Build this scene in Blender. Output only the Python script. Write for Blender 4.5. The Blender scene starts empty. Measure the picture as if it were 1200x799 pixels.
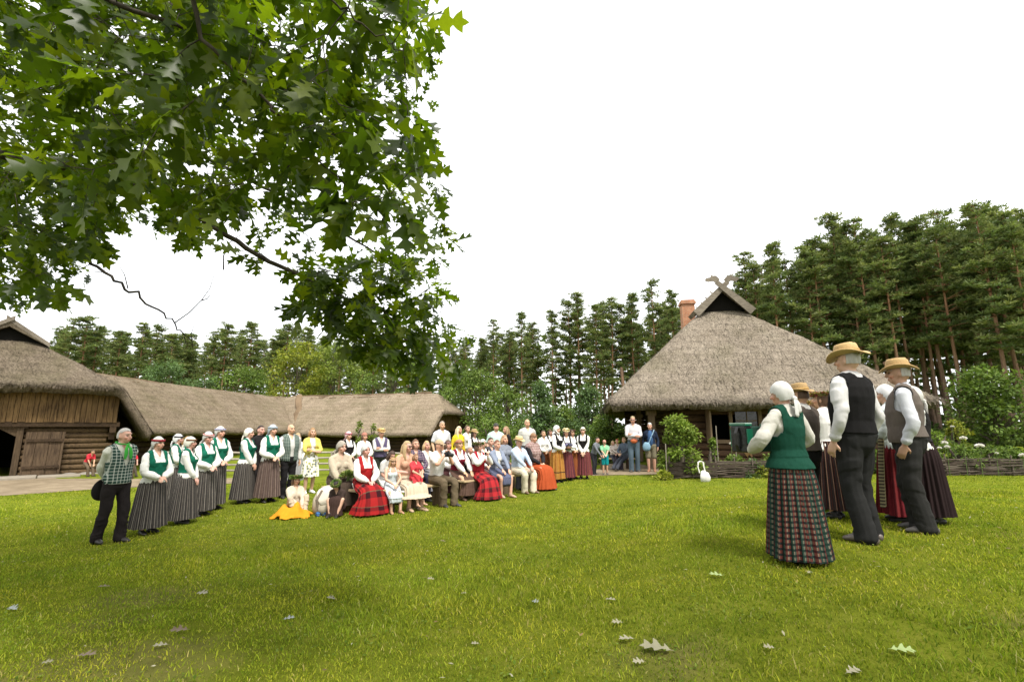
import bpy, math, random
import numpy as np
from mathutils import Vector, Matrix
rng = np.random.default_rng(7); random.seed(7)
sc = bpy.context.scene
COL = sc.collection
R = math.radians
# ------------------------------------------------------------------ camera model
F, CX, CY, HOR, CZ = 560., 600., 399.5, 500., 1.55
TH = math.atan((HOR-CY)/F); CT, ST = math.cos(TH), math.sin(TH)
def proj(p):
    x, y, z = p[0], p[1], p[2]-CZ
    d = y*CT+z*ST; u = -y*ST+z*CT
    return CX+F*x/d, CY-F*u/d, d
def ray(px, py):
    a, b = (px-CX)/F, (CY-py)/F
    return np.array([a, CT-b*ST, ST+b*CT])
def at_y(px, py, Y):
    r = ray(px, py); return np.array([0, 0, CZ])+r*(Y/r[1])
# ------------------------------------------------------------------ terrain
CTRL = np.array([(-6.27,7.83,-.2),(-6.26,8.9,-.21),(-5.9,10,-.14),(-5.4,11,-.10),(-5.3,12.6,-.13),(-2,9.5,-.1),(0,12,-.1),(1.4,15.2,-.1),
 (2.4,16.4,-.08),(4,16.2,.07),(4.7,16.6,.06),(2.64,4.7,.35),(3.6,4.95,.44),(4.4,5.4,.45),(4.3,6.5,.40),(5.6,5.6,.44),(0,3,0),(0,0,0),(-3,3,-.03),(3,1.5,.12),
 (0,7,0),(6.5,14,.07),(12,14,.1),(8,17,.1),(12,20,.1),(9,8,.3),(-15,18.5,-.3),(-20,17,-.3),(-8,20,-.45),(-3,22,-.45),(-10,28,-.6),(0,28,-.5),(6,30,-.1)])
def gz(x, y):
    x = np.asarray(x, float); y = np.asarray(y, float)
    num = np.zeros(np.broadcast(x, y).shape); den = np.full(num.shape, .04)
    for cx, cy, cz in CTRL:
        s = 1.5+.06*cy
        w = np.exp(-((x-cx)**2+(y-cy)**2)/(2*s*s)); num = num+w*cz; den = den+w
    return num/den
def gpt(px, py):
    """terrain point seen at a pixel"""
    r = ray(px, py); lo, hi = 1., 60.
    for _ in range(50):
        m = (lo+hi)/2; p = np.array([0, 0, CZ])+r*(m/r[1])
        if p[2] > gz(p[0], p[1]): lo = m
        else: hi = m
    return p
# ------------------------------------------------------------------ objects
def tag(o, label=None, cat=None, group=None, kind=None):
    if label: o['label'] = label
    if cat: o['category'] = cat
    if group: o['group'] = group
    if kind: o['kind'] = kind
    return o
def empty(name, loc, rz=0, label=None, cat=None, group=None):
    o = bpy.data.objects.new(name, None); COL.objects.link(o)
    o.empty_display_size = .1
    o.location = loc; o.rotation_euler = (0, 0, rz); return tag(o, label, cat, group)
def mesh_obj(name, me, m, parent=None):
    o = bpy.data.objects.new(name, me); COL.objects.link(o)
    if m is not None:
        for q in (m if isinstance(m, (list, tuple)) else [m]): me.materials.append(q)
    if parent is not None: o.parent = parent
    return o
def fast_mesh(name, V, Fc, smooth=False):
    me = bpy.data.meshes.new(name)
    V = np.asarray(V, np.float32); Fc = np.asarray(Fc, np.int32)
    n, k = Fc.shape
    me.vertices.add(len(V)); me.vertices.foreach_set('co', V.ravel())
    me.loops.add(n*k); me.loops.foreach_set('vertex_index', Fc.ravel())
    me.polygons.add(n); me.polygons.foreach_set('loop_start', np.arange(0, n*k, k, dtype=np.int32))
    me.polygons.foreach_set('loop_total', np.full(n, k, np.int32))
    if smooth: me.polygons.foreach_set('use_smooth', np.ones(n, bool))
    me.update(calc_edges=True); return me
def set_col(me, cols, name='col'):
    a = me.color_attributes.new(name, 'FLOAT_COLOR', 'POINT')
    c = np.ones((len(cols), 4), np.float32); c[:, :3] = cols
    a.data.foreach_set('color', c.ravel())
class MB:
    """collects shapes for ONE mesh"""
    def __init__(s): s.v = []; s.f = []; s.n = 0; s.uv = []; s.has_uv = False
    def add(s, V, Fs):
        V = np.asarray(V, float); s.v.append(V); s.f += [tuple(i+s.n for i in f) for f in Fs]; s.n += len(V)
    def box(s, c, d, rot=None, bev=0):
        x, y, z = d[0]/2, d[1]/2, d[2]/2
        V = np.array([(a*x, b*y, e*z) for a in (-1, 1) for b in (-1, 1) for e in (-1, 1)])
        if rot is not None: V = V@np.array(rot).T
        s.add(V+np.array(c), [(0,1,3,2),(4,6,7,5),(0,4,5,1),(2,3,7,6),(0,2,6,4),(1,5,7,3)])
    def hexa(s, P):   # 8 points bottom 4, top 4 (same winding)
        s.add(P, [(3,2,1,0),(4,5,6,7),(0,1,5,4),(1,2,6,5),(2,3,7,6),(3,0,4,7)])
    def ring(s, rings, cap=True, closed=True):
        n = len(rings[0]); V = np.concatenate(rings); Fs = []
        for i in range(len(rings)-1):
            for j in range(n if closed else n-1):
                a, b = i*n+j, i*n+(j+1) % n
                Fs.append((a, b, b+n, a+n))
        if cap: Fs += [tuple(range(n))[::-1], tuple((len(rings)-1)*n+j for j in range(n))]
        s.add(V, Fs)
    def tube(s, P, r, n=8, ry=None, ref=None, cap=True):
        """tapered tube; r lateral, ry other radius; rounded closing at both ends"""
        P = np.asarray(P, float); r = np.broadcast_to(np.asarray(r, float), (len(P),)); ry = r if ry is None else np.broadcast_to(np.asarray(ry, float), (len(P),))
        T = np.gradient(P, axis=0); T /= np.linalg.norm(T, axis=1)[:, None]+1e-9
        rf = np.array(ref if ref is not None else (1, 0, 0) if abs(T[0][0]) < .8 else (0, 0, 1), float)
        rings = []; a = np.arange(n)*2*math.pi/n
        for i in range(len(P)):
            X = rf-T[i]*rf.dot(T[i]); X /= np.linalg.norm(X)+1e-9; Y = np.cross(T[i], X)
            if ref is None: rf = X
            rings.append(P[i]+np.outer(np.cos(a)*r[i], X)+np.outer(np.sin(a)*ry[i], Y))
        if cap:
            c0, c1 = rings[0].mean(0), rings[-1].mean(0)
            rings = [c0+(rings[0]-c0)*.6-T[0]*r[0]*.5]+rings+[c1+(rings[-1]-c1)*.6+T[-1]*r[-1]*.5]
        s.ring(rings)
    def stube(s, P, r, n=10, ry=None, ref=None, sub=4):
        """tube along a smooth curve through the points"""
        P = np.asarray(P, float); k = len(P); r = np.broadcast_to(np.asarray(r, float), (k,)); ry = r if ry is None else np.asarray(ry, float)
        A = np.column_stack([P, r, ry]); A = np.vstack([2*A[0]-A[1], A, 2*A[-1]-A[-2]]); Q = []
        for i in range(1, k):
            a, b, c, d = A[i-1:i+3]
            for t in np.linspace(0, 1, sub, endpoint=False): Q.append(.5*(2*b+(c-a)*t+(2*a-5*b+4*c-d)*t*t+(3*b-a-3*c+d)*t**3))
        Q.append(A[-2]); Q = np.array(Q); s.tube(Q[:, :3], np.maximum(Q[:, 3], .004), n, ry=np.maximum(Q[:, 4], .004), ref=ref)
    def ell(s, c, r, n=12, m=8, rot=None):
        rings = []
        a = np.arange(n)*2*math.pi/n
        for i in range(m+1):
            t = -math.pi/2+math.pi*(i+.0)/m; t = max(-1.5, min(1.5, t))
            q = np.stack([np.cos(a)*math.cos(t)*r[0], np.sin(a)*math.cos(t)*r[1], np.full(n, math.sin(t)*r[2])], 1)
            if rot is not None: q = q@np.array(rot).T
            rings.append(q+np.array(c))
        s.ring(rings)
    def xf(s, M):
        M = np.array(M); s.v = [v@M[:3, :3].T+M[:3, 3] for v in s.v]; return s
    def mesh(s, name, smooth=False):
        me = bpy.data.meshes.new(name); me.from_pydata(np.concatenate(s.v).tolist(), [], s.f)
        if smooth: me.polygons.foreach_set('use_smooth', np.ones(len(me.polygons), bool))
        me.update(); return me
    def build(s, name, m, parent=None, smooth=False): return mesh_obj(name, s.mesh(name, smooth), m, parent)
def rz3(a): c, s_ = math.cos(a), math.sin(a); return np.array([[c,-s_,0],[s_,c,0],[0,0,1.]])
def rx3(a): c, s_ = math.cos(a), math.sin(a); return np.array([[1.,0,0],[0,c,-s_],[0,s_,c]])
def ry3(a): c, s_ = math.cos(a), math.sin(a); return np.array([[c,0,s_],[0,1.,0],[-s_,0,c]])
# ------------------------------------------------------------------ materials
MATS = {}
def newmat(name):
    m = bpy.data.materials.new(name); m.use_nodes = True; nt = m.node_tree; nt.nodes.clear()
    out = nt.nodes.new('ShaderNodeOutputMaterial'); return m, nt, out
def N(nt, t, **k):
    n = nt.nodes.new(t)
    for a, b in k.items():
        if a.startswith('i_'): n.inputs[a[2:].replace('_', ' ')].default_value = b
        else: setattr(n, a, b)
    return n
def L(nt, a, b): nt.links.new(a, b)
def c4(c): return (c[0], c[1], c[2], 1)
def mixc(nt, fac, A, B, mode='MIX'):
    n = nt.nodes.new('ShaderNodeMix'); n.data_type = 'RGBA'; n.blend_type = mode
    for s_, v in ((n.inputs[0], fac), (n.inputs[6], A), (n.inputs[7], B)):
        if hasattr(v, 'node'): L(nt, v, s_)
        else: s_.default_value = v if not isinstance(v, tuple) else c4(v)
    return n.outputs[2]
def math_(nt, op, a, b=0.):
    n = nt.nodes.new('ShaderNodeMath'); n.operation = op
    for s_, v in ((n.inputs[0], a), (n.inputs[1], b)):
        if hasattr(v, 'node'): L(nt, v, s_)
        else: s_.default_value = v
    return n.outputs[0]
def ramp(nt, fac, stops, interp='LINEAR'):
    n = nt.nodes.new('ShaderNodeValToRGB'); e = n.color_ramp.elements; n.color_ramp.interpolation = interp
    e[0].position, e[0].color = stops[0][0], c4(stops[0][1]); e[1].position, e[1].color = stops[-1][0], c4(stops[-1][1])
    for p, c in stops[1:-1]:
        q = e.new(p); q.color = c4(c)
    L(nt, fac, n.inputs[0]); return n.outputs[0]
def tex(nt, kind='NOISE', scale=5, detail=4, rough=.6, coord='Object', mapscale=None, rot=None):
    tc = N(nt, 'ShaderNodeTexCoord'); v = tc.outputs[coord]
    if mapscale or rot:
        mp = N(nt, 'ShaderNodeMapping'); L(nt, v, mp.inputs[0]); v = mp.outputs[0]
        if mapscale: mp.inputs['Scale'].default_value = mapscale
        if rot: mp.inputs['Rotation'].default_value = rot
    if kind == 'NOISE':
        n = N(nt, 'ShaderNodeTexNoise'); n.inputs['Scale'].default_value = scale; n.inputs['Detail'].default_value = detail; n.inputs['Roughness'].default_value = rough
        o = n.outputs['Fac']
    else:
        n = N(nt, 'ShaderNodeTexVoronoi'); n.inputs['Scale'].default_value = scale; o = n.outputs['Distance']
    L(nt, v, n.inputs['Vector']); return o
def bsdf(nt, out, col, rough=.8, bump=None, bstr=.3, bdist=.02, trans=0., spec=.3, tcol=None):
    p = N(nt, 'ShaderNodeBsdfPrincipled'); p.inputs['Specular IOR Level'].default_value = spec
    if hasattr(col, 'node'): L(nt, col, p.inputs['Base Color'])
    else: p.inputs['Base Color'].default_value = c4(col)
    if hasattr(rough, 'node'): L(nt, rough, p.inputs['Roughness'])
    else: p.inputs['Roughness'].default_value = rough
    if bump is not None:
        b = N(nt, 'ShaderNodeBump'); b.inputs['Strength'].default_value = bstr; b.inputs['Distance'].default_value = bdist
        L(nt, bump, b.inputs['Height']); L(nt, b.outputs[0], p.inputs['Normal'])
    if trans > 0:
        t = N(nt, 'ShaderNodeBsdfTranslucent'); s_ = tcol if tcol is not None else col
        if hasattr(s_, 'node'): L(nt, s_, t.inputs[0])
        else: t.inputs[0].default_value = c4(s_)
        mx = N(nt, 'ShaderNodeMixShader'); mx.inputs[0].default_value = trans
        L(nt, p.outputs[0], mx.inputs[1]); L(nt, t.outputs[0], mx.inputs[2]); L(nt, mx.outputs[0], out.inputs[0])
    else: L(nt, p.outputs[0], out.inputs[0])
    return p
def cloth(c, rough=.85, amt=.25, trans=0.):
    key = ('cloth', tuple(np.round(c, 3)), trans)
    if key in MATS: return MATS[key]
    m, nt, out = newmat('woven_cloth')
    n1 = tex(nt, scale=9, detail=5); n2 = tex(nt, scale=160, detail=2)
    col = mixc(nt, n1, tuple(x*(1-amt) for x in c), tuple(min(.9, x*(1+amt*.5)) for x in c))
    bsdf(nt, out, col, rough, bump=mixc(nt, .35, n1, n2), bstr=.45, bdist=.018, spec=.05, trans=trans)
    MATS[key] = m; return m
def plain(name, c, rough=.5, amt=.15, scale=12, metal=0, spec=.4):
    key = (name, tuple(np.round(c, 3)))
    if key in MATS: return MATS[key]
    m, nt, out = newmat(name); n1 = tex(nt, scale=scale)
    p = bsdf(nt, out, mixc(nt, n1, tuple(x*(1-amt) for x in c), tuple(min(.95, x*(1+amt)) for x in c)), rough, bump=n1, bstr=.15, spec=spec)
    p.inputs['Metallic'].default_value = metal; MATS[key] = m; return m
def attr_mat(name, rough=.5, trans=0., spec=.3, tmul=None, scale=40, amt=.12):
    if name in MATS: return MATS[name]
    m, nt, out = newmat(name); a = N(nt, 'ShaderNodeAttribute', attribute_name='col'); n1 = tex(nt, scale=scale)
    col = mixc(nt, 1., a.outputs['Color'], ramp(nt, n1, [(.2, (1-amt,)*3), (.8, (1+amt,)*3)]), 'MULTIPLY')
    tc = None
    if tmul: tc = mixc(nt, 1., col, tmul, 'MULTIPLY')
    bsdf(nt, out, col, rough, trans=trans, spec=spec, tcol=tc); MATS[name] = m; return m
def uvxy(nt):
    u = N(nt, 'ShaderNodeUVMap'); s_ = N(nt, 'ShaderNodeSeparateXYZ'); L(nt, u.outputs[0], s_.inputs[0]); return s_.outputs[0], s_.outputs[1]
def stripes(name, n, stops, hem=None, var=.2):
    """vertical stripes round a skirt: UV.x is the turn, UV.y metres below the waist"""
    if name in MATS: return MATS[name]
    m, nt, out = newmat(name); u, v = uvxy(nt)
    f = math_(nt, 'FRACT', math_(nt, 'MULTIPLY', u, float(n)))
    col = ramp(nt, f, stops, 'CONSTANT')
    if hem:
        h0, h1, hc = hem
        g = math_(nt, 'MULTIPLY', math_(nt, 'GREATER_THAN', v, h0), math_(nt, 'LESS_THAN', v, h1)); col = mixc(nt, g, col, hc)
    n1 = tex(nt, scale=14, detail=5)
    col = mixc(nt, 1., col, ramp(nt, n1, [(.25, (1-var,)*3), (.75, (1+var,)*3)]), 'MULTIPLY')
    bsdf(nt, out, col, .9, bump=n1, bstr=.3, bdist=.01, spec=.1); MATS[name] = m; return m
def tartan(name, n, rowh, base, dark, line):
    if name in MATS: return MATS[name]
    m, nt, out = newmat(name); u, v = uvxy(nt)
    a = math_(nt, 'LESS_THAN', math_(nt, 'FRACT', math_(nt, 'MULTIPLY', u, float(n))), .42)
    b = math_(nt, 'LESS_THAN', math_(nt, 'FRACT', math_(nt, 'MULTIPLY', v, 1/rowh)), .42)
    s_ = math_(nt, 'MULTIPLY', math_(nt, 'ADD', a, b), .5)
    col = ramp(nt, s_, [(0, base), (.5, tuple((x+y)/2 for x, y in zip(base, dark))), (1, dark)])
    l1 = math_(nt, 'LESS_THAN', math_(nt, 'FRACT', math_(nt, 'MULTIPLY', v, 1/rowh)), .06)
    col = mixc(nt, math_(nt, 'MULTIPLY', l1, .6), col, line)
    n1 = tex(nt, scale=10); bsdf(nt, out, col, .9, bump=n1, bstr=.3, bdist=.01, spec=.1); MATS[name] = m; return m
def banded(name):
    m, nt, out = newmat(name); u, v = uvxy(nt)
    fu = math_(nt, 'FRACT', math_(nt, 'MULTIPLY', u, 21.))
    c1 = ramp(nt, fu, [(0, (.105,.034,.026)), (.2, (.165,.135,.095)), (.30, (.12,.036,.028)), (.5, (.010,.009,.009)), (.58, (.026,.050,.038)), (.78, (.15,.13,.095)), (.88, (.03,.052,.04))], 'CONSTANT')
    c2 = ramp(nt, fu, [(0, (.045,.012,.012)), (.2, (.02,.02,.02)), (.5, (.012,.012,.012)), (.58, (.012,.03,.022)), (.9, (.012,.012,.012))], 'CONSTANT')
    fv = math_(nt, 'FRACT', math_(nt, 'MULTIPLY', v, 1/.048))
    col = mixc(nt, math_(nt, 'LESS_THAN', fv, .45), c1, c2)
    n1 = tex(nt, scale=60); bsdf(nt, out, col, .9, bump=n1, bstr=.3, bdist=.006, spec=.1); return m
def checks(name, base, line, step=.042, w=.24):
    m, nt, out = newmat(name); tc = N(nt, 'ShaderNodeTexCoord'); s_ = N(nt, 'ShaderNodeSeparateXYZ'); L(nt, tc.outputs['Object'], s_.inputs[0])
    def ln(o): return math_(nt, 'LESS_THAN', math_(nt, 'FRACT', math_(nt, 'ADD', math_(nt, 'MULTIPLY', o, 1/step), 50.)), w)
    f = math_(nt, 'MULTIPLY', math_(nt, 'ADD', ln(s_.outputs[0]), ln(s_.outputs[2])), .62)
    col = mixc(nt, f, base, line); n1 = tex(nt, scale=60); bsdf(nt, out, col, .85, bump=n1, bstr=.2, bdist=.005, spec=.15); return m
def wood(name, dark, light, axis=0, rough=.85, knots=.5):
    if name in MATS: return MATS[name]
    m, nt, out = newmat(name)
    ms = [6., 6., 6.]; ms[axis] = .5
    n1 = tex(nt, scale=4, detail=8, rough=.7, mapscale=tuple(ms)); n2 = tex(nt, scale=.9, detail=4)
    f = math_(nt, 'ADD', math_(nt, 'MULTIPLY', n1, .65), math_(nt, 'MULTIPLY', n2, .35))
    col = ramp(nt, f, [(.36, dark), (.5, tuple((a+b)/2 for a, b in zip(dark, light))), (.66, light)])
    bsdf(nt, out, col, rough, bump=n1, bstr=.6, bdist=.02, spec=.15); MATS[name] = m; return m
def thatch(name, dark, light, moss=(.10,.10,.04)):
    m, nt, out = newmat(name)
    n1 = tex(nt, scale=11, detail=7, rough=.72, mapscale=(1.5,1.5,.9)); n2 = tex(nt, scale=.7, detail=5); n3 = tex(nt, scale=45, detail=4, rough=.7)
    f = math_(nt, 'ADD', math_(nt, 'MULTIPLY', n1, .55), math_(nt, 'MULTIPLY', n3, .45))
    col = ramp(nt, f, [(.36, dark), (.47, tuple(.6*a+.4*b for a, b in zip(dark, light))), (.54, tuple(.3*a+.7*b for a, b in zip(dark, light))), (.64, light)])
    col = mixc(nt, ramp(nt, n2, [(.45, (0,)*3), (.75, (.4,)*3)]), col, moss)
    tc = N(nt, 'ShaderNodeTexCoord'); sz = N(nt, 'ShaderNodeSeparateXYZ'); L(nt, tc.outputs['Object'], sz.inputs[0])
    lay = math_(nt, 'FRACT', math_(nt, 'ADD', math_(nt, 'MULTIPLY', sz.outputs[2], 3.4), math_(nt, 'MULTIPLY', n2, 1.2)))
    col = mixc(nt, 1., col, ramp(nt, lay, [(0, (.80,)*3), (.25, (1.05,)*3), (1, (.97,)*3)]), 'MULTIPLY')
    n4 = tex(nt, scale=.45, detail=5, rough=.65); n5 = tex(nt, scale=2.6, detail=6, rough=.7)
    col = mixc(nt, 1., col, ramp(nt, n4, [(.32, (.84,.82,.80)), (.66, (1.08,1.08,1.08))]), 'MULTIPLY'); col = mixc(nt, 1., col, ramp(nt, n5, [(.36, (.88,.87,.86)), (.6, (1.05,)*3)]), 'MULTIPLY')
    bsdf(nt, out, col, .95, bump=f, bstr=1., bdist=.11, spec=.03); return m
# ================================================================== people
JOBS = []   # (temp object, callback)
def remesh_job(mb, voxel, cb, smooth=2):
    me = mb.mesh('tmp'); o = bpy.data.objects.new('tmp', me); COL.objects.link(o)
    r = o.modifiers.new('r', 'REMESH'); r.mode = 'VOXEL'; r.voxel_size = voxel; r.use_smooth_shade = True
    if smooth:
        s = o.modifiers.new('s', 'SMOOTH'); s.factor = .5; s.iterations = smooth
    JOBS.append((o, cb))
def run_jobs():
    bpy.context.view_layer.update(); dg = bpy.context.evaluated_depsgraph_get()
    for o, cb in JOBS:
        me = bpy.data.meshes.new_from_object(o.evaluated_get(dg)); cb(me)
    for o, cb in JOBS:
        m = o.data; bpy.data.objects.remove(o); bpy.data.meshes.remove(m)
    JOBS.clear()
def coords(me):
    a = np.empty(len(me.vertices)*3, np.float32); me.vertices.foreach_get('co', a); return a.reshape(-1, 3)
def wrinkle(me, amp, seed):
    """soft cloth folds: moves the surface along its normals"""
    co = coords(me).astype(float); nr = np.empty(len(co)*3, np.float32); me.vertices.foreach_get('normal', nr); nr = nr.reshape(-1, 3)
    rg = np.random.default_rng(seed); d = np.zeros(len(co))
    for f, w in ((22, 1.), (38, .7), (65, .35)):
        for _ in range(2):
            k = rg.normal(size=3)*np.array([1, 1, 1.5]); k *= f/np.linalg.norm(k); q = rg.normal(size=3)*9
            d += w*np.sin(co@k+1.6*np.sin(co@q+rg.uniform(0, 6))+rg.uniform(0, 6))
    co += nr*(np.clip(d*.6, -.15, .95)*amp)[:, None]; me.vertices.foreach_set('co', co.astype(np.float32).ravel()); me.update()
def keep_faces(me, keepv):
    """copy of a mesh with only the faces whose vertices are all kept"""
    co = coords(me); nl = len(me.loops); vi = np.empty(nl, np.int32); me.loops.foreach_get('vertex_index', vi)
    ls = np.empty(len(me.polygons), np.int32); me.polygons.foreach_get('loop_start', ls)
    lt = np.empty(len(me.polygons), np.int32); me.polygons.foreach_get('loop_total', lt)
    q = lt == 4; F4 = vi[ls[q][:, None]+np.arange(4)]
    F4 = F4[keepv[F4].all(1)]
    used = np.zeros(len(co), bool); used[F4.ravel()] = True
    mp = np.cumsum(used)-1
    return fast_mesh(me.name, co[used], mp[F4], True)
SKIN = (.52, .31, .22)
def ik(a, c, l1, l2, pole):
    a, c, pole = map(lambda q: np.array(q, float), (a, c, pole))
    d = c-a; D = np.linalg.norm(d); D2 = min(D, (l1+l2)*.995); u = d/D; c = a+u*D2
    x = (l1*l1-l2*l2+D2*D2)/(2*D2); h = math.sqrt(max(l1*l1-x*x, 0))
    p = pole-u*pole.dot(u); p /= np.linalg.norm(p)+1e-9
    return a+u*x+p*h, c
def add_hand(mb, wrist, fwd, palm_n, s=1., curl=.5, side=1, fr=.0085):
    """palm + four fingers of unequal length + thumb.  fwd: forearm direction, palm_n: palm faces this way"""
    fwd = np.array(fwd, float); fwd /= np.linalg.norm(fwd)
    n = np.array(palm_n, float); n -= fwd*n.dot(fwd); n /= np.linalg.norm(n)+1e-9
    lat = np.cross(n, fwd)*side            # towards the thumb
    k = fwd*.09*s
    mb.tube([wrist-fwd*.02, wrist+fwd*.015, wrist+k*.55, wrist+k], [.024*s, .026*s, .040*s, .038*s], 8, ry=[.019*s, .019*s, .016*s, .014*s], ref=lat)
    for i, (o, ln) in enumerate(((.029, .072), (.010, .082), (-.010, .076), (-.029, .060))):
        p = wrist+k*.9+lat*o*s; d = fwd.copy(); P = [p-fwd*.02]; 
        for j in range(3):
            P.append(p); ang = curl*(.45+.35*j); d2 = fwd*math.cos(ang)+n*math.sin(ang)+lat*o*1.5; d2 /= np.linalg.norm(d2)
            p = p+d2*ln*s*(.42, .32, .26)[j]
        P.append(p); mb.tube(P, [fr, fr, fr*.98, fr*.9, fr*.75], 6)
    p = wrist+k*.25+lat*.026*s; q = p+(fwd*.55+lat*.65+n*.25)*.045*s; mb.tube([p-lat*.012, p, q, q+(fwd*.85+lat*.1+n*.4)*.032*s], [.012, .0125, .011, .008], 6)
TORSO_F = [(-.09,.145,.110,.01),(0,.180,.130,.01),(.06,.165,.118,.005),(.13,.138,.100,0),(.20,.143,.104,0),(.27,.152,.110,0),(.36,.165,.112,.005),(.44,.165,.098,.01),(.485,.135,.078,.012),(.52,.075,.062,.012)]
TORSO_M = [(-.09,.145,.110,.01),(0,.170,.122,.01),(.06,.163,.116,.005),(.13,.156,.110,0),(.20,.162,.114,0),(.27,.172,.118,0),(.36,.185,.120,.005),(.44,.188,.104,.01),(.485,.150,.082,.012),(.52,.080,.065,.012)]
def torso_mb(sex, fat, off=0., z0=-.2, z1=.6, bust=True, shoulders=True):
    T = TORSO_F if sex == 'f' else TORSO_M; mb = MB(); P = []; rx = []; ry = []
    for z, a, b, y in T:
        if z < z0 or z > z1: continue
        f = fat if z < .4 else 1+(fat-1)*.45
        P.append((0, y-(fat-1)*.10*(z < .3), z)); rx.append(a*f+off); ry.append(b*(f*1.08 if z < .3 and fat > 1 else f)+off)
    mb.tube(P, rx, 20, ry=ry, ref=(1, 0, 0))
    if bust and sex == 'f' and z1 > .3:
        for s in (-1, 1): mb.ell((s*.068, -.085*fat, .335), (.066+off, .055+off, .068+off), 12, 8)
    if shoulders:
        w = .165 if sex == 'f' else .188
        mb.tube([(-w, .01, .455), (-.06, .012, .50), (.06, .012, .50), (w, .01, .455)], [.052+off, .055+off, .055+off, .052+off], 12)
    return mb
def quickmesh(name, mb, mat, parent, smooth=True): return mb.build(name, mat, parent, smooth)
def sphere_shell(r, c, keep, n=26, m=22, noise=0., seed=0, lump=6):
    """part of an ellipsoid; keep(x,y,z) on unit-free head coordinates"""
    rg = np.random.default_rng(seed); V = []; ph = rg.uniform(0, 6, 8)
    for i in range(m+1):
        t = -math.pi/2+math.pi*i/m
        for j in range(n):
            a = 2*math.pi*j/n
            k = 1+noise*(math.sin(lump*a+ph[0]+3*t)+.7*math.sin(lump*1.7*a+ph[1])+.6*math.sin(5*t+ph[2]+2*a))*.5
            V.append((c[0]+r[0]*k*math.cos(a)*math.cos(t), c[1]+r[1]*k*math.sin(a)*math.cos(t), c[2]+r[2]*k*math.sin(t)))
    V = np.array(V); Fs = []
    for i in range(m):
        for j in range(n):
            f = (i*n+j, i*n+(j+1) % n, (i+1)*n+(j+1) % n, (i+1)*n+j)
            if all(keep(*V[q]) for q in f): Fs.append(f)
    return V, Fs
def leaf_quads(P, D, Nn, ln, wd):
    """diamond leaves: base P, direction D, normal Nn"""
    S = np.cross(D, Nn); S /= np.linalg.norm(S, axis=1)[:, None]+1e-9
    ln = np.broadcast_to(ln, (len(P),))[:, None]; wd = np.broadcast_to(wd, (len(P),))[:, None]
    V = np.stack([P, P+D*ln*.45+S*wd*.5+Nn*ln*.05, P+D*ln, P+D*ln*.45-S*wd*.5+Nn*ln*.05], 1).reshape(-1, 3)
    return V, np.arange(len(P)*4).reshape(-1, 4)
def rand_dirs(n, rg=rng):
    v = rg.normal(size=(n, 3)); return v/np.linalg.norm(v, axis=1)[:, None]
HEX = {'hat':.055, 'straw':.05, 'scarf':.015, 'wreath':.03, 'cap':.02, 'band':.008, 'hair':.008, 'bald':0}
def hair_mesh(kind, color, H, parent, seed=0, bald=False):
    def kp(x, y, z):
        if z > .20 and not bald: return True
        if bald and (z > .150 or y < .0): return False
        if y < -.045 and z < .165+abs(x)*.0: return False
        if y < .0 and z < .135 and kind == 'short': return False
        if z < (.05 if kind == 'short' else -.03): return False
        if kind != 'short' and y < -.03 and abs(x) < .066 and z < .16: return False
        return True
    mb = MB(); V, Fs = sphere_shell((.083, .103, .122) if not bald else (.080, .098, .116), (0, -.002, .098), kp, noise=.05, seed=seed); mb.add(V, Fs)
    if kind == 'bob':
        for s in (-1, 1): mb.tube([(s*.07, .0, .12), (s*.082, .01, .05), (s*.078, .015, -.03)], [.02, .03, .02], 8, ry=[.05, .055, .04])
        mb.tube([(0, .08, .12), (0, .088, .04), (0, .075, -.035)], [.06, .075, .06], 10, ry=[.03, .03, .02])
    if kind == 'long':
        for s in (-1, 1): mb.tube([(s*.068, -.01, .13), (s*.084, .0, .04), (s*.09, -.01, -.06), (s*.095, -.05, -.16)], [.02, .026, .028, .014], 8, ry=[.045, .05, .045, .02])
        mb.tube([(0, .08, .12), (0, .09, .02), (0, .105, -.1), (0, .11, -.22)], [.06, .078, .085, .05], 10, ry=[.03, .03, .026, .015])
    if kind == 'bun': mb.ell((0, .11, .10), (.042, .036, .042), 10, 8)
    mb.xf(H); return mb.build('hair', attr_free(color), parent, True)
def attr_free(c):
    key = ('hair', tuple(np.round(c, 3)))
    if key in MATS: return MATS[key]
    m, nt, out = newmat('hair_strand'); n1 = tex(nt, scale=30, detail=4, mapscale=(3, 3, .5))
    bsdf(nt, out, mixc(nt, n1, tuple(x*.55 for x in c), tuple(min(.9, x*1.35) for x in c)), .55, bump=n1, bstr=.5, bdist=.01, spec=.3); MATS[key] = m; return m
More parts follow.
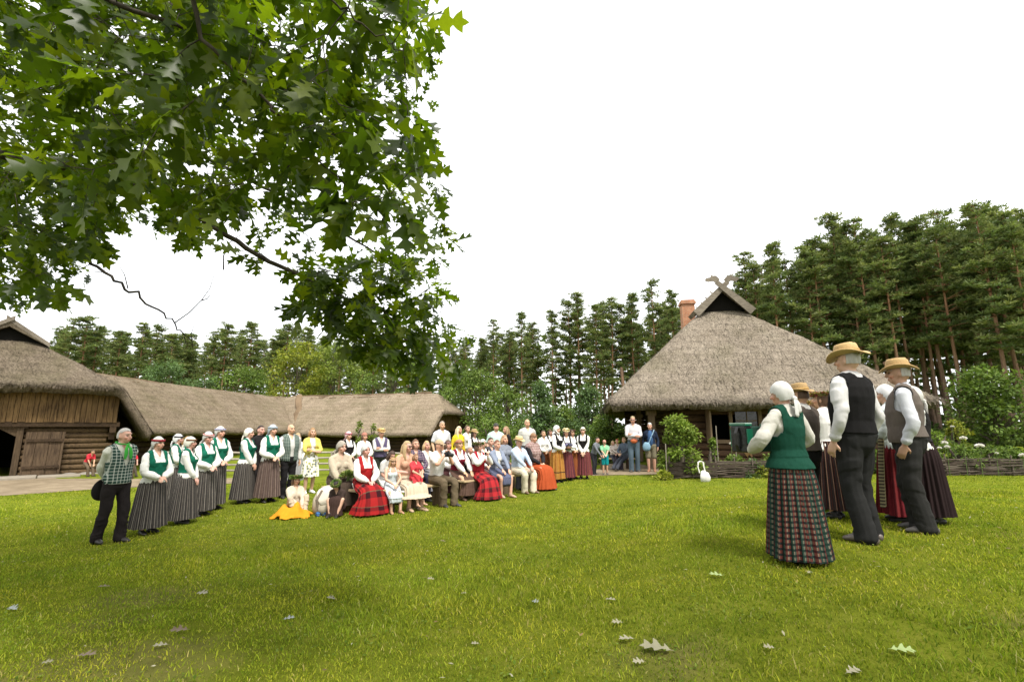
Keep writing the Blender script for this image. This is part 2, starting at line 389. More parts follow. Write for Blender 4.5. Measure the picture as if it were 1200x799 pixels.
def person(label, px, gy, top, face=0, sex='f', pose='clasp', head='hair', hair=('short', (.05,.03,.02)), hw=None, top_c=(.75,.74,.7), topk='blouse', vest=None,
           bottom=('skirt', None, .10), shoe=(.02,.018,.016), fat=1., lean=0., yaw=0., nod=0., seat=None, vox=None, group=None, skin=1., kk=None, extra=None, cuff=True, glasses=False, curlh=.6, wide=1., depth=None, zoff=0., twist=0., sway=0., fwd=0.):
    """one person; px: pixel column of the head, gy: pixel row of the ground under the figure, top: pixel row of the top of the head"""
    fa = R(face); fd = np.array([math.sin(fa), -math.cos(fa), 0])
    G = gpt(px, gy)
    if seat is not None and seat > .2:
        b = .40*(-fd[1]); Y = G[1]+b
        for _ in range(3):
            q = at_y(px, top, Y); x = q[0]
        G = np.array([x, Y, float(gz(x, Y))])
    else:
        G = np.array([at_y(px, top, G[1])[0]*.35+G[0]*.65, G[1], G[2]])
    zt = at_y(px, top, G[1])[2]-G[2]
    ex = HEX.get(head, 0)
    if seat is None: k = zt/(1.713*math.cos(lean*.6)+ex)
    else: k = (zt-seat)/(.10+.803*math.cos(lean)+ex)
    if kk: k = kk
    if fwd: G = G+np.array([math.sin(fa), -math.cos(fa), 0])*fwd
    sp = F/proj(G)[2]                       # pixels per metre
    if vox is None: vox = .0075 if sp > 90 else .0095 if sp > 55 else .012
    S = 'seat' if seat else ''
    fa -= math.atan2(G[0], G[1])             # angles are as seen from the yard's near side
    root = empty('person', G+np.array([0, 0, zoff]), fa, label, 'person', group); root.scale = (k, k, k)
    hipz = .91 if seat is None else seat/k+.10
    TR = rz3(twist)@ry3(sway)@rx3(lean); P0 = np.array([0, 0, hipz])
    def TP(p): return P0+TR@np.array(p, float)
    TM = np.eye(4); TM[:3, :3] = TR; TM[:3, 3] = P0
    HR = rz3(R(yaw))@rx3(R(nod)+lean*.35); HP = TP((0, 0, .585)); HM = np.eye(4); HM[:3, :3] = HR; HM[:3, 3] = HP
    HMi = np.linalg.inv(HM)
    w = .168 if sex == 'f' else .190
    w *= 1+(fat-1)*.35
    # ---- arms
    sh = [TP((s*w, .01, .455)) for s in (-1, 1)]
    def T2(p): return TP((p[0], p[1], p[2]-.91))
    ARM = dict(clasp=[((-.035,-.215*fat,1.0), (-1,.35,-.3), (0,.1,-1)), ((.035,-.225*fat,1.0), (1,.35,-.3), (0,.1,-1))],
      low=[((-.035,-.17*fat,.86), (-1,.4,0), (0,.3,-1)), ((.035,-.18*fat,.86), (1,.4,0), (0,.3,-1))],
      cross=[((.03,-.225,1.10), (-1,-.1,-.7), (0,1,0)), ((-.03,-.195,1.14), (1,-.1,-.7), (0,1,0))],
      down=[((-.235*fat,-.03,.86), (-.6,1,0), (1,0,0)), ((.235*fat,-.03,.86), (.6,1,0), (-1,0,0))],
      behind=[((-.04,.17,.90), (-1,.5,0), (0,1,0)), ((.04,.19,.90), (1,.5,0), (0,1,0))],
      lap=[((-.05,-.30,.13+.91-.02), (-1,.3,0), (0,0,-1)), ((.05,-.31,.13+.91-.02), (1,.3,0), (0,0,-1))],
      knees=[((-.10,-.40,1.03), (-1,.2,0), (0,0,-1)), ((.10,-.40,1.03), (1,.2,0), (0,0,-1))],
      camera=[((-.06,-.26,1.43), (-.7,-.3,-1), (1,0,.2)), ((.06,-.26,1.43), (.7,-.3,-1), (-1,0,.2))],
      phone=[((-.05,-.30,1.40), (-.7,-.3,-1), (1,0,.2)), ((.05,-.31,1.40), (.7,-.3,-1), (-1,0,.2))],
      hug=[((-.04,-.36,1.02), (-1,.1,-.2), (0,0,-1)), ((.05,-.37,1.0), (1,.1,-.2), (0,0,-1))],
      accordion=[((-.26,-.24,1.06), (-1,.3,-.6), (1,-.1,0)), ((.27,-.22,1.04), (1,.3,-.8), (-1,-.1,0))],
      hold=[((-.09,-.27,1.12), (-1,.3,-.5), (1,0,0)), ((.09,-.27,1.12), (1,.3,-.5), (-1,0,0))],
      tend=[((-.10,-.36,.98), (-1,.3,0), (.5,0,-1)), ((.12,-.36,1.0), (1,.3,0), (-.5,0,-1))])
    A = ARM['clasp'] if pose not in ARM else ARM[pose]
    arms = []
    for i, s in enumerate((-1, 1)):
        e, wr = ik(sh[i], T2(A[i][0]), .285, .25, TR@np.array(A[i][1], float)); arms.append((sh[i], e, wr, A[i][2]))
    # ---- legs
    hip = [np.array((s*.09, .0, hipz-.03)) for s in (-1, 1)]; legs = []
    for i, s in enumerate((-1, 1)):
        if seat is None:
            an = np.array((s*.095*wide, .02+(.03*s if pose != 'walk' else 0), .075)); pl = (s*.15, -1, 0)
            if extra == 'stride': an = np.array((s*.10, -.10*s+.03, .075))
        elif extra == 'ground': an = np.array((s*.10, -.42, .075)); pl = (s*.3, -.1, 1)
        elif extra == 'out': an = np.array((s*.10, -.80, .10)); pl = (0, -.3, 1)
        elif extra == 'cross': an = np.array((s*.06-.02, -.50-.08*s, .075+.1*(s > 0))); pl = (s*.2, -1, .6)
        else: an = np.array((s*.11*wide, -.42-.05*s, .075)); pl = (s*.25, -1, .8)
        kn, an = ik(hip[i], an, .43 if seat else .41, .42 if seat else .402, pl); legs.append((hip[i], kn, an))
    # ---- body: one continuous mesh
    mb = torso_mb(sex, fat).xf(TM)
    for i, s in enumerate((-1, 1)):
        a, e, wr, pn = arms[i]; f = 1+(fat-1)*.5
        mb.stube([a, (a+e)/2, e, e*.6+wr*.4, wr], [.053*f, .046*f, .039, .038, .026], 10)
        add_hand(mb, wr, wr-e, pn, 1., curlh, -s, .0085 if vox < .0085 else .0105 if vox < .011 else .0125)
        h, kn, an = legs[i]; lf = .72 if bottom[0] in ('skirt', 'dress') else 1; mb.stube([h, (h+kn)/2, kn, kn*.65+an*.35, an], [.088*f*lf, .074*f*lf, .056*lf**.5, .054*f, .037], 10)
        fdv = np.array([s*.15, -1, 0]); mb.tube([an+(0, .05, -.035), an+(0, 0, -.03), an+fdv*.13+(0, 0, -.05)], [.03, .036, .03], 8)
    hb = MB()
    hb.tube([(0, .012, -.10), (0, .008, -.03), (0, .0, .03)], [.058, .054, .055], 12)
    hb.ell((0, .002, .108), (.074, .094, .108), 18, 14); hb.ell((0, -.038, .045), (.054, .056, .060), 14, 10); hb.ell((0, -.06, .012), (.026, .026, .022), 10, 6)
    hb.tube([(0, -.088, .115), (0, -.102, .09), (0, -.112, .068)], [.010, .012, .016], 8); hb.ell((0, -.086, .135), (.05, .016, .013), 10, 6)
    hb.ell((0, -.088, .034), (.026, .014, .011), 8, 6)
    for s in (-1, 1): hb.ell((s*.076, .008, .085), (.010, .02, .032), 8, 6); hb.ell((s*.042, -.066, .07), (.026, .024, .026), 8, 6)
    hb.xf(HM); mb.v += hb.v; mb.f += [tuple(i+mb.n for i in f) for f in hb.f]; mb.n += hb.n
    sk = np.array(SKIN)*skin; rg = np.random.default_rng(abs(hash(label)) % 2**31 if False else len(label)*7919+int(px))
    sk = sk*np.array([1, rg.uniform(.92, 1.05), rg.uniform(.88, 1.05)])
    browc = np.array(hair[1])*.8 if hair else np.array((.08,.05,.03))
    def body_cb(me, root=root, HMi=HMi, sk=sk):
        co = coords(me); u = co@HMi[:3, :3].T+HMi[:3, 3]; c = np.tile(sk, (len(co), 1))
        hd = (u[:, 2] > -.02) & (np.abs(u[:, 0]) < .09) & (np.abs(u[:, 1]) < .14) & (u[:, 1] < -.045)
        for s in (-1, 1):
            q = hd & (((u[:, 0]-s*.033)/.017)**2+((u[:, 2]-.104)/.0085)**2 < 1); c[q] = (.035, .025, .02)
            q = hd & (((u[:, 0]-s*.035)/.024)**2+((u[:, 2]-.128)/.006)**2 < 1); c[q] = browc*.6+sk*.25
            q = hd & (((u[:, 0]-s*.045)/.022)**2+((u[:, 2]-.062)/.02)**2 < 1); c[q] = c[q]*(1.06, .86, .84)
        q = hd & (((u[:, 0])/.026)**2+((u[:, 2]-.034)/.009)**2 < 1); c[q] = sk*(.8, .42, .42)
        set_col(me, c); me.name = 'body'; mesh_obj('body', me, attr_mat('skin', .5, spec=.3, scale=60, amt=.08), root)
    remesh_job(mb, vox, body_cb, 2)
    # ---- upper garment
    puff = topk == 'blouse'
    tb = torso_mb(sex, fat, .012, z0=-.1 if topk != 'none' else .1, z1=.50).xf(TM)
    for i, s in enumerate((-1, 1)):
        a, e, wr, pn = arms[i]; f = 1+(fat-1)*.4
        if topk in ('tee', 'shorts_tee'): tb.tube([a, a*.45+e*.55, a*.2+e*.8], [.068*f, .064*f, .066*f], 10)
        elif topk == 'strap': pass
        else:
            m1 = a*.5+e*.5; m2 = e*.45+wr*.55; sag = np.array([0, 0, -.014 if puff else -.005])
            r = [.060, .066, .063, .061, .036] if puff else [.063, .057, .051, .046, .036]
            tb.stube([a, m1+sag, e+sag*1.2, m2+sag, wr*.94+e*.06], np.array(r)*f, 14)
            for t_ in ((.22, .5, .8) if sp > 50 else ()):     # soft cloth folds round the arm
                q = e+(wr-e)*t_; tb.ell(q+sag, (.05*f, .05*f, .045), 8, 6)
            if puff: q = wr*.90+e*.1; tb.tube([q, wr*.985+e*.015], [.034, .036], 10)
    if topk in ('shirt', 'blouse'): 
        nb = MB(); nb.tube([(0, .012, .49), (0, .008, .535), (0, .002, .565)], [.078, .068, .066], 14, ry=[.075, .068, .066]); nb.xf(TM)
        tb.v += nb.v; tb.f += [tuple(i+tb.n for i in f) for f in nb.f]; tb.n += nb.n
    fold = lambda me, amp: wrinkle(me, amp, int(px*7+top))
    tname = {'blouse':'blouse', 'shirt':'shirt', 'tee':'tee_shirt', 'cardigan':'cardigan', 'jacket':'jacket', 'jumper':'jumper', 'strap':'top'}[topk]
    tmat = top_c if not isinstance(top_c, tuple) else cloth(top_c, trans=0.)
    TMi = np.linalg.inv(TM)
    def top_cb(me, root=root):
        if sp > 45: fold(me, (.010 if sp > 90 else .0075) if topk != 'strap' else .002)
        if topk in ('cardigan', 'strap', 'blouse', 'shirt', 'tee'):
            u = coords(me)@TMi[:3, :3].T+TMi[:3, 3]
            if topk == 'strap': cut = (u[:, 2] > .40) & (np.abs(np.abs(u[:, 0])-.085) > .02)
            elif topk == 'cardigan': cut = (u[:, 1] < -.03) & (np.abs(u[:, 0]) < .045+.05*np.clip(u[:, 2]-.2, 0, 1)) & (u[:, 2] > -.05) & (np.abs(u[:, 0]) < .09)
            else: cut = (u[:, 1] < -.02) & (np.abs(u[:, 0]) < (u[:, 2]-.44)*.42) & (u[:, 2] > .44)
            me = keep_faces(me, ~cut)
        mesh_obj(tname, me, tmat, root)
    remesh_job(tb, vox*1.05, top_cb, 1 if sp > 50 else 2)
    if topk == 'cardigan': 
        ib = torso_mb(sex, fat, .004, z0=-.05, z1=.46, shoulders=False).xf(TM); ib.build('top', cloth((.7,.68,.62)), root, True)
    # ---- vest / bodice / waistcoat
    if vest:
        kind, vc = vest[0], vest[1]
        vb = torso_mb(sex, fat, .026, z0=-.1 if kind != 'bodice' else .05, z1=.53)
        if kind == 'bodice' and len(vest) > 2:   # peplum
            vb.tube([(0, 0, .10), (0, 0, .06), (0, 0, .0), (0, 0, -.05)], np.array([.158, .186, .218, .236])*fat, 24, ry=np.array([.125, .150, .188, .208])*fat, ref=(1, 0, 0))
        def vest_cb(me, root=root):
            u = coords(me); x, y, z = u[:, 0], u[:, 1], u[:, 2]; ax = np.abs(x)
            sw = (.155 if sex == 'f' else .186)*(1+(fat-1)*.35)
            cut = (z > .26) & (ax > sw+.25*np.clip(.34-z, 0, 1)) & (np.abs(y) < .12)
            cut |= (ax > sw) & (z > .30)
            if kind == 'bodice':
                cut |= (y < .02) & (ax < .088) & (z > .355); cut |= (y >= .02) & (ax < .075) & (z > .46)
                cut |= z < (.09 if len(vest) <= 2 else -.045)
            elif kind == 'open': cut |= (y < 0) & (ax < .035+.05*np.clip(z-.1, 0, 1)); cut |= ((np.hypot(x, y-.012) < .090) & (z > .47)) | (z < -.06)
            else:
                cut |= (y < .0) & (ax < (z-.22)*.36) & (z > .22); cut |= ((np.hypot(x, y-.012) < .090) & (z > .47)) | (z < -.04+.06*(y > 0))
            me = keep_faces(me, ~cut)
            if sp > 45: fold(me, .0045)
            c = coords(me)@TR.T.astype(np.float32)+P0.astype(np.float32); me.vertices.foreach_set('co', c.astype(np.float32).ravel()); me.update()
            o = mesh_obj('bodice' if kind == 'bodice' else 'waistcoat', me, vc if not isinstance(vc, tuple) else cloth(vc), root)
            md = o.modifiers.new('thick', 'SOLIDIFY'); md.thickness = .006; md.offset = 0
        remesh_job(vb, vox, vest_cb, 2)
    # ---- lower garment
    bk = bottom[0]
    if bk in ('skirt', 'dress'):
        hem = bottom[2]; bm_ = bottom[1]; bm_ = cloth(bm_) if isinstance(bm_, tuple) else bm_
        full = bottom[3] if len(bottom) > 3 else 1.
        n = 168 if sp > 90 else 112; npl = 26 if sp > 90 else 17; phs = rg.uniform(0, 6, 6)
        rings = []; uvs = []
        if seat is None:
            zs = np.linspace(hipz+.115, hem, 13)
            W = 1.0
        a = np.arange(n)*2*math.pi/n
        def pleat(t, sc): return 1+sc*(.55*np.sin(npl*a+phs[0])+.25*np.sin(npl*.5*a+phs[1]+2*t)+.35*np.sin(5*a+phs[2]+1.3*t)+.3*np.sin(3*a+phs[3]))
        if seat is None:
            Lh = zs[0]-hem
            for q, z in enumerate(zs):
                t = (zs[0]-z)/Lh
                b = fat*(.150+.034*min(1, t/.20)**.8)+full*.108*t; c_ = fat*(.114+.046*min(1, t/.20)**.8)+full*.108*t
                pm = pleat(t, .085*min(1, t*3)+.012)
                rings.append(np.stack([np.cos(a)*b*pm, np.sin(a)*c_*pm+.012, np.full(n, z)+.006*np.sin(5*a+phs[4])*t], 1)); uvs.append(t*Lh)
        else:
            kz = max(legs[0][1][2], legs[1][1][2])+.03; ky = (legs[0][1][1]+legs[1][1][1])/2
            pts = [((0, -.005, hipz+.13), (0, -.1, 1), .155*fat, .118*fat), ((0, -.02, hipz+.03), (0, -.55, .85), .205*fat, .16*fat), ((0, -.17, hipz-.05), (0, -1, .25), .24*fat, .14*fat), ((0, ky*.72, kz-.050), (0, -1, .05), .25*full**.4, .125),
                   ((0, ky*.98-.01, kz-.09), (0, -.75, -.65), .27*full**.5, .145), ((0, ky-.02, kz-.26), (0, -.15, -1), .30*full, .17*full), ((0, ky-.01, (kz+hem)/2-.08), (0, 0, -1), .33*full, .20*full), ((0, ky+.0, hem), (0, 0, -1), .37*full, .25*full)]
            d0 = 0; prev = None
            # dense interpolation
            PP = np.array([p[0] for p in pts]); TT = np.array([p[1] for p in pts], float); RX = np.array([p[2] for p in pts]); RY = np.array([p[3] for p in pts])
            ss = np.linspace(0, len(pts)-1, 19)
            for s_ in ss:
                i = min(int(s_), len(pts)-2); f_ = s_-i; f2 = f_*f_*(3-2*f_)
                c_ = PP[i]*(1-f_)+PP[i+1]*f_; t_ = TT[i]*(1-f2)+TT[i+1]*f2; t_ /= np.linalg.norm(t_)
                up = np.cross((1, 0, 0), t_); b = RX[i]*(1-f_)+RX[i+1]*f_; h_ = RY[i]*(1-f_)+RY[i+1]*f_
                tt = s_/(len(pts)-1); pm = pleat(tt, .03+.12*max(0, tt-.35))
                if s_ > 0: d0 += np.linalg.norm(c_-prev)
                prev = c_
                v = c_+np.outer(np.cos(a)*b*pm, (1, 0, 0))+np.outer(np.sin(a)*h_*pm, up); v[:, 2] = np.maximum(v[:, 2], .015)
                rings.append(v); uvs.append(d0)
        V = np.concatenate(rings); nr = len(rings)
        Fq = [(i*n+j, i*n+(j+1) % n, (i+1)*n+(j+1) % n, (i+1)*n+j) for i in range(nr-1) for j in range(n)]
        me = fast_mesh('skirt', V, Fq, True)
        ul = me.uv_layers.new(name='UVMap'); U = []
        for i in range(nr-1):
            for j in range(n): U += [j/n, uvs[i], (j+1)/n, uvs[i], (j+1)/n, uvs[i+1], j/n, uvs[i+1]]
        ul.data.foreach_set('uv', np.array(U, np.float32))
        mesh_obj('skirt' if bk == 'skirt' else 'dress_skirt', me, bm_, root)
    else:
        pb = torso_mb(sex, fat, .014, z0=-.1, z1=.10, bust=False, shoulders=False).xf(TM); bag = .016
        if seat is not None: pb.tube([P0+(0, .03, .0), P0+(0, -.05, -.02)], [.17*fat, .16*fat], 14, ry=[.11, .10], ref=(1, 0, 0))
        for i, s in enumerate((-1, 1)):
            h, kn, an = legs[i]; f = 1+(fat-1)*.5
            if bk == 'shorts': pb.tube([h, h*.4+kn*.6, h*.08+kn*.92], [.104*f, .092*f, .088*f], 12)
            else:
                lo = an+(0, .0, -.04); cm = kn*.5+an*.5
                pb.stube([h+(0, 0, .01), (h+kn)/2, kn, cm, an*.9+kn*.1, lo], np.array([.102*f, .088*f, .076, .074, .076, .080])*(bottom[2] if len(bottom) > 2 else 1), 12)
                if sp > 60:
                    for q_ in (.25, .45, .8, .92): pb.ell(kn*(1-q_)+an*q_+np.array([.01*s, -.01, 0]), (.076, .076, .022), 8, 6, ry3(.3*s))
        bmat = bottom[1] if not isinstance(bottom[1], tuple) else cloth(bottom[1])
        def tr_cb(me, root=root):
            if sp > 45: fold(me, .009)
            mesh_obj('trousers' if bk != 'shorts' else 'pair_of_shorts', me, bmat, root)
        remesh_job(pb, vox*1.1, tr_cb, 2)
    # ---- shoes
    if shoe:
        for i, s in enumerate((-1, 1)):
            an = legs[i][2]; mb2 = MB(); d = np.array([s*.18, -1, 0.]); d /= np.linalg.norm(d); z0 = an[2]-.075
            c = np.array([an[0], an[1], z0]); lat = np.array([d[1], -d[0], 0])
            mb2.tube([c-d*.075+(0, 0, .032), c-d*.04+(0, 0, .042), c+d*.03+(0, 0, .042), c+d*.11+(0, 0, .032), c+d*.165+(0, 0, .022)], [.03, .038, .041, .045, .03], 12, ry=[.032, .045, .045, .032, .018], ref=lat)
            mb2.tube([c-d*.02+(0, 0, .05), an+(0, 0, .03)], [.044, .042], 10)
            V_ = mb2.v; mb2.v = [np.stack([v[:, 0], v[:, 1], np.maximum(v[:, 2], z0)], 1) for v in V_]
            mb2.build('shoe', plain('shoe_leather', shoe, .45), root, True)
    # ---- hair and headwear
    seed = int(px)+int(top)
    if hair and hair[0] != 'none': hair_mesh(hair[0] if head != 'bald' else 'short', hair[1], HM, root, seed, bald=head == 'bald')
    hw = hw or {}
    if head == 'scarf':      # white cloth over the hair, tied at the nape
        c = hw.get('c', (.8, .79, .76))
        def kp(x, y, z):
            if y < -.02 and z < .172-abs(x)*.9: return False
            return z > .02 and not (y < -.0 and z < .05)
        mb = MB(); V, Fs = sphere_shell((.092, .113, .130), (0, .004, .100), kp, 34, 30, .035, seed, 5); mb.add(V, Fs)
        mb.ell((0, .115, .03), (.03, .025, .028), 10, 8)
        for s in (-1, 1): mb.tube([(0, .118, .03), (s*.028, .128, -.03), (s*.04, .12, -.13 if s > 0 else -.09)], [.018, .034, .045], 8, ry=[.014, .010, .007], ref=(1, 0, 0))
        if hw.get('chin'):
            mb.tube([(-.082, -.01, .07), (-.07, -.05, .0), (0, -.075, -.03), (.07, -.05, 0), (.082, -.01, .07)], [.03, .028, .024, .028, .03], 8, ry=[.012]*5)
            mb.tube([(0, .07, -.0), (0, .09, -.09), (0, .10, -.17)], [.09, .13, .11], 14, ry=[.05, .06, .03])
        mb.xf(HM); sc_o = mb.build('headscarf', hw.get('m') or cloth(c), root, True)
        if hw.get('band'):
            mb = MB(); P = [(math.sin(t)*.094, -math.cos(t)*.115+.003, .158+.02*math.cos(t)*-.3) for t in np.linspace(-2.2, 2.2, 18)]
            mb.tube(P, [.004]*18, 6, ry=[.020]*18); mb.xf(HM); mb.build('headband', cloth(hw['band']), sc_o, True)
            if hw.get('band2'):
                mb = MB(); P = [(math.sin(t)*.097, -math.cos(t)*.118+.003, .158-.006*math.cos(t)) for t in np.linspace(-2.2, 2.2, 18)]
                mb.tube(P, [.004]*18, 6, ry=[.007]*18); mb.xf(HM); mb.build('band_stripe', cloth(hw['band2']), sc_o, True)
    elif head == 'band':
        mb = MB(); P = [(math.sin(t)*.087, -math.cos(t)*.107, .150+.012*math.cos(t)) for t in np.linspace(0, 2*math.pi, 25)]
        mb.tube(P, [.005]*25, 6, ry=[.017]*25, cap=False); mb.xf(HM); mb.build('headband', cloth(hw.get('c', (.5,.03,.04))), root, True)
    elif head == 'wreath':
        nn = 420 if sp > 60 else 300; t = rng.uniform(0, 2*math.pi, nn)
        P = np.stack([np.sin(t)*.092, -np.cos(t)*.110, .165+rng.uniform(-.02, .025, nn)], 1); D = np.stack([np.sin(t+rng.normal(0, .8, nn)), -np.cos(t+rng.normal(0, .8, nn)), rng.uniform(-.4, .9, nn)], 1); D /= np.linalg.norm(D, axis=1)[:, None]
        sz = hw.get('s', 1.)
        V, Fq = leaf_quads(P, D, rand_dirs(nn), rng.uniform(.035, .075, nn)*sz, rng.uniform(.02, .04, nn)*sz)
        pal = np.array(hw.get('pal', [(.10,.17,.03), (.06,.12,.02), (.20,.24,.05)])); c = np.repeat(pal[rng.integers(0, len(pal), nn)], 4, 0)
        V = V@HM[:3, :3].T+HM[:3, 3]; me = fast_mesh('wreath', V, Fq); set_col(me, c); mesh_obj('wreath', me, attr_mat('petal', .6, trans=.25), root)
    elif head in ('straw', 'hat'):
        c = hw.get('c', (.55, .38, .16)); br = hw.get('r', .155); a = np.arange(32)*2*math.pi/32
        prof = [(br, .0), (br-.004, .008), (br*.8, .012), (.098, .012), (.094, .02), (.093, .05), (.088, .085), (.078, .108), (.055, .112), (.03, .104), (.005, .100)]
        inn = [(br-.004, -.006), (br*.8, .0), (.09, .0)]
        rings = []
        for r, z in inn[::-1]+prof:
            curl = .035*max(0, (r-.1)/.06)*np.abs(np.cos(a))**2-.03*max(0, (r-.1)/.06)*np.abs(np.sin(a))**3
            dent = -.02*(z > .1)*np.exp(-(np.cos(a)*r/.02)**2)
            rings.append(np.stack([np.cos(a)*r*.93, np.sin(a)*r*1.10, z+curl+dent], 1))
        mb = MB(); mb.ring(rings, cap=False); Hh = HM.copy(); off = np.eye(4); off[:3, :3] = rx3(hw.get('tilt', .05)); off[:3, 3] = (0, .0, .148); Hh = HM@off
        mb.xf(Hh); ho = mb.build('hat', straw_mat(c), root, True)
        mb = MB(); mb.tube([(math.cos(t)*.094*.95, math.sin(t)*.094*1.12, .03) for t in np.linspace(0, 2*math.pi, 25)], [.004]*25, 6, ry=[.014]*25, cap=False); mb.xf(Hh)
        mb.build('hat_band', cloth(hw.get('band', (.42,.27,.10))), ho, True)
        if hw.get('flowers'):
            nn = 90; t = rng.uniform(0, 6.28, nn); P = np.stack([np.cos(t)*.10, np.sin(t)*.115, rng.uniform(.02, .07, nn)], 1); V, Fq = leaf_quads(P, rand_dirs(nn), rand_dirs(nn), .045, .04)
            pal = np.array(hw['flowers']); V = V@Hh[:3, :3].T+Hh[:3, 3]; me = fast_mesh('flower_trim', V, Fq); set_col(me, np.repeat(pal[rng.integers(0, len(pal), nn)], 4, 0)); mesh_obj('flower_trim', me, attr_mat('petal', .6, trans=.25), ho)
    elif head == 'cap':
        c = hw.get('c', (.45,.36,.24)); mb = MB(); V, Fs = sphere_shell((.088, .108, .105), (0, .0, .125), lambda x, y, z: z > .135, 26, 24); mb.add(V, Fs)
        mb.xf(HM); co_ = mb.build('cap', cloth(c), root, True)
        if hw.get('visor', True):
            mb = MB(); a = np.linspace(-1.25, 1.25, 13); mb.ring([np.stack([np.sin(a)*.078, -.06-np.cos(a)*.045, np.full(13, .140)], 1), np.stack([np.sin(a)*.082, -.075-np.cos(a)*.095, .128-.0*a], 1), np.stack([np.sin(a)*.082, -.075-np.cos(a)*.095, .122-.0*a], 1), np.stack([np.sin(a)*.078, -.06-np.cos(a)*.045, np.full(13, .132)], 1)], cap=False, closed=False)
            mb.xf(HM); mb.build('visor', cloth(tuple(x*.8 for x in c)), co_, True)
    if glasses:
        mb = MB()
        for s in (-1, 1): mb.ell((s*.034, -.104, .103), (.024, .006, .016), 10, 6); mb.tube([(s*.056, -.1, .106), (s*.08, .0, .10)], [.003, .003], 5)
        mb.tube([(-.015, -.107, .106), (.015, -.107, .106)], [.003, .003], 5); mb.xf(HM); mb.build('sunglasses', plain('dark_lens', (.015,.013,.012), .15), root, True)
    rt = Matrix.LocRotScale(root.location, root.rotation_euler, root.scale)
    return dict(root=root, M=rt, TM=TM, HM=HM, arms=arms, legs=legs, k=k, G=G, hipz=hipz, TP=TP)
def straw_mat(c):
    key = ('straw', tuple(np.round(c, 3)))
    if key in MATS: return MATS[key]
    m, nt, out = newmat('plaited_straw'); n1 = tex(nt, scale=90, detail=3); bsdf(nt, out, mixc(nt, n1, tuple(x*.6 for x in c), tuple(x*1.25 for x in c)), .6, bump=n1, bstr=.6, bdist=.006, spec=.25); MATS[key] = m; return m
def wpos(p, local):
    """a point of a person's own frame in the world"""
    return np.array(p['M']@Vector(local))
# ================================================================== ground
def axis(lo, hi, near, far, c):
    out = [c]; s = near
    while out[-1] < hi: out.append(out[-1]+s); s = min(s*1.035, far)
    lo_ = [c]; s = near
    while lo_[-1] > lo: lo_.append(lo_[-1]-s); s = min(s*1.035, far)
    return np.array(lo_[::-1][:-1]+out)
WORN_SHADED = ((.95, 3.2, .30), (-2.3, 3.6, .32), (5.7, 5.3, .40), (-3.4, 4.3, .3), (-2.7, 3.4, .7), (-3.6, 5.0, .5), (3.4, 3.2, .4))  # bare patches; the larger left-hand ones also paint foreground shade as brown
gx = axis(-420, 420, .22, 20, 0); gy = axis(-120, 520, .22, 20, 5)
X, Y = np.meshgrid(gx, gy); Z = gz(X, Y)
nx = len(gx); V = np.stack([X.ravel(), Y.ravel(), Z.ravel()], 1)
ii = (np.arange(len(gy)-1)[:, None]*nx+np.arange(nx-1)[None]).ravel()
def grass_mat():
    m, nt, out = newmat('lawn'); n1 = tex(nt, scale=.35, detail=6); n2 = tex(nt, scale=3.5, detail=6, rough=.7); n3 = tex(nt, scale=60, detail=4, rough=.8)
    f = math_(nt, 'ADD', math_(nt, 'MULTIPLY', n2, .6), math_(nt, 'MULTIPLY', n3, .4))
    col = ramp(nt, f, [(.33, (.050,.068,.010)), (.48, (.115,.145,.015)), (.62, (.175,.195,.022)), (.75, (.22,.19,.045))])
    bare = ramp(nt, n1, [(.60, (0,)*3), (.72, (.55,)*3)])
    col = mixc(nt, bare, col, (.15,.115,.05))
    sw = ramp(nt, f, [(.33, (.050,.062,.008)), (.5, (.105,.125,.012)), (.7, (.17,.165,.03))])       # thatch of old stems between the blades
    at = N(nt, 'ShaderNodeAttribute', attribute_name='col'); sp_ = N(nt, 'ShaderNodeSeparateXYZ'); L(nt, at.outputs['Vector'], sp_.inputs[0])
    col = mixc(nt, sp_.outputs[0], sw, col); col = mixc(nt, sp_.outputs[1], col, mixc(nt, n2, (.085,.062,.035), (.17,.125,.07)))
    bsdf(nt, out, col, .95, bump=f, bstr=.8, bdist=.05, spec=.0); return m
g = mesh_obj('ground', fast_mesh('ground', V, np.stack([ii, ii+1, ii+nx+1, ii+nx], 1), True), grass_mat()); tag(g, kind='structure')
dd_ = np.hypot(V[:, 0], V[:, 1]); sward = np.clip((dd_-9)/6, 0, 1); wear = np.zeros(len(V))
for bx, by, rr in WORN_SHADED: wear = np.maximum(wear, np.clip(1.25-np.hypot(V[:, 0]-bx, (V[:, 1]-by)*1.3)/rr, 0, .38))
set_col(g.data, np.stack([sward, wear, 0*wear], 1))
def sand_mat(name, a, b):
    m, nt, out = newmat(name); n1 = tex(nt, scale=2.2, detail=7, rough=.7); n2 = tex(nt, scale=40, detail=3)
    col = mixc(nt, ramp(nt, n1, [(.35, (0,)*3), (.65, (1,)*3)]), a, b); bsdf(nt, out, col, .95, bump=mixc(nt, .5, n1, n2), bstr=.5, bdist=.03, spec=.1); return m
PATHS = []
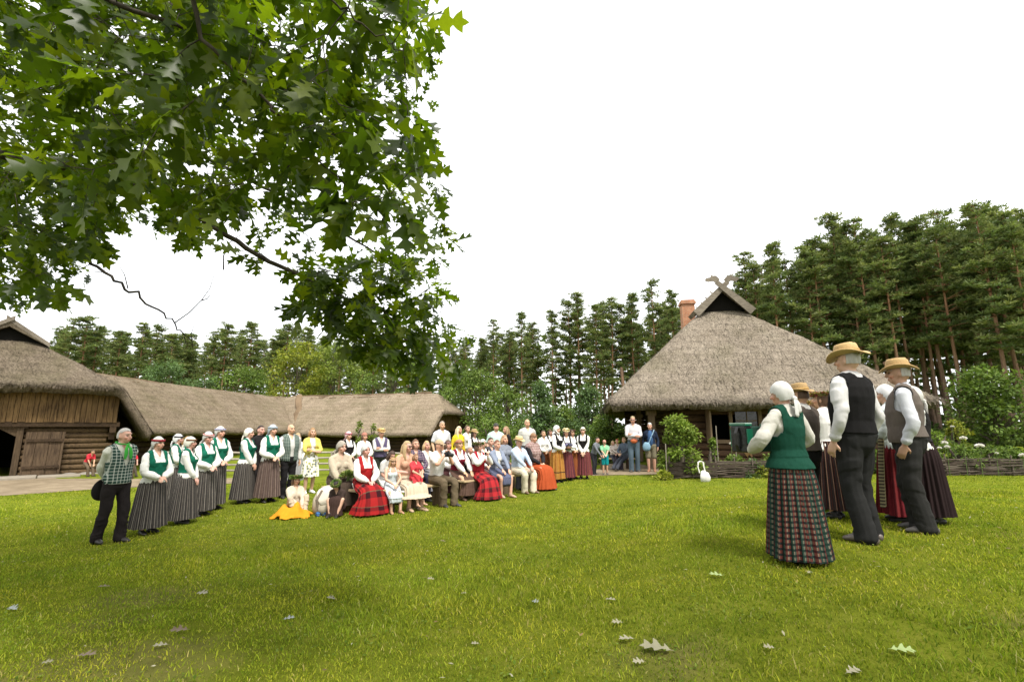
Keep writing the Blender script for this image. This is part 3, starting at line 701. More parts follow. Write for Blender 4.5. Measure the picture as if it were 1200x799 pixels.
def path(name, pix, m, dz=.012, amp=.25):
    P = np.array([gpt(*q)[:2] for q in pix])
    # smooth, ragged outline
    Q = []
    for i in range(len(P)):
        a, b = P[i], P[(i+1) % len(P)]; n = max(2, int(np.linalg.norm(b-a)/.35))
        for t in range(n): Q.append(a+(b-a)*t/n)
    Q = np.array(Q); 
    for i in range(3): Q = (np.roll(Q, 1, 0)+2*Q+np.roll(Q, -1, 0))/4
    Q += rng.normal(0, amp*.35, Q.shape)
    x0, y0 = Q.min(0); x1, y1 = Q.max(0)
    import mathutils.geometry as mg
    st = .3; pts = [Vector(q) for q in Q]
    gxx, gyy = np.meshgrid(np.arange(x0, x1, st), np.arange(y0, y1, st)); inn = inside(Q, gxx.ravel(), gyy.ravel())
    pts += [Vector((a, b)) for a, b in zip(gxx.ravel()[inn], gyy.ravel()[inn])]
    nb = len(Q); r = mg.delaunay_2d_cdt(pts, [], [list(range(nb))], 1, 1e-4)
    vv = np.array([tuple(p) for p in r[0]]); zz = gz(vv[:, 0], vv[:, 1])+dz
    me = bpy.data.meshes.new(name); me.from_pydata(np.column_stack([vv, zz]).tolist(), [], r[2]); me.polygons.foreach_set('use_smooth', np.ones(len(me.polygons), bool))
    o = mesh_obj(name, me, m); tag(o, kind='structure'); PATHS.append(Q); return o
def inside(Q, x, y):
    r = np.zeros(len(x), bool); n = len(Q); j = n-1
    for i in range(n):
        xi, yi = Q[i]; xj, yj = Q[j]
        c = ((yi > y) != (yj > y)) & (x < (xj-xi)*(y-yi)/(yj-yi+1e-12)+xi); r ^= c; j = i
    return r
sand = sand_mat('trodden_sand', (.145,.112,.072), (.245,.195,.128))
path('path', [(-180,590),(-60,584),(40,579),(120,573),(200,569),(290,566),(345,562),(340,559),(290,560),(200,560),(130,562),(60,560),(-20,562),(-150,566)], sand)
path('path', [(690,558),(720,556),(765,557),(800,553),(790,549),(758,546),(742,543),(722,540),(700,542),(706,549),(690,553)], sand)
# ------------------------------------------------------------------ grass blades (stuff)
def grass():
    xs = []; 
    for y0, y1, dens in ((2.6, 4.5, 4200), (4.5, 7, 2700), (7, 10.5, 1200), (10.5, 16, 450)):
        area = (y1-y0)*(y1+y0)*1.12; n = int(area*dens); y = np.sqrt(rng.uniform(y0*y0, y1*y1, n)); x = rng.uniform(-1.12, 1.12, n)*y; xs.append(np.stack([x, y], 1))
    P = np.concatenate(xs)
    keep = np.ones(len(P), bool)
    for Q in PATHS: keep &= ~inside(Q, P[:, 0], P[:, 1])
    # thin out on worn patches
    w = np.sin(P[:, 0]*1.3+1)*np.sin(P[:, 1]*1.1+.5)+.6*np.sin(P[:, 0]*2.9+P[:, 1]*2.3)
    keep &= ~((w > 1.05) & (rng.uniform(size=len(P)) < .6))
    for bx, by, rr in WORN_SHADED: keep &= ~((np.hypot(P[:, 0]-bx, (P[:, 1]-by)*1.3) < rr*rng.uniform(.5, 1.1, len(P))) & (rng.uniform(size=len(P)) < .25))
    P = P[keep]; w = w[keep]; n = len(P)
    d = P[:, 1]
    tall = np.clip(np.sin(P[:, 0]*.9+2)*np.sin(P[:, 1]*1.7)+.3*np.sin(P[:, 0]*4+P[:, 1]*3), 0, 1)
    h = rng.gamma(4.5, .0044, n)*(1+.7*tall)*(1+.02*d); wd = rng.uniform(.0022, .0042, n)*(1+.10*np.maximum(d-3, 0))
    a = rng.uniform(0, 2*math.pi, n); dr = np.stack([np.cos(a), np.sin(a)], 1); b = rng.uniform(0, 2*math.pi, n); ln = np.stack([np.cos(b), np.sin(b)], 1)*(h*rng.uniform(.2, 1.1, n))[:, None]
    z = gz(P[:, 0], P[:, 1])-.004
    p0 = np.column_stack([P-dr*wd[:, None], z]); p1 = np.column_stack([P+dr*wd[:, None], z]); 
    m0 = np.column_stack([P+ln*.35-dr*wd[:, None]*.8, z+h*.6]); m1 = np.column_stack([P+ln*.35+dr*wd[:, None]*.8, z+h*.6]); t = np.column_stack([P+ln, z+h*.92])
    V = np.stack([p0, p1, m1, m0, t], 1).reshape(-1, 3); k = np.arange(n)[:, None]*5
    Fq = np.concatenate([k+np.array([0, 1, 2]), k+np.array([0, 2, 3]), k+np.array([3, 2, 4])])
    pal = np.array([(.160,.205,.020), (.225,.260,.024), (.300,.310,.036), (.098,.138,.014), (.34,.30,.11)])
    pr = rng.choice(5, n, p=[.34, .30, .19, .12, .05]); c = pal[pr]*rng.uniform(.8, 1.25, (n, 1))
    patch = .5+.5*np.sin(P[:, 0]*.8+.4*np.sin(P[:, 1]*1.9))*np.sin(P[:, 1]*.95+1); p2 = .5+.5*np.sin(P[:, 0]*2.3+1.7*np.sin(P[:, 1]*1.3))*np.sin(P[:, 1]*2.9+1.1*np.sin(P[:, 0]*1.7)); p3 = .5+.5*np.sin(P[:, 0]*6.1+np.sin(P[:, 1]*4)*2)*np.sin(P[:, 1]*7.3+2*np.sin(P[:, 0]*5)); c = c*(.70+.22*patch+.24*p2+.20*p3)[:, None]; c[:, 0] *= (.90+.22*p2)
    me = fast_mesh('grass', V, Fq); set_col(me, np.repeat(c, 5, 0))
    tag(mesh_obj('grass', me, attr_mat('grass_blade', .8, trans=.38, spec=.03, tmul=(1.1,1.25,.45))), 'short mown lawn grass covering the yard', 'grass', kind='stuff')
grass()
# broad-leaved weeds in the sward
def weeds():
    Vs = []; Cs = []; n = 15000
    y = np.sqrt(rng.uniform(2.6**2, 9**2, n)); x = rng.uniform(-1.12, 1.12, n)*y
    cl = np.sin(x*2.1+.7)*np.sin(y*2.7) > .1; x, y = x[cl], y[cl]; n = len(x)
    P = np.column_stack([x, y, gz(x, y)+rng.uniform(.008, .03, n)]); D = rand_dirs(n); D[:, 2] = np.abs(D[:, 2])*.3; D /= np.linalg.norm(D, axis=1)[:, None]
    Nn = rand_dirs(n)*.3+np.array([0, 0, 1.]); V, Fq = leaf_quads(P, D, Nn/np.linalg.norm(Nn, axis=1)[:, None], rng.uniform(.012, .034, n), rng.uniform(.010, .022, n))
    me = fast_mesh('clover', V, Fq); c = np.array([(.10,.15,.02), (.16,.21,.04), (.07,.11,.015)])[rng.integers(0, 3, n)]; set_col(me, np.repeat(c, 4, 0))
    tag(mesh_obj('clover', me, attr_mat('grass_blade')), 'small round clover and weed leaves scattered through the lawn', 'clover', kind='stuff')
weeds()
def litter():
    n = 520; y = np.sqrt(rng.uniform(2.7**2, 10**2, n)); x = rng.uniform(-1.1, 1.1, n)*y; P = np.column_stack([x, y, gz(x, y)+rng.uniform(.012, .03, n)]); D = rand_dirs(n); D[:, 2] *= .25; D /= np.linalg.norm(D, axis=1)[:, None]
    Nn = rand_dirs(n)*.5+np.array([0, 0, 1.]); V, Fq = leaf_quads(P, D, Nn/np.linalg.norm(Nn, axis=1)[:, None], rng.uniform(.015, .05, n), rng.uniform(.006, .02, n)); me = fast_mesh('leaf_litter', V, Fq)
    set_col(me, np.repeat(np.array([(.30,.28,.18), (.20,.13,.06), (.12,.08,.04), (.36,.34,.24)])[rng.integers(0, 4, n)], 4, 0)); tag(mesh_obj('leaf_litter', me, attr_mat('petal', .6, trans=.25)), 'scraps of dry leaf strewn over the lawn', 'litter', kind='stuff')
litter()
# ================================================================== thatched buildings
class Fr:
    """a building's own frame: u along the front, v back from the front"""
    def __init__(s, x, y, ang, z=0): s.o = np.array([x, y, z]); s.a = ang; s.M = rz3(ang)
    def __call__(s, u, v, z): return s.o+s.M@np.array([u, v, z], float)
def smin(a, b, k): h = np.clip(.5+.5*(b-a)/k, 0, 1); return b*(1-h)+a*h-k*h*(1-h)
def roof_z(u, v, p):
    side = p['zr']-np.abs(u)*(p['zr']-p['ze'])/p['hw']
    side = p['zr']-np.sqrt(u*u+.12)*(p['zr']-p['ze'])/p['hw']*.985
    if p.get('kink'):
        uk, zk = p['kink']; au = np.sqrt(u*u+.08); z1 = p['zr']-au*(p['zr']-zk)/uk; z2 = zk-(au-uk)*(zk-p['ze'])/(p['hw']-uk); side = smin(z1, z2, .18)
    z = side
    for key, vv in (('h0', v), ('h1', p['len']-v)):
        if p.get(key):
            hb, sl, zt = p[key]      # height at the edge, slope, height where the gablet starts
            hz = hb+vv*sl
            cut = (hz > zt)
            z = np.where(cut, z, smin(z, hz, .20))
    return z
def thatch_roof(p, m, parent, fr, step=.14, th=.34, name='roof', straws=6000, sag=.05, seed=1, rag=.05):
    us = np.linspace(-p['hw'], p['hw'], int(2*p['hw']/step)+1); vs = np.linspace(0, p['len'], int(p['len']/step)+1)
    U, Vv = np.meshgrid(us, vs); z = roof_z(U, Vv, p)
    rg = np.random.default_rng(seed)
    lump = sum(a*np.sin(U*f1+q1)*np.sin(Vv*f2+q2) for a, f1, f2, q1, q2 in [(.03,1.7,1.3,rg.uniform(0,6),1), (.02,3.1,2.9,2,rg.uniform(0,6)), (.012,6.3,7.1,3,4)])
    z = z+lump-sag*np.sin(Vv/p['len']*math.pi)+rg.normal(0, .008, z.shape)
    rgd = rag*np.minimum(1, 1)*rg.normal(0, .4, z.shape)
    nu, nv = len(us), len(vs)
    Uo = U.copy(); Vo = Vv.copy()
    top = np.stack([Uo, Vo, z], -1); bot = np.stack([U*.985, Vv*.985+.0075*p['len'], z-th], -1)
    for A in (top, bot):
        A[0, :, 1] += rg.normal(0, rag*.5, nu); A[-1, :, 1] += rg.normal(0, rag*.5, nu); A[:, 0, 0] += rg.normal(0, rag*.5, nv); A[:, -1, 0] += rg.normal(0, rag*.5, nv)
        A[0, :, 2] += rg.normal(0, rag*.25, nu); A[:, 0, 2] += rg.normal(0, rag*.3, nv); A[:, -1, 2] += rg.normal(0, rag*.3, nv)
    mb = MB(); n = nu*nv
    ids = (np.arange(nv-1)[:, None]*nu+np.arange(nu-1)).ravel()
    q = np.stack([ids, ids+1, ids+nu+1, ids+nu], 1)
    Fs = [tuple(f) for f in q]+[tuple(f[::-1]+n) for f in q]
    edge = [j for j in range(nu)]+[i*nu+nu-1 for i in range(1, nv)]+[(nv-1)*nu+j for j in range(nu-2, -1, -1)]+[i*nu for i in range(nv-2, 0, -1)]
    for a, b in zip(edge, edge[1:]+edge[:1]): Fs.append((b, a, a+n, b+n))
    mb.add(np.concatenate([top.reshape(-1, 3), bot.reshape(-1, 3)]), Fs)
    o_v = np.concatenate(mb.v)@fr.M.T+fr.o
    me = bpy.data.meshes.new(name); 
    # loose straw ends lying on the slope and along the edges
    if straws:
        k = straws; u = rg.uniform(-p['hw'], p['hw'], k); v = rg.uniform(0, p['len'], k)
        e = rg.uniform(size=k); ed = e < .22; v[ed] = rg.uniform(0, .1, ed.sum()); ed2 = (e > .22) & (e < .45); u[ed2] = np.sign(rg.normal(size=ed2.sum()))*(p['hw']-rg.uniform(0, .1, ed2.sum()))
        z0 = roof_z(u, v, p)-sag*np.sin(v/p['len']*math.pi); d = .03
        gu = (roof_z(u+d, v, p)-z0)/d; gv = (roof_z(u, v+d, p)-roof_z(u, v, p))/d; gu = (roof_z(u+d, v, p)-roof_z(u-d, v, p))/(2*d)
        D = np.stack([-gu, -gv, -(gu*gu+gv*gv)], 1)+rg.normal(0, .22, (k, 3)); nn = np.linalg.norm(D, axis=1); ok = (nn > .2) & (np.hypot(gu, gv) < 2.5); D = D/nn[:, None]
        Nn = np.stack([-gu, -gv, np.ones(k)], 1); Nn /= np.linalg.norm(Nn, axis=1)[:, None]
        P = np.stack([u, v, z0+.02], 1); ln = rg.uniform(.12, .34, k); S = np.cross(D, Nn); S /= np.linalg.norm(S, axis=1)[:, None]+1e-9; wd = rg.uniform(.005, .014, k)[:, None]
        D = D+Nn*rg.uniform(-.05, .14, (k, 1))
        SV = np.stack([P-S*wd, P+S*wd, P+D*ln[:, None]+S*wd*.5, P+D*ln[:, None]-S*wd*.5], 1)[ok].reshape(-1, 3)@fr.M.T+fr.o
        SF = np.arange(len(SV)).reshape(-1, 4)+len(o_v); o_v = np.concatenate([o_v, SV]); Fs = Fs+[tuple(f) for f in SF]
    me.from_pydata(o_v.tolist(), [], Fs); sm = np.ones(len(me.polygons), bool); me.polygons.foreach_set('use_smooth', sm); me.update()
    return mesh_obj(name, me, m, parent)
def rel(o, root):  # geometry was made in world space: keep it there under its thing
    o.matrix_parent_inverse = Matrix.Translation(-root.location) if root.rotation_euler.z == 0 else root.matrix_world.inverted(); return o
def prism(fr, u0, u1, v0, v1, z0, z1):
    return [fr(u0,v0,z0), fr(u1,v0,z0), fr(u1,v1,z0), fr(u0,v1,z0), fr(u0,v0,z1), fr(u1,v0,z1), fr(u1,v1,z1), fr(u0,v1,z1)]
def log_wall(mb, fr, u0, u1, v, z0, z1, h=.26, axis='u', outer=-1, holes=(), jit=.012, stick=.0):
    """stacked round logs; holes are (a0,a1,z0,z1) along the wall"""
    n = max(1, int(round((z1-z0)/h))); h = (z1-z0)/n
    for i in range(n):
        zc = z0+h*(i+.5); segs = [(u0-stick*(i % 2), u1+stick*(i % 2))]
        for a0, a1, b0, b1 in holes:
            if b0 < zc < b1:
                ns = []
                for s0, s1 in segs:
                    if a1 <= s0 or a0 >= s1: ns.append((s0, s1))
                    else:
                        if a0 > s0: ns.append((s0, a0))
                        if a1 < s1: ns.append((a1, s1))
                segs = ns
        for s0, s1 in segs:
            rr = h*.5*random.uniform(.96, 1.03); t = np.linspace(0, 2*math.pi, 11)[:-1]; k = max(2, int((s1-s0)/1.2)+1); rings = []
            for q in np.linspace(s0, s1, k):
                j = random.gauss(0, jit); c = []
                for a in t:
                    dv = math.cos(a)*rr*.82+j; dz = math.sin(a)*rr*1.01
                    c.append(fr(q, v+dv, zc+dz) if axis == 'u' else fr(v+dv, q, zc+dz))
                rings.append(np.array(c))
            mb.ring(rings)
def planks(mb, fr, u0, u1, v, zf, zt, w=.2, t=.04, axis='u', ragged=.03):
    """vertical boards between zf(u) and zt(u)"""
    u = u0; i = 0
    while u < u1-.02:
        ww = min(w*random.uniform(.75, 1.2), u1-u); dv = random.uniform(-.012, .012)-(.02 if i % 2 else 0)
        a, b = u+.006, u+ww-.006; i += 1; u += ww
        za, zb = zf((a+b)/2)-random.uniform(0, ragged), min(zt(a), zt(b))
        if za > zb-.05: continue
        q = lambda uu, vv, z: fr(uu, vv, z) if axis == 'u' else fr(vv, uu, z)
        P = [q(a,v+dv,za), q(b,v+dv,za), q(b,v+dv+t,za), q(a,v+dv+t,za), q(a,v+dv,zt(a)), q(b,v+dv,zt(b)), q(b,v+dv+t,zt(b)), q(a,v+dv+t,zt(a))]
        mb.hexa(P)
logm = wood('weathered_log', (.018,.012,.008), (.085,.055,.031), 0)
logd = wood('dark_log', (.040,.025,.015), (.135,.080,.042), 0)
logy = wood('honey_log', (.11,.068,.03), (.33,.225,.11), 0)
plankm = wood('honey_plank', (.036,.021,.011), (.24,.150,.066), 2)
plankd = wood('dark_plank', (.030,.019,.011), (.15,.10,.055), 2)
grey_w = wood('grey_wood', (.14,.12,.095), (.36,.32,.26), 0)
grey_v = wood('grey_wood_upright', (.12,.10,.08), (.33,.29,.24), 2)
gable_w = wood('gable_wood', (.085,.07,.055), (.25,.215,.17), 0)
black = plain('dark_inside', (.010,.009,.008), .95, spec=.05)  # near-black colour that paints the shade inside openings
# ---------------- farmhouse
HF = Fr(8.55, 16.2, R(-9.5), .08)
HP_ = dict(hw=5.15, ze=2.42, zr=7.45, len=16.5, h0=(2.36, .93, 6.62), h1=(2.36, .95, 6.62))
house = empty('farmhouse', HF.o, 0, 'brown log farmhouse under a huge steep grey thatched roof with crossed gable boards', 'farmhouse')
th_house = thatch('grey_thatch', (.045,.037,.028), (.42,.36,.285))
def hb(mb, name, m, parent=None, smooth=False):
    o = mb.build(name, m, parent or house, smooth); return o
def put(o, thing):           # world-space mesh under an unrotated Empty
    o.parent = thing; o.matrix_parent_inverse = Matrix.Translation(-Vector(thing.location)); return o
PARTW = []
def pw(mb, name, m, thing, smooth=False, label=None):
    """part built from world-space shapes, moved into its thing's own frame"""
    mb.v = [v-np.array(thing.location) for v in mb.v]; o = mb.build(name, m, thing, smooth)
    if label: o['label'] = label
    return o
def pr(o, thing):
    me = o.data; c = coords(me)-np.array(thing.location, np.float32); me.vertices.foreach_set('co', c.astype(np.float32).ravel()); me.update(); return o
roof = pr(thatch_roof(HP_, th_house, house, HF, .13, .32, 'roof', 22000, .03, 3, rag=.035), house)
# gablet at the top of the front hip: near-black panel painting the shaded opening, barge boards crossing into carved horse heads
vg = (6.62-2.36)/.93
sl = (7.45-2.42)/5.15
mb = MB(); hwg = (7.45-6.50)/sl
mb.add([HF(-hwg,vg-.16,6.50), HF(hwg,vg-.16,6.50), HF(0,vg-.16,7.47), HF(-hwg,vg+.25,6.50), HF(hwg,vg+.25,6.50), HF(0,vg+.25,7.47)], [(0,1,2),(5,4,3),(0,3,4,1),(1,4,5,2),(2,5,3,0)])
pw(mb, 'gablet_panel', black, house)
# small projecting gablet thatch
mb = MB()
for s in (-1, 1):
    o0 = (hwg+.14)*s
    mb.hexa([HF(0,vg-.5,7.40), HF(o0,vg-.4,6.38), HF(o0,vg+.9,6.38), HF(0,vg+.9,7.40), HF(0,vg-.5,7.64), HF(o0+.12*s,vg-.4,6.52), HF(o0+.12*s,vg+.9,6.52), HF(0,vg+.9,7.64)])
pw(mb, 'gablet_roof', th_house, house)
for s in (-1, 1):
    mb = MB(); dirv = np.array([-s*1., 0, sl]); dirv /= np.linalg.norm(dirv); pn = np.array([s*sl, 0, 1.]); pn /= np.linalg.norm(pn)
    a = np.array([s*(hwg+.24), vg-.56-.03*s, 6.40]); ln = np.linalg.norm([hwg+.24, (hwg+.24)*sl])
    b = a+dirv*(ln+.28)
    def q(p): return HF(*p)
    w_ = .17
    a2 = a-pn*.07; b2 = b-pn*.07; mb.hexa([q(a2-pn*w_), q(b2-pn*w_*.6), q(b2-pn*w_*.6+(0,.05,0)), q(a2-pn*w_+(0,.05,0)), q(a2+pn*w_), q(b2+pn*w_*.6), q(b2+pn*w_*.6+(0,.05,0)), q(a2+pn*w_+(0,.05,0))])
    # carved head: neck, muzzle and ear profile
    pts = [(0,-.11), (.22,-.13), (.42,-.30), (.62,-.34), (.66,-.22), (.50,-.08), (.58,.03), (.46,.04), (.36,.12), (.2,.13), (0,.11)]
    f_ = [q(b-dirv*.05+dirv*x*.72+pn*y*1.0) for x, y in pts]; k_ = [q(b-dirv*.05+dirv*x*.72+pn*y*1.0+(0,.05,0)) for x, y in pts]; n_ = len(pts)
    mb.add(f_+k_, [tuple(range(n_)), tuple(range(2*n_-1, n_-1, -1))]+[(i, i+n_, (i+1) % n_+n_, (i+1) % n_) for i in range(n_)])
    pw(mb, 'gable_board', gable_w, house)
# ridge poles (crossed sticks holding the ridge)
for i in range(9):
    v = vg+.9+i*1.0
    mb = MB()
    for s in (-1, 1): mb.tube([HF(-s*.18, v, 7.70), HF(s*.62, v+.03*s, 6.92)], [.035, .04], 6)
    pw(mb, 'ridge_pole', grey_w, house)
# chimney
brick_m, nt, out = newmat('brick'); tb_ = N(nt, 'ShaderNodeTexBrick'); tcn = N(nt, 'ShaderNodeTexCoord'); sx = N(nt, 'ShaderNodeSeparateXYZ'); L(nt, tcn.outputs['Object'], sx.inputs[0]); cb = N(nt, 'ShaderNodeCombineXYZ')
L(nt, math_(nt, 'ADD', sx.outputs[0], sx.outputs[1]), cb.inputs[0]); L(nt, sx.outputs[2], cb.inputs[1]); L(nt, cb.outputs[0], tb_.inputs['Vector'])
tb_.inputs['Scale'].default_value = 4.; tb_.inputs['Color1'].default_value = (.38,.13,.055,1); tb_.inputs['Color2'].default_value = (.50,.22,.11,1); tb_.inputs['Mortar'].default_value = (.35,.28,.2,1); tb_.inputs['Mortar Size'].default_value = .03
nb_ = tex(nt, scale=3); bsdf(nt, out, mixc(nt, 1., tb_.outputs[0], ramp(nt, nb_, [(.3, (.7,)*3), (.7, (1.15,)*3)]), 'MULTIPLY'), .9, bump=tb_.outputs[1], bstr=-.3, bdist=.02)
CH = Fr(*at_y(806, 372, 22.6)[:2], R(-9.5), 0); ct = at_y(806, 353, 22.6)[2]
mb = MB(); mb.hexa(prism(CH, -.36, .36, -.36, .36, 4.6, ct-.18))
mb = MB(); mb.hexa(prism(CH, -.29, .29, -.29, .29, 4.6, ct-.20)); mb.hexa(prism(CH, -.35, .35, -.35, .35, ct-.199, ct-.08)); mb.hexa(prism(CH, -.31, .31, -.31, .31, ct-.079, ct))
pw(mb, 'chimney', brick_m, house)
# walls
wu0, wu1, wv = -3.75, 4.1, 1.25
win = [(-1.55, .05, 1.02, 2.02)]
mb = MB(); log_wall(mb, HF, wu0+1.35, wu1, wv, -.1, 2.9, .24, holes=win, stick=.18); pw(mb, 'wall', logd, house, True)
mb = MB(); log_wall(mb, HF, wv, 14.5, wu0+1.35, -.1, 2.9, .24, axis='v'); log_wall(mb, HF, wv, 14.5, wu1, -.1, 2.9, .24, axis='v'); log_wall(mb, HF, wu0, wu1, 14.5, -.1, 2.9, .24); pw(mb, 'wall', logd, house, True)
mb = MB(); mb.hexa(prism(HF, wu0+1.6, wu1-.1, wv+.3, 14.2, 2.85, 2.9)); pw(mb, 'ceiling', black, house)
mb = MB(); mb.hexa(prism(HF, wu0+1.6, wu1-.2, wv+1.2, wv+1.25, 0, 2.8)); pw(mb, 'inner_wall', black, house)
# posts of the side gallery, eave beam
for pu, pv in ((-3.62, 1.25), (-3.30, 3.6), (-3.62, 6.2)):
    mb = MB(); mb.hexa(prism(HF, pu-.11, pu+.11, pv-.11, pv+.11, -.1, 2.75)); mb.hexa(prism(HF, pu-.17, pu+.17, pv-.17, pv+.17, 1.9, 2.05)); pw(mb, 'gallery_post', wood('gallery_oak', (.10,.07,.045), (.26,.19,.12), 2), house)
mb = MB(); mb.hexa(prism(HF, -3.9, 4.5, wv-.14, wv+.14, 2.55, 2.80)); mb.hexa(prism(HF, -3.78, -3.46, wv+.15, 14, 2.5, 2.75)); pw(mb, 'eave_beam', logd, house)
for u in np.arange(-4.6, 4.8, .85):
    mb = MB(); mb.tube([HF(u, .12, 2.14), HF(u, wv+.6, 2.14+(wv+.48)*.93)], [.06, .06], 6); pw(mb, 'rafter', logd, house)
# window: open casement on the left, small panes on the right
mb = MB(); a0, a1, z0, z1 = win[0]
for s0, s1, y0, y1 in ((a0-.12, a0, z0-.12, z1+.12), (a1, a1+.12, z0-.12, z1+.12), (a0, a1, z1, z1+.12), (a0-.16, a1+.16, z0-.13, z0-.002), ((a0+a1)/2-.19, (a0+a1)/2-.07, z0, z1)):
    mb.hexa(prism(HF, s0, s1, wv-.2, wv-.08, y0, y1))
frame = pw(mb, 'window', wood('window_frame', (.12,.085,.05), (.25,.18,.11), 2), house)
mb = MB(); mb.hexa(prism(HF, a0+.85, a1-.02, wv-.11, wv-.09, z0+.01, z1-.01)); mb.v = [v-np.array(house.location) for v in mb.v]
mb.build('pane', plain('old_glass', (.02,.02,.018), .06, spec=.5), frame)
mb = MB()
for k in (1, 2): mb.hexa(prism(HF, a0+.85, a1-.02, wv-.135, wv-.112, z0+k*(z1-z0)/3-.015, z0+k*(z1-z0)/3+.015))
mb.hexa(prism(HF, a0+1.22, a0+1.25, wv-.140, wv-.136, z0+.01, z1-.01)); mb.v = [v-np.array(house.location) for v in mb.v]; mb.build('glazing_bar', wood('window_frame', (0,0,0), (0,0,0)), frame)
# open shutter leaf standing out at the left of the window
mb = MB(); mb.hexa(prism(HF, a0-.20, a0-.14, wv-.85, wv-.22, z0-.05, z1+.05)); pw(mb, 'shutter', wood('window_frame', (0,0,0), (0,0,0)), house)
# door in the gallery wall on the left
mb = MB(); planks(mb, HF, 2.1, 3.1, wu0+1.2, lambda u: .05, lambda u: 1.9, .17, .05, axis='v'); pw(mb, 'door', plankd, house)
mb = MB(); 
for i in range(16): log = mb.ell(HF(-2.5+i*.45+random.uniform(-.05,.05), wv-.02, -.03), (.26, .18, .13), 8, 6)
pw(mb, 'foundation', plain('field_stone', (.22,.2,.17), .9), house, True)
# ---------------- left barn (we look straight at its half-hipped gable end)
BF0 = Fr(*gpt(3, 560)[:2], R(43), -.30); BF = Fr(*BF0(-.6, 0, 0)[:2], R(43), -.30)
BP = dict(hw=4.75, ze=1.62, zr=5.80, len=9., h0=(3.42, .88, 5.28), h1=(3.4, .9, 5.2), kink=(3.55, 3.52))
barn = empty('barn', BF.o, 0, 'old log barn with open doorway, plank gable and thatched half hip', 'barn')
th_barn = thatch('brown_thatch', (.048,.038,.028), (.29,.238,.178)); BR = Fr(*(BF(0,-.95,0)[:2]), R(43), -.30)
pr(thatch_roof(BP, th_barn, barn, BR, .13, .34, 'roof', 14000, .03, 5), barn)
sB = (BP['zr']-BP['ze'])/BP['hw']; vgB = (5.28-3.42)/.88; hg = (BP['zr']-5.15)/.64
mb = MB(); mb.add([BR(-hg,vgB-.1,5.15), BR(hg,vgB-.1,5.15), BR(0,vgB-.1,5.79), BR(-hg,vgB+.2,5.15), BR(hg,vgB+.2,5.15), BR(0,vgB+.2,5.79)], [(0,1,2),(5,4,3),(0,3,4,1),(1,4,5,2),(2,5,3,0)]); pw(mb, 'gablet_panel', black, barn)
for s in (-1, 1):
    mb = MB(); A_ = BR(s*(hg+.20), vgB-.42, 5.01); B_ = BR(-s*.12, vgB-.42, 5.97); up = np.array([0, 0, .17]); bk = BR(0, .06, 0)-BR(0, 0, 0)+np.array([0, 0, 0.]); sh_ = (BR(0,.03*s,0)-BR(0,0,0))
    mb.hexa([A_+sh_, B_+sh_, B_+bk+sh_, A_+bk+sh_, A_+up+sh_, B_+up+sh_, B_+up+bk+sh_, A_+up+bk+sh_]); pw(mb, 'gable_board', gable_w, barn)
    mb = MB(); mb.hexa([BR(0,vgB-.38,5.71), BR(s*(hg+.15),vgB-.38,5.05), BR(s*(hg+.15),vgB+.6,5.05), BR(0,vgB+.6,5.71), BR(0,vgB-.38,5.89), BR(s*(hg+.2),vgB-.38,5.19), BR(s*(hg+.2),vgB+.6,5.19), BR(0,vgB+.6,5.89)]); pw(mb, 'gablet_roof', th_barn, barn)
def barn_top(u): return min(3.34, BP['zr']-abs(u)*.64-.42, 3.52-(abs(u)-3.55)*1.58-.42)
bz = 2.02; wc = 3.35
door_u = (-1.4, .76)
mb = MB(); log_wall(mb, BF, -wc, wc, 0, 0, bz, .20, holes=[(door_u[0], door_u[1], .0, 1.80)], stick=.2); pw(mb, 'wall', wood('barn_log', (.030,.020,.012), (.165,.108,.055), 0), barn, True)
mb = MB(); log_wall(mb, BF, 0.3, 7, wc, 0, bz, .25, axis='v'); log_wall(mb, BF, .3, 7, -wc, 0, bz, .25, axis='v'); pw(mb, 'wall', logm, barn, True)
mb = MB(); planks(mb, BF, -3.6, 3.6, -.32, lambda u: bz+.02, barn_top, .17); pw(mb, 'gable_planking', plankm, barn)
mb = MB(); mb.hexa(prism(BF, -3.7, 3.7, -.30, -.05, bz-.16, bz+.015)); pw(mb, 'tie_beam', logm, barn)
for u in (-3.5, 3.5):
    mb = MB(); mb.hexa(prism(BF, u-.1, u+.1, -.32, -.12, 1.62, bz-.17)); mb.hexa(prism(BF, u-.09, u+.09, -.13, .1, 1.35, 1.62)); pw(mb, 'bracket', logm, barn)
mb = MB(); mb.hexa(prism(BF, door_u[0]-.2, door_u[0], -.2, .12, 0, 1.8)); mb.hexa(prism(BF, door_u[1], door_u[1]+.18, -.2, .12, 0, 1.8)); mb.hexa(prism(BF, door_u[0]-.3, door_u[1]+.28, -.22, .12, 1.801, 1.98))
for s, ue in ((1, door_u[0]), (-1, door_u[1])): mb.hexa([BF(ue,-.15,1.55), BF(ue+s*.02,-.15,1.5), BF(ue+s*.02,.05,1.5), BF(ue,.05,1.55), BF(ue,-.15,1.80), BF(ue+s*.5,-.15,1.80), BF(ue+s*.5,.05,1.80), BF(ue,.05,1.80)])
pw(mb, 'door_frame', wood('door_oak', (.035,.024,.015), (.12,.082,.048), 2), barn)
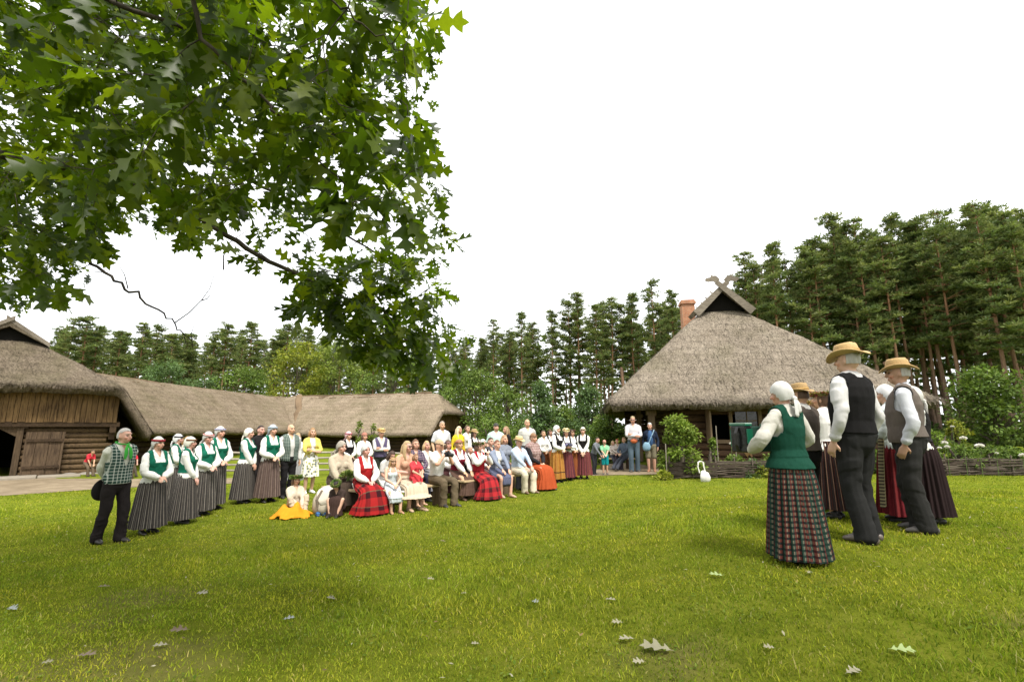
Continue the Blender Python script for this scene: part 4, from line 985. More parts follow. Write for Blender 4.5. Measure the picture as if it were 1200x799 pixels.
# open leaf folded back against the wall
mb = MB(); planks(mb, BF, 1.02, 2.10, -.40, lambda u: .06, lambda u: 1.66, .3, .06); dl = pw(mb, 'door', wood('barn_door', (.038,.025,.016), (.135,.092,.055), 2), barn)
mb = MB(); mb.hexa(prism(BF, 1.06, 2.06, -.46, -.425, .32, .42)); mb.hexa(prism(BF, 1.06, 2.06, -.46, -.425, 1.3, 1.40)); mb.v = [v-np.array(barn.location) for v in mb.v]; mb.build('ledge', logm, dl)
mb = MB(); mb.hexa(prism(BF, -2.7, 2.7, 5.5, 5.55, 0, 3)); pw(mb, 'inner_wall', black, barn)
mb = MB(); mb.hexa(prism(BF, -2.7, 2.7, .25, 6.9, 1.95, 2.0)); pw(mb, 'loft_floor', logm, barn)
mb = MB()
for i in range(13):
    c = BF(-2.6+i*.5, -.05, -.02); mb.ell(c, (.3, .3, .12), 8, 6)
pw(mb, 'foundation', plain('field_stone', (.22,.2,.17), .9), barn, True)
# stone and timber threshold before the door
for u0, u1, v0, v1, h in ((-2.8, -1.3, -1.35, -.42, .12), (-1.28, .1, -1.45, -.46, .14), (.12, 1.5, -1.3, -.5, .11), (1.52, 2.7, -1.2, -.55, .09)):
    mb = MB(); mb.hexa(prism(BF, u0, u1, v0, v1, -.15, h)); o = mb.build('paving_slab', plain('pale_stone', (.24,.21,.165), .9, .25, 5))
    bv = o.modifiers.new('b', 'BEVEL'); bv.width = .03; bv.segments = 2
    tag(o, 'flat pale stone slab lying before the open barn doorway', 'slab', 'stone slabs before the barn door')
# ---------------- long barn running away from us, and its cross wing
AF = Fr(-20.9, 19.5, 0, -.45); AP = dict(hw=3.75, ze=1.80, zr=4.95, len=27., h0=None, h1=None)
longb = empty('long_barn', AF.o, 0, 'long low barn with brown thatched roof behind the row of green bodices', 'barn', )
th_long = thatch('tan_thatch', (.062,.049,.034), (.37,.298,.212))
pr(thatch_roof(AP, th_long, longb, AF, .2, .24, 'roof', 12000, .10, 8, rag=.025), longb)
mb = MB(); log_wall(mb, AF, 1, 22, 2.6, 0, 2.3, .26, axis='v'); log_wall(mb, AF, 1, 26, -2.6, 0, 2.3, .26, axis='v'); pw(mb, 'wall', logm, longb, True)
for v in (2, 4.6, 7.2, 9.8, 12.4, 15, 17.6, 20.2):
    mb = MB(); mb.hexa(prism(AF, 3.2, 3.38, v-.09, v+.09, 0, 1.72)); pw(mb, 'post', logm, longb)
mb = MB()
for i in range(130):
    v = .3+i*.2; q = random.uniform(-.1, .1); mb.tube([AF(-.25, v+q, 4.66-.16*math.sin(v/27*math.pi)), AF(.35+random.uniform(0,.2), v-q+.1, 4.48-.16*math.sin(v/27*math.pi)+random.uniform(-.05,.05))], [.026, .02], 5)
mb.tube([AF(0.05, .1+j*1.35, 4.64-.16*math.sin((.1+j*1.35)/27*math.pi)+random.uniform(-.03, .05)) for j in range(20)], [.08]*20, 6)
pw(mb, 'ridge_capping', wood('ridge_straw', (.085,.058,.034), (.22,.155,.095), 1), longb)
# wing: ridge runs left-right, half-hipped gable end at the right
w0 = at_y(352, 470, 42.5); w1 = at_y(503, 470, 38.2); dW = w1[:2]-w0[:2]; lenW = float(np.linalg.norm(dW)); angW = math.atan2(dW[1], dW[0])
class FrW(Fr): pass
WF = Fr(w1[0], w1[1], angW+math.pi/2, -.5)      # v runs from the right-hand gable back along the ridge
WP = dict(hw=3.7, ze=1.55, zr=5.0, len=lenW+3.5, h0=(3.15, .95, 9.), h1=None)
WR = Fr(*(WF(0,-2.35,0)[:2]), angW+math.pi/2, -.5)
wing = empty('cross_barn', WF.o, 0, 'thatched barn wing with boarded half-hipped end behind the seated crowd', 'barn')
WP['len'] += 2.35
th_wing = thatch('pale_thatch', (.085,.068,.048), (.43,.35,.255))
pr(thatch_roof(WP, th_wing, wing, WR, .18, .24, 'roof', 9000, .03, 12, rag=.025), wing)
mb = MB(); log_wall(mb, WR, .9, lenW+3, -2.6, 0, 2.3, .26, axis='v'); log_wall(mb, WR, .9, lenW+3, 2.6, 0, 2.3, .26, axis='v'); log_wall(mb, WR, -2.6, 2.6, .9, 0, 1.8, .26, stick=.2); pw(mb, 'wall', logm, wing, True)
mb = MB(); planks(mb, WR, -2.6, 2.6, .65, lambda u: 1.75, lambda u: min(3.3, 5.0-abs(u)*.93-.35), .2); pw(mb, 'gable_planking', plankm, wing)
mb = MB()
for v in (2.6, 5.2, 7.8): mb.hexa(prism(WR, -3.1, -2.9, v-.1, v+.1, 0, 2.1)); 
pw(mb, 'post', logm, wing)
mb = MB(); mb.tube([WR(0, 2.2+j, 4.70+random.uniform(-.04, .05)-.05*math.sin(j/14*3.1)) for j in range(int(lenW+3))], [.09]*int(lenW+3), 6)
for i in range(60): q = random.uniform(-.1, .1); v = 2.3+i*.2; mb.tube([WR(.2, v+q, 4.66), WR(-.4-random.uniform(0,.2), v-q, 4.46)], [.03, .025], 5)
pw(mb, 'ridge_capping', wood('ridge_straw', (0,0,0), (0,0,0)), wing)
# straw laid in the valley where the two roofs meet
mb = MB(); va = [at_y(351-3*t, 464+42*t, 42.0-3.6*t) for t in np.linspace(0, 1, 9)]; mb.tube([v+np.array([random.gauss(0,.05), -.05, .05]) for v in va], [.26]*9, 8, ry=[.09]*9, ref=(1,0,0)); pw(mb, 'valley_straw', wood('ridge_straw', (0,0,0), (0,0,0)), wing)
# dark porch boards between the long barn and the wing
mb = MB(); c0 = at_y(352, 512, 39.5); c1 = at_y(398, 512, 38.0)
PF = Fr(c0[0], c0[1], math.atan2(c1[1]-c0[1], c1[0]-c0[0]), -.5); lp = float(np.linalg.norm(c1[:2]-c0[:2]))
planks(mb, PF, 0, lp, 0, lambda u: 0, lambda u: 2.2, .25); pw(mb, 'plank_wall', plankd, wing)
# ================================================================== trees
LEAFM = attr_mat('tree_leaf', .6, trans=.32, spec=.12, tmul=(1.1,1.15,.6), scale=3)
def foliage_mesh(name, P, D, Nn, ln, wd, cols):
    V, Fq = leaf_quads(P, D, Nn, ln, wd); me = fast_mesh(name, V, Fq); set_col(me, np.repeat(cols, 4, 0)); return me
def barkm(name, a, b, top=None, z0=6, z1=12):
    m, nt, out = newmat(name); n1 = tex(nt, scale=5, detail=6, mapscale=(3,3,.6))
    col = mixc(nt, ramp(nt, n1, [(.35, (0,)*3), (.65, (1,)*3)]), a, b)
    if top:
        tc = N(nt, 'ShaderNodeTexCoord'); s_ = N(nt, 'ShaderNodeSeparateXYZ'); L(nt, tc.outputs['Object'], s_.inputs[0])
        mr = N(nt, 'ShaderNodeMapRange'); mr.inputs[1].default_value = z0; mr.inputs[2].default_value = z1; L(nt, s_.outputs[2], mr.inputs[0])
        col = mixc(nt, mr.outputs[0], col, top)
    bsdf(nt, out, col, .9, bump=n1, bstr=.7, bdist=.04, spec=.1); return m
pine_bark = barkm('pine_bark', (.085,.058,.042), (.20,.135,.095), (.23,.125,.068), 4, 11)
dark_bark = barkm('grey_bark', (.06,.05,.04), (.16,.13,.10))
def pine_meshes(seed, H=19., bare=.42, spread=2.6, dens=1.):
    rg = np.random.default_rng(seed); tr = MB(); n = 9
    bend = rg.normal(0, .25, 2); P = [(bend[0]*math.sin(t*2.6), bend[1]*math.sin(t*2.1), H*t) for t in np.linspace(0, 1, n)]; P = np.array(P); P[0, 2] = -.4
    tr.tube(P, np.linspace(.19, .03, n), 8)
    Ps = []; Ds = []; Cs = []; Ls = []
    pal = np.array([(.125,.165,.056), (.160,.20,.066), (.092,.130,.046), (.20,.225,.084)])
    z = H*bare
    while z < H*.995:
        t = (z/H-bare)/(1-bare); axis_ = np.array([np.interp(z, P[:, 2], P[:, 0]), np.interp(z, P[:, 2], P[:, 1]), z])
        nb = rg.integers(2, 5)
        for b in range(nb):
            a = rg.uniform(0, 2*math.pi); ln = spread*1.12*(.18+.82*(1-t)**.7)*rg.uniform(.4, 1.1)*(1. if t > .18 else rg.uniform(.2, .8))
            up = rg.uniform(.0, .35)+.5*t; d = np.array([math.cos(a), math.sin(a), up]); d /= np.linalg.norm(d)
            e = axis_+d*ln+np.array([0, 0, -.1*ln]); mid = axis_+d*ln*.5
            tr.tube([axis_, mid, e], [.035*(1-t)+.018, .025, .010], 5)
            k = max(3, int(ln*4.2*dens))
            for q in range(k):
                f = rg.uniform(.35, 1.05); c = axis_*(1-f)+e*f+rg.normal(0, .20, 3)*np.array([1, 1, .35]); m = rg.integers(18, 28)
                dd = rand_dirs(m, rg); dd[:, 2] = np.abs(dd[:, 2])*.7-.10; dd += d*.35; dd /= np.linalg.norm(dd, axis=1)[:, None]
                Ps.append(np.repeat(c[None], m, 0)+dd*rg.uniform(0, .22, (m, 1))); Ds.append(dd); Cs.append(np.repeat((pal[rg.integers(0, 4)]*rg.uniform(.75, 1.25))[None], m, 0)); Ls.append(rg.uniform(.18, .40, m))
        z += rg.uniform(.30, .78)*(H/19)*(1.15-.55*t)
    Pp = np.concatenate(Ps); Dd = np.concatenate(Ds); Ll = np.concatenate(Ls)
    return tr.mesh('trunk', True), foliage_mesh('crown', Pp, Dd, rand_dirs(len(Pp), rg), Ll, Ll*.30, np.concatenate(Cs))
def leafy_meshes(seed, H=6., R_=2., base=.2, leaf=.16, n=5000, pal=((.10,.17,.03), (.07,.12,.02), (.15,.22,.05)), shape='round', nclump=60, stem=.10):
    rg = np.random.default_rng(seed); tr = MB(); pal = np.array(pal)
    tr.tube([(0,0,-.3), (rg.normal(0,.1), rg.normal(0,.1), H*.45), (rg.normal(0,.15), rg.normal(0,.15), H*.93)], [stem, stem*.7, stem*.15], 7)
    Cc = []; 
    while len(Cc) < nclump:
        z = rg.uniform(base, 1.); 
        rr = {'round': math.sqrt(max(0, 1-((z-.55)/.47)**2)), 'cone': (1-z)**.75*1.1+.08, 'shrub': math.sqrt(max(0, 1-(max(0, z-.35)/.65)**2))}[shape]
        a = rg.uniform(0, 6.28); q = math.sqrt(rg.uniform(.12, 1.05))*rr*R_*rg.uniform(.75, 1.1); Cc.append((math.cos(a)*q, math.sin(a)*q, z*H))
    Cc = np.array(Cc)
    for c in Cc[::2]: tr.tube([(0, 0, max(.1, c[2]*.6)), (c[0]*.5, c[1]*.5, c[2]*.82), tuple(c)], [stem*.3, stem*.2, .006], 5)
    per = n//nclump; P = []; D = []; C = []; Nn = []
    for c in Cc:
        s = R_*rg.uniform(.16, .34); dd = rand_dirs(per, rg); rad = rg.uniform(.2, 1, (per, 1))**.6
        P.append(c+dd*rad*s*np.array([1.15, 1.15, .7])); o = dd+np.array([0, 0, -.25])+rg.normal(0, .35, (per, 3)); D.append(o/np.linalg.norm(o, axis=1)[:, None])
        m = dd*.4+np.array([0, 0, .9])+rg.normal(0, .35, (per, 3)); Nn.append(m/np.linalg.norm(m, axis=1)[:, None]); C.append(pal[rg.choice(len(pal), per)]*rg.uniform(.75, 1.25))
    P, D, Nn, C = map(np.concatenate, (P, D, Nn, C)); ln = rg.uniform(.65, 1.25, len(P))*leaf
    return tr.mesh('trunk', True), foliage_mesh('crown', P, D, Nn, ln, ln*.55, C)
def tree(name, meshes, bark, loc, label, cat='tree', group=None, s=1., rz=None, crown='crown', trunk='trunk', lean=(0, 0)):
    o = empty(name, loc, random.uniform(0, 6.28) if rz is None else rz, label, cat, group); o.scale = (s, s, s) if not isinstance(s, tuple) else s
    o.rotation_euler[0], o.rotation_euler[1] = lean
    for nm, me, m in ((trunk, meshes[0], bark), (crown, meshes[1], LEAFM)):
        if not me.materials: me.materials.append(m)
        c = bpy.data.objects.new(nm, me); COL.objects.link(c); c.parent = o
    return o
PINES = [pine_meshes(i, 19, b, sp, d) for i, (b, sp, d) in enumerate(((.38,2.6,1.1), (.46,2.3,1.1), (.32,2.9,1.05), (.52,2.5,1.05), (.42,2.1,1.2), (.26,2.7,1.1), (.36,2.2,1.1), (.48,2.8,1.)), 20)]
# skyline of the wood: pixel column, pixel row of the top, distance
FRONT = [(66,381,92),(84,378,90),(106,384,93),(128,388,91),(150,386,90),(170,384,93),(190,390,91),(208,389,95),(238,392,90),(256,380,88),(274,384,90),(292,392,92),(312,386,86),(330,377,84),(350,382,86),(372,392,86),(395,398,84),(420,402,80),(437,398,82),(462,400,80),(490,396,78),(520,388,76),(545,386,76),
 (563,384,76),(580,372,75),(596,374,76),(612,366,74),(630,370,75),(648,352,72),(668,358,72),(684,354,70),(700,344,68),(716,352,67),(735,342,66),(752,350,66),(772,332,64),(796,350,62),(818,346,62),(838,356,60),(862,332,56),
 (884,304,54),(902,312,53),(925,290,52),(944,300,52),(962,286,51),(985,276,50),(1004,262,49),(1022,270,48),(1042,256,47),(1064,262,47),(1083,258,46),(1102,270,47),(1118,252,45),(1136,244,44),(1155,262,44),(1172,246,43),(1190,240,42),(1210,236,42),(1235,240,40),(1260,232,40),(1290,228,39)]
PL = {}
def zone(px): return 'behind the long barn' if px < 440 else 'left of the farmhouse' if px < 760 else 'behind the farmhouse' if px < 990 else 'behind the flower bed'
ORD = ['first','second','third','fourth','fifth','sixth','seventh','eighth','ninth','tenth','eleventh','twelfth','thirteenth','fourteenth','fifteenth','sixteenth','seventeenth','eighteenth','nineteenth','twentieth','twenty-first','twenty-second','twenty-third','twenty-fourth','twenty-fifth']
cnt = {}
for i, (px, py, d) in enumerate(FRONT):
    d = d*random.uniform(.96, 1.04); py += 12*(px > 1110); py += random.choice((-7, -3, 0, 4, 9, 14))*(70/d)**.5; p = at_y(px, 505, d); z0 = float(gz(p[0], d)); top = at_y(px, py, d)[2]; s = (top-z0)/19
    zn = zone(px); cnt[zn] = cnt.get(zn, 0)+1
    tree('pine_tree', PINES[(i*3) % 8], pine_bark, (p[0], d, z0), f'skyline pine {zn}, {ORD[cnt[zn]-1]} from the left', 'tree', 'skyline pines', s=(s*random.uniform(.85, 1.12)*(1.25 if px < 450 else 1),)*2+(s,), lean=(random.gauss(0, .012), random.gauss(0, .014)))
E0 = np.array([(q[0], q[2]) for q in FRONT], float)
k = 0
for row, (dd, npx) in enumerate(((4, 54), (9, 42), (15, 40), (23, 36))):
    for j in range(npx):
        px = 40+(1260/npx)*(j+random.uniform(.05, .95)); d0 = np.interp(px, E0[:, 0], E0[:, 1]); d = d0+dd+random.uniform(-1.5, 2.5); tp = np.interp(px, E0[:, 0], [q[1] for q in FRONT])+(random.uniform(8, 44) if px > 450 else random.uniform(3, 18))*(60/d0)**.5
        if row > 1 and 630 < px < 730 and random.random() < .6: continue
        p = at_y(px, 505, d); z0 = float(gz(p[0], d)); s = (at_y(px, tp, d)[2]-z0)/19
        tree('pine_tree', PINES[(j*5+row*3) % 8], pine_bark, (p[0], d, z0), f'pine deep in the wood {zone(px)}, behind the skyline row', 'tree', f'inner pines {zone(px)}', s=s, lean=(random.gauss(0, .02), random.gauss(0, .03))); k += 1
# deciduous trees and saplings
def leafy_at(name, px, py_top, py_base, d, Rm, label, pal, shape='round', seed=0, leaf=.22, n=6000, group=None, cat='tree', nclump=70, base=.18):
    p = at_y(px, py_base, d); z0 = float(gz(p[0], d)); H = at_y(px, py_top, d)[2]-z0
    return tree(name, leafy_meshes(seed, H, Rm, base, leaf, n, pal, shape, nclump), dark_bark, (p[0], d, z0-.05), label, cat, group)
YG = ((.24,.27,.035), (.30,.31,.05), (.17,.21,.03)); MG = ((.11,.17,.035), (.08,.13,.025), (.16,.22,.05)); DG = ((.06,.10,.02), (.045,.075,.018), (.09,.13,.03)); BGn = ((.10,.16,.06), (.13,.20,.08), (.08,.13,.045))
leafy_at('maple_tree', 343, 403, 500, 62, 3.6, 'bright yellow-green leafy tree rising above the corner of the barn roofs', YG, seed=1, leaf=.34, n=7000)
leafy_at('lime_tree', 388, 404, 500, 66, 4.6, 'broad mid green leafy tree right of the yellow-green one', ((.16,.21,.04), (.12,.17,.03), (.20,.24,.05)), seed=2, leaf=.36, n=8000)
leafy_at('willow_tree', 190, 426, 500, 48, 2.8, 'low bluish green bushy tree just over the long barn ridge', BGn, seed=3, leaf=.24)
leafy_at('willow_tree', 282, 432, 500, 52, 3.0, 'dull green bushy tree over the ridge left of the yellow-green tree', MG, seed=4, leaf=.26)
leafy_at('birch_tree', 236, 440, 500, 54, 1.8, 'small pale leafy tree peeping over the middle of the long barn ridge', BGn, seed=5, leaf=.24, n=3000)
leafy_at('lime_tree', 458, 414, 520, 58, 4.0, 'leafy green tree above the ridge of the barn wing', MG, seed=6, leaf=.3, n=7000)
leafy_at('hazel_tree', 556, 436, 530, 40, 3.2, 'dense green hazel behind the standing onlookers, right of the barn wing', MG, seed=7, leaf=.24, n=8000, base=.05)
leafy_at('hazel_tree', 592, 456, 530, 36, 2.2, 'light green hazel behind the boy in the cap', MG, seed=8, leaf=.2, n=6000, base=.02, shape='shrub')
leafy_at('hazel_tree', 522, 450, 530, 46, 2.4, 'dark green bush at the end of the barn wing', DG, seed=9, leaf=.24, n=5000, base=.02, shape='shrub')
leafy_at('alder_sapling', 634, 449, 530, 32, 1.7, 'young pale green sapling above the white head cloth', BGn, seed=10, leaf=.19, n=6000, shape='cone', base=.03)
leafy_at('alder_sapling', 691, 455, 530, 29, 1.6, 'young green sapling beside the thatched corner of the farmhouse', BGn, seed=11, leaf=.18, n=6000, shape='cone', base=.03)
leafy_at('alder_sapling', 662, 476, 530, 33, 1.4, 'low green sapling between two taller ones', MG, seed=12, leaf=.18, n=4000, shape='shrub', base=.02)
leafy_at('elder_bush', 712, 488, 530, 24, 1.15, 'low leafy bush at the farmhouse gallery corner', MG, seed=13, leaf=.15, n=4500, shape='shrub', cat='bush', base=.02)
leafy_at('elder_bush', 575, 490, 530, 27, 1.8, 'low green bush behind the yellow jacket', MG, seed=14, leaf=.16, n=4000, shape='shrub', cat='bush', base=.02)
for px, tp, d, sd in ((418, 493, 24, 30), (436, 496, 24.5, 31)):
    leafy_at('birch_sapling', px, tp, 545, d, .35, {418:'thin leafy branch stuck upright left of the flowered hat man', 436:'thin leafy branch stuck upright right behind the crowd'}[px], ((.20,.25,.05), (.14,.19,.04)), seed=sd, leaf=.13, n=500, shape='cone', cat='sapling', nclump=22, base=.1)
# undergrowth along the edge of the wood: one mass
def undergrowth():
    Ps = []; Cs = []
    for j in range(420):
        px = random.uniform(-60, 1290); d0 = np.interp(px, E0[:, 0], E0[:, 1]); d = d0+random.uniform(-5, 14); p = at_y(px, 505, d); s = random.uniform(.8, 2.2)*d/70; n = 130
        dd = rand_dirs(n); Ps.append(np.array([p[0], d, gz(p[0], d)+s*.5])+dd*np.array([1.5, 1.3, 1.])*s*rng.uniform(.3, 1, (n, 1))); Cs.append(np.repeat((np.array([(.05,.085,.02), (.07,.11,.025), (.035,.06,.016)])[j % 3])[None], n, 0))
    P = np.concatenate(Ps); P[:, 2] = np.maximum(P[:, 2], gz(P[:, 0], P[:, 1])); n = len(P); l_ = rng.uniform(.25, .6, n)
    me = foliage_mesh('undergrowth', P, rand_dirs(n), rand_dirs(n), l_, l_*.6, np.concatenate(Cs)); tag(mesh_obj('undergrowth', me, LEAFM), 'dark undergrowth along the edge of the pine wood', 'undergrowth', kind='stuff')
undergrowth()
def far_wood():
    n = 26000; px = rng.uniform(-120, 1330, n); d = np.interp(px, E0[:, 0], E0[:, 1])+rng.uniform(30, 42, n); tp = np.interp(px, E0[:, 0], [q[1] for q in FRONT])
    h = (500-tp)/F*d*.82; x = (px-CX)/F*d*1.02; z = rng.uniform(0, 1, n)**1.1*h*np.where((px > 640) & (px < 725), .5, 1)
    P = np.column_stack([x, d, z]); l_ = rng.uniform(.5, 1.5, n); c = np.array([(.045,.075,.02), (.06,.09,.025), (.035,.055,.018)])[rng.integers(0, 3, n)]
    me = foliage_mesh('far_wood', P, rand_dirs(n), rand_dirs(n), l_, l_*.7, c); tag(mesh_obj('far_wood', me, LEAFM), 'dim depth of the pine wood behind the trunks', 'wood', kind='stuff')
far_wood()
# ------------------------------------------------------------------ garden before the farmhouse
leafy_at('mock_orange_bush', 798, 486, 556, 14.9, .60, 'big bright leafy bush in front of the farmhouse left of the window', ((.16,.23,.035), (.11,.17,.025), (.22,.28,.06)), 'shrub', 40, .105, 4500, cat='bush', nclump=70, base=.12)
leafy_at('hop_plant', 838, 512, 553, 15.2, .17, 'slim climbing plant under the farmhouse window', ((.18,.26,.05), (.13,.2,.03)), 'cone', 41, .09, 700, cat='plant', nclump=40, base=.03)
leafy_at('spruce_bush', 1174, 433, 545, 17.8, 1.30, 'large rounded dark green bush behind the right-hand flower bed', ((.095,.15,.03), (.07,.115,.022), (.135,.19,.04)), 'round', 42, .15, 9000, cat='bush', nclump=120, base=.03)
for i, (px, tp, d, r, pal, lab) in enumerate(((815, 545, 14.7, .32, YG, 'yellow-green herb tuft inside the wattle bed left of the bag'), (862, 533, 14.8, .35, MG, 'white-topped leafy herb beside the accordion'), (880, 538, 14.5, .40, BGn, 'grey-green cabbage-like plant sagging over the wattle'),
   (778, 552, 14.2, .25, YG, 'small bright weed clump at the end of the wattle bed'), (848, 541, 14.6, .36, ((.2,.27,.05), (.15,.2,.03)), 'light green herb row over the wattle'), (893, 546, 14.3, .3, YG, 'yellow-leaved plant hanging over the wattle'), (912, 532, 15, .5, MG, 'leafy plant half hidden behind the accordion player'),
   (1102, 505, 15.8, .55, ((.17,.25,.04), (.12,.18,.03)), 'tall leafy peony clump beside the man in the brown waistcoat'), (1128, 520, 15.2, .6, MG, 'peony bush with a white flower in the middle of the right bed'), (1158, 522, 15.2, .6, MG, 'peony bush below the rounded dark bush'), (1190, 524, 15.2, .6, MG, 'peony bush at the right end of the bed'), (1128, 492, 17, .45, YG, 'feathery pale plant beside the rounded dark bush'), (1080, 520, 15.4, .6, MG, 'peony bush hidden behind the singers'), (960, 528, 15.4, .7, MG, 'bed plant seen between the singers'), (1030, 528, 15.4, .7, MG, 'bed plant behind the tall man'))):
    leafy_at('garden_plant', px, tp, 556, d+.35, r*.95, lab, pal, 'shrub', 50+i, .095, 1700, cat='plant', nclump=40, base=.02, group='plants in the wattle beds')
# peonies: white flower heads
for px, py, d, r, lab in ((1107, 519, 15.0, .10, 'left white peony of the pair beside the waistcoat'), (1110, 524, 14.9, .09, 'lower white peony next to the waistcoat'), (1101, 525, 14.9, .07, 'small white peony nearest the sleeve'), (1129, 514, 14.8, .11, 'white peony standing highest in the right bed'), (1148, 523, 14.7, .13, 'largest white peony in the right bed'), (1199, 534, 14.6, .11, 'white peony at the right edge of the picture'), (1116, 500, 15.4, .06, 'small white bloom high among pale leaves'), (857, 520, 14.7, .07, 'white bloom beside the accordion'), (1168, 531, 14.7, .05, 'tiny white bud over the wattle')):
    c = at_y(px, py, d); n = 70; dd = rand_dirs(n); dd[:, 2] = np.abs(dd[:, 2])*.8; me = foliage_mesh('flower', dd*r*.28, dd, rand_dirs(n), r*.7, r*.6, np.tile((.78,.76,.70), (n, 1)))
    o = empty('peony', c, 0, lab, 'flower', 'white peonies'); mesh_obj('flower_head', me, attr_mat('petal', .6, trans=.25), o)
    mb = MB(); g_ = float(gz(c[0], c[1])); mb.tube([(0, .05, g_-c[2]), (0, .03, (g_-c[2])*.4), (0, 0, 0)], [.008, .007, .006], 5); mb.build('stem', plain('plant_stem', (.10,.15,.04), .6), o)
# wattle fences
def wattle(label, pts, h=.5, name='wattle_fence'):
    P = [np.array((*gpt(px, py)[:2],)) for px, py in pts]; o = empty(name, (*P[0], float(gz(*P[0]))), 0, label, 'fence', 'wattle fences round the garden beds'); org = np.array(o.location)
    wt = [wood('wattle_dark', (.028,.021,.016), (.095,.073,.055), 0), wood('wattle_grey', (.055,.044,.034), (.17,.14,.11), 0)]
    mbs = [MB(), MB()]; sd = 0
    for a, b in zip(P, P[1:]):
        ln = np.linalg.norm(b-a); d = (b-a)/ln; nrm = np.array([-d[1], d[0]]); ns = max(2, int(ln/.55)); 
        for i in range(ns+1):
            q = a+d*ln*i/ns; z = float(gz(*q)); mb = MB(); mb.tube([np.array([q[0], q[1], z-.1])-org, np.array([q[0]+random.gauss(0,.01), q[1], z+h+random.uniform(.04,.16)])-org], [.028, .022], 6); mb.build('stake', wt[1], o)
        z = .03
        while z < h:
            ph = random.choice((0, math.pi)); t = np.linspace(-.01, 1.01, ns*4+1); m = random.choice((0, 0, 1)); off = random.uniform(-.02, .02)
            pts3 = []
            for tt in t:
                q = a+d*ln*tt+nrm*.036*math.sin(tt*ns*math.pi+math.pi/2+ph); pts3.append(np.array([q[0], q[1], float(gz(*q))+z+.012*math.sin(tt*9+ph*3+z*40)+off*.3])-org)
            rr = random.uniform(.011, .022); mbs[m].tube(pts3, np.linspace(rr, rr*.7, len(pts3)), 6); z += rr*1.45
    for m, mb in enumerate(mbs):
        if mb.v: mb.build('woven_rods', wt[m], o, True)
    return o
wattle('dark woven wattle fence of the bed below the farmhouse window', [(806, 553), (785, 561), (840, 560.5), (905, 559.5), (1010, 559)], .50)
wattle('woven wattle fence in front of the white peonies at the right', [(1040, 558), (1110, 557), (1215, 557.5), (1330, 559)], .50)
# bean stakes in the bed
for px, py, d in ((838.5, 499, 15.0), (860.5, 506, 15.0), (779.5, 520, 14.6)):
    c = at_y(px, py, d); g_ = float(gz(c[0], d)); mb = MB(); mb.tube([(0,0,g_-c[2]-.05), (.01,0,0)], [.018, .014], 6); o = mb.build('bean_stake', grey_v); o.location = c
    tag(o, {838.5:'tall thin grey stake standing right of the hop plant', 860.5:'shorter grey stake standing near the accordion', 779.5:'thin stake standing in the leaves of the big bush'}[px], 'stake')
# soil inside the beds
soil = sand_mat('garden_soil', (.06,.042,.028), (.10,.07,.045))
path('soil', [(790,558),(905,557),(1010,556),(1010,548),(905,547),(812,549)], soil, .03, .1); path('soil', [(1042,556),(1110,555),(1330,556),(1330,545),(1110,546),(1042,547)], soil, .03, .1)
# ------------------------------------------------------------------ rail fence behind the audience
def rail_fence(label, a, b, n, rails=4, h=.95):
    A, B = np.array(gpt(*a)), np.array(gpt(*b)); o = empty('rail_fence', A, 0, label, 'fence', 'grey rail fences'); 
    for i in range(n+1):
        q = A+(B-A)*i/n; z = float(gz(q[0], q[1])); p = np.array([q[0], q[1], z])-A
        for s in (-.06, .06):
            mb = MB(); mb.tube([p+(s*.3, s, -.1), p+(s*.3, s, h+random.uniform(.0,.12))], [.042, .036], 7); mb.build('post', grey_v, o, True)
    for r in range(rails):
        z = .18+r*(h-.25)/(rails-1)
        for i in range(n):
            q0 = A+(B-A)*(i-.08)/n; q1 = A+(B-A)*(i+1.08)/n; mb = MB(); dz = (.04 if i % 2 else 0)
            mb.tube([np.array([*q[:2], float(gz(q[0], q[1]))+z+dz+random.gauss(0, .015)])-A for q in (q0, (q0+q1)/2, q1)], [.042, .045, .036], 7, ry=[.03]*3); mb.build('rail', grey_w, o, True)
    return o
rail_fence('long grey split-rail fence behind the green bodices and the yellow cardigan', (262, 557), (388, 556.5), 4)
rail_fence('short grey split-rail fence behind the seated crowd', (392, 556.5), (474, 556), 3)
rail_fence('grey split-rail fence between the barn and the first singers', (176, 558), (250, 558), 3)
# wooden gate post beside the barn
c = gpt(148, 561); mb = MB(); mb.tube([(0,0,-.1), (0,0,.55), (.02,0,1.05)], [.20,.19,.17], 10); o = mb.build('tree_stump', wood('stump', (.09,.06,.045), (.24,.17,.13), 2), None, True); o.location = c; tag(o, 'thick weathered wooden post beside the second red shirt', 'post')
# ================================================================== the oak over the camera
HALF = [(0,.010),(.10,.012),(.13,.03),(.20,.13),(.28,.23),(.292,.09),(.36,.06),(.45,.20),(.50,.30),(.60,.37),(.607,.14),(.66,.08),(.74,.19),(.86,.29),(.866,.10),(.92,.07),(1.0,0)]
def leaf_template(fold=.25, curl=.25):
    xs = np.array([h[0] for h in HALF]); ys = np.array([h[1] for h in HALF]); n = len(xs)
    def pt(x, y): 
        y = y*.84; return np.stack([x, y*math.cos(fold), np.abs(y)*math.sin(fold)-curl*(x-.3)**2*.5], -1)
    V = np.concatenate([pt(xs, 0*xs), pt(xs, ys), pt(xs, -ys)])
    Fq = [(i, i+1, n+i+1, n+i) for i in range(n-1)]+[(i+1, i, 2*n+i, 2*n+i+1) for i in range(n-1)]
    return V, np.array(Fq)
LT = [leaf_template(f, c) for f, c in ((.25, .3), (.05, .5), (.4, .1), (-.15, .4))]
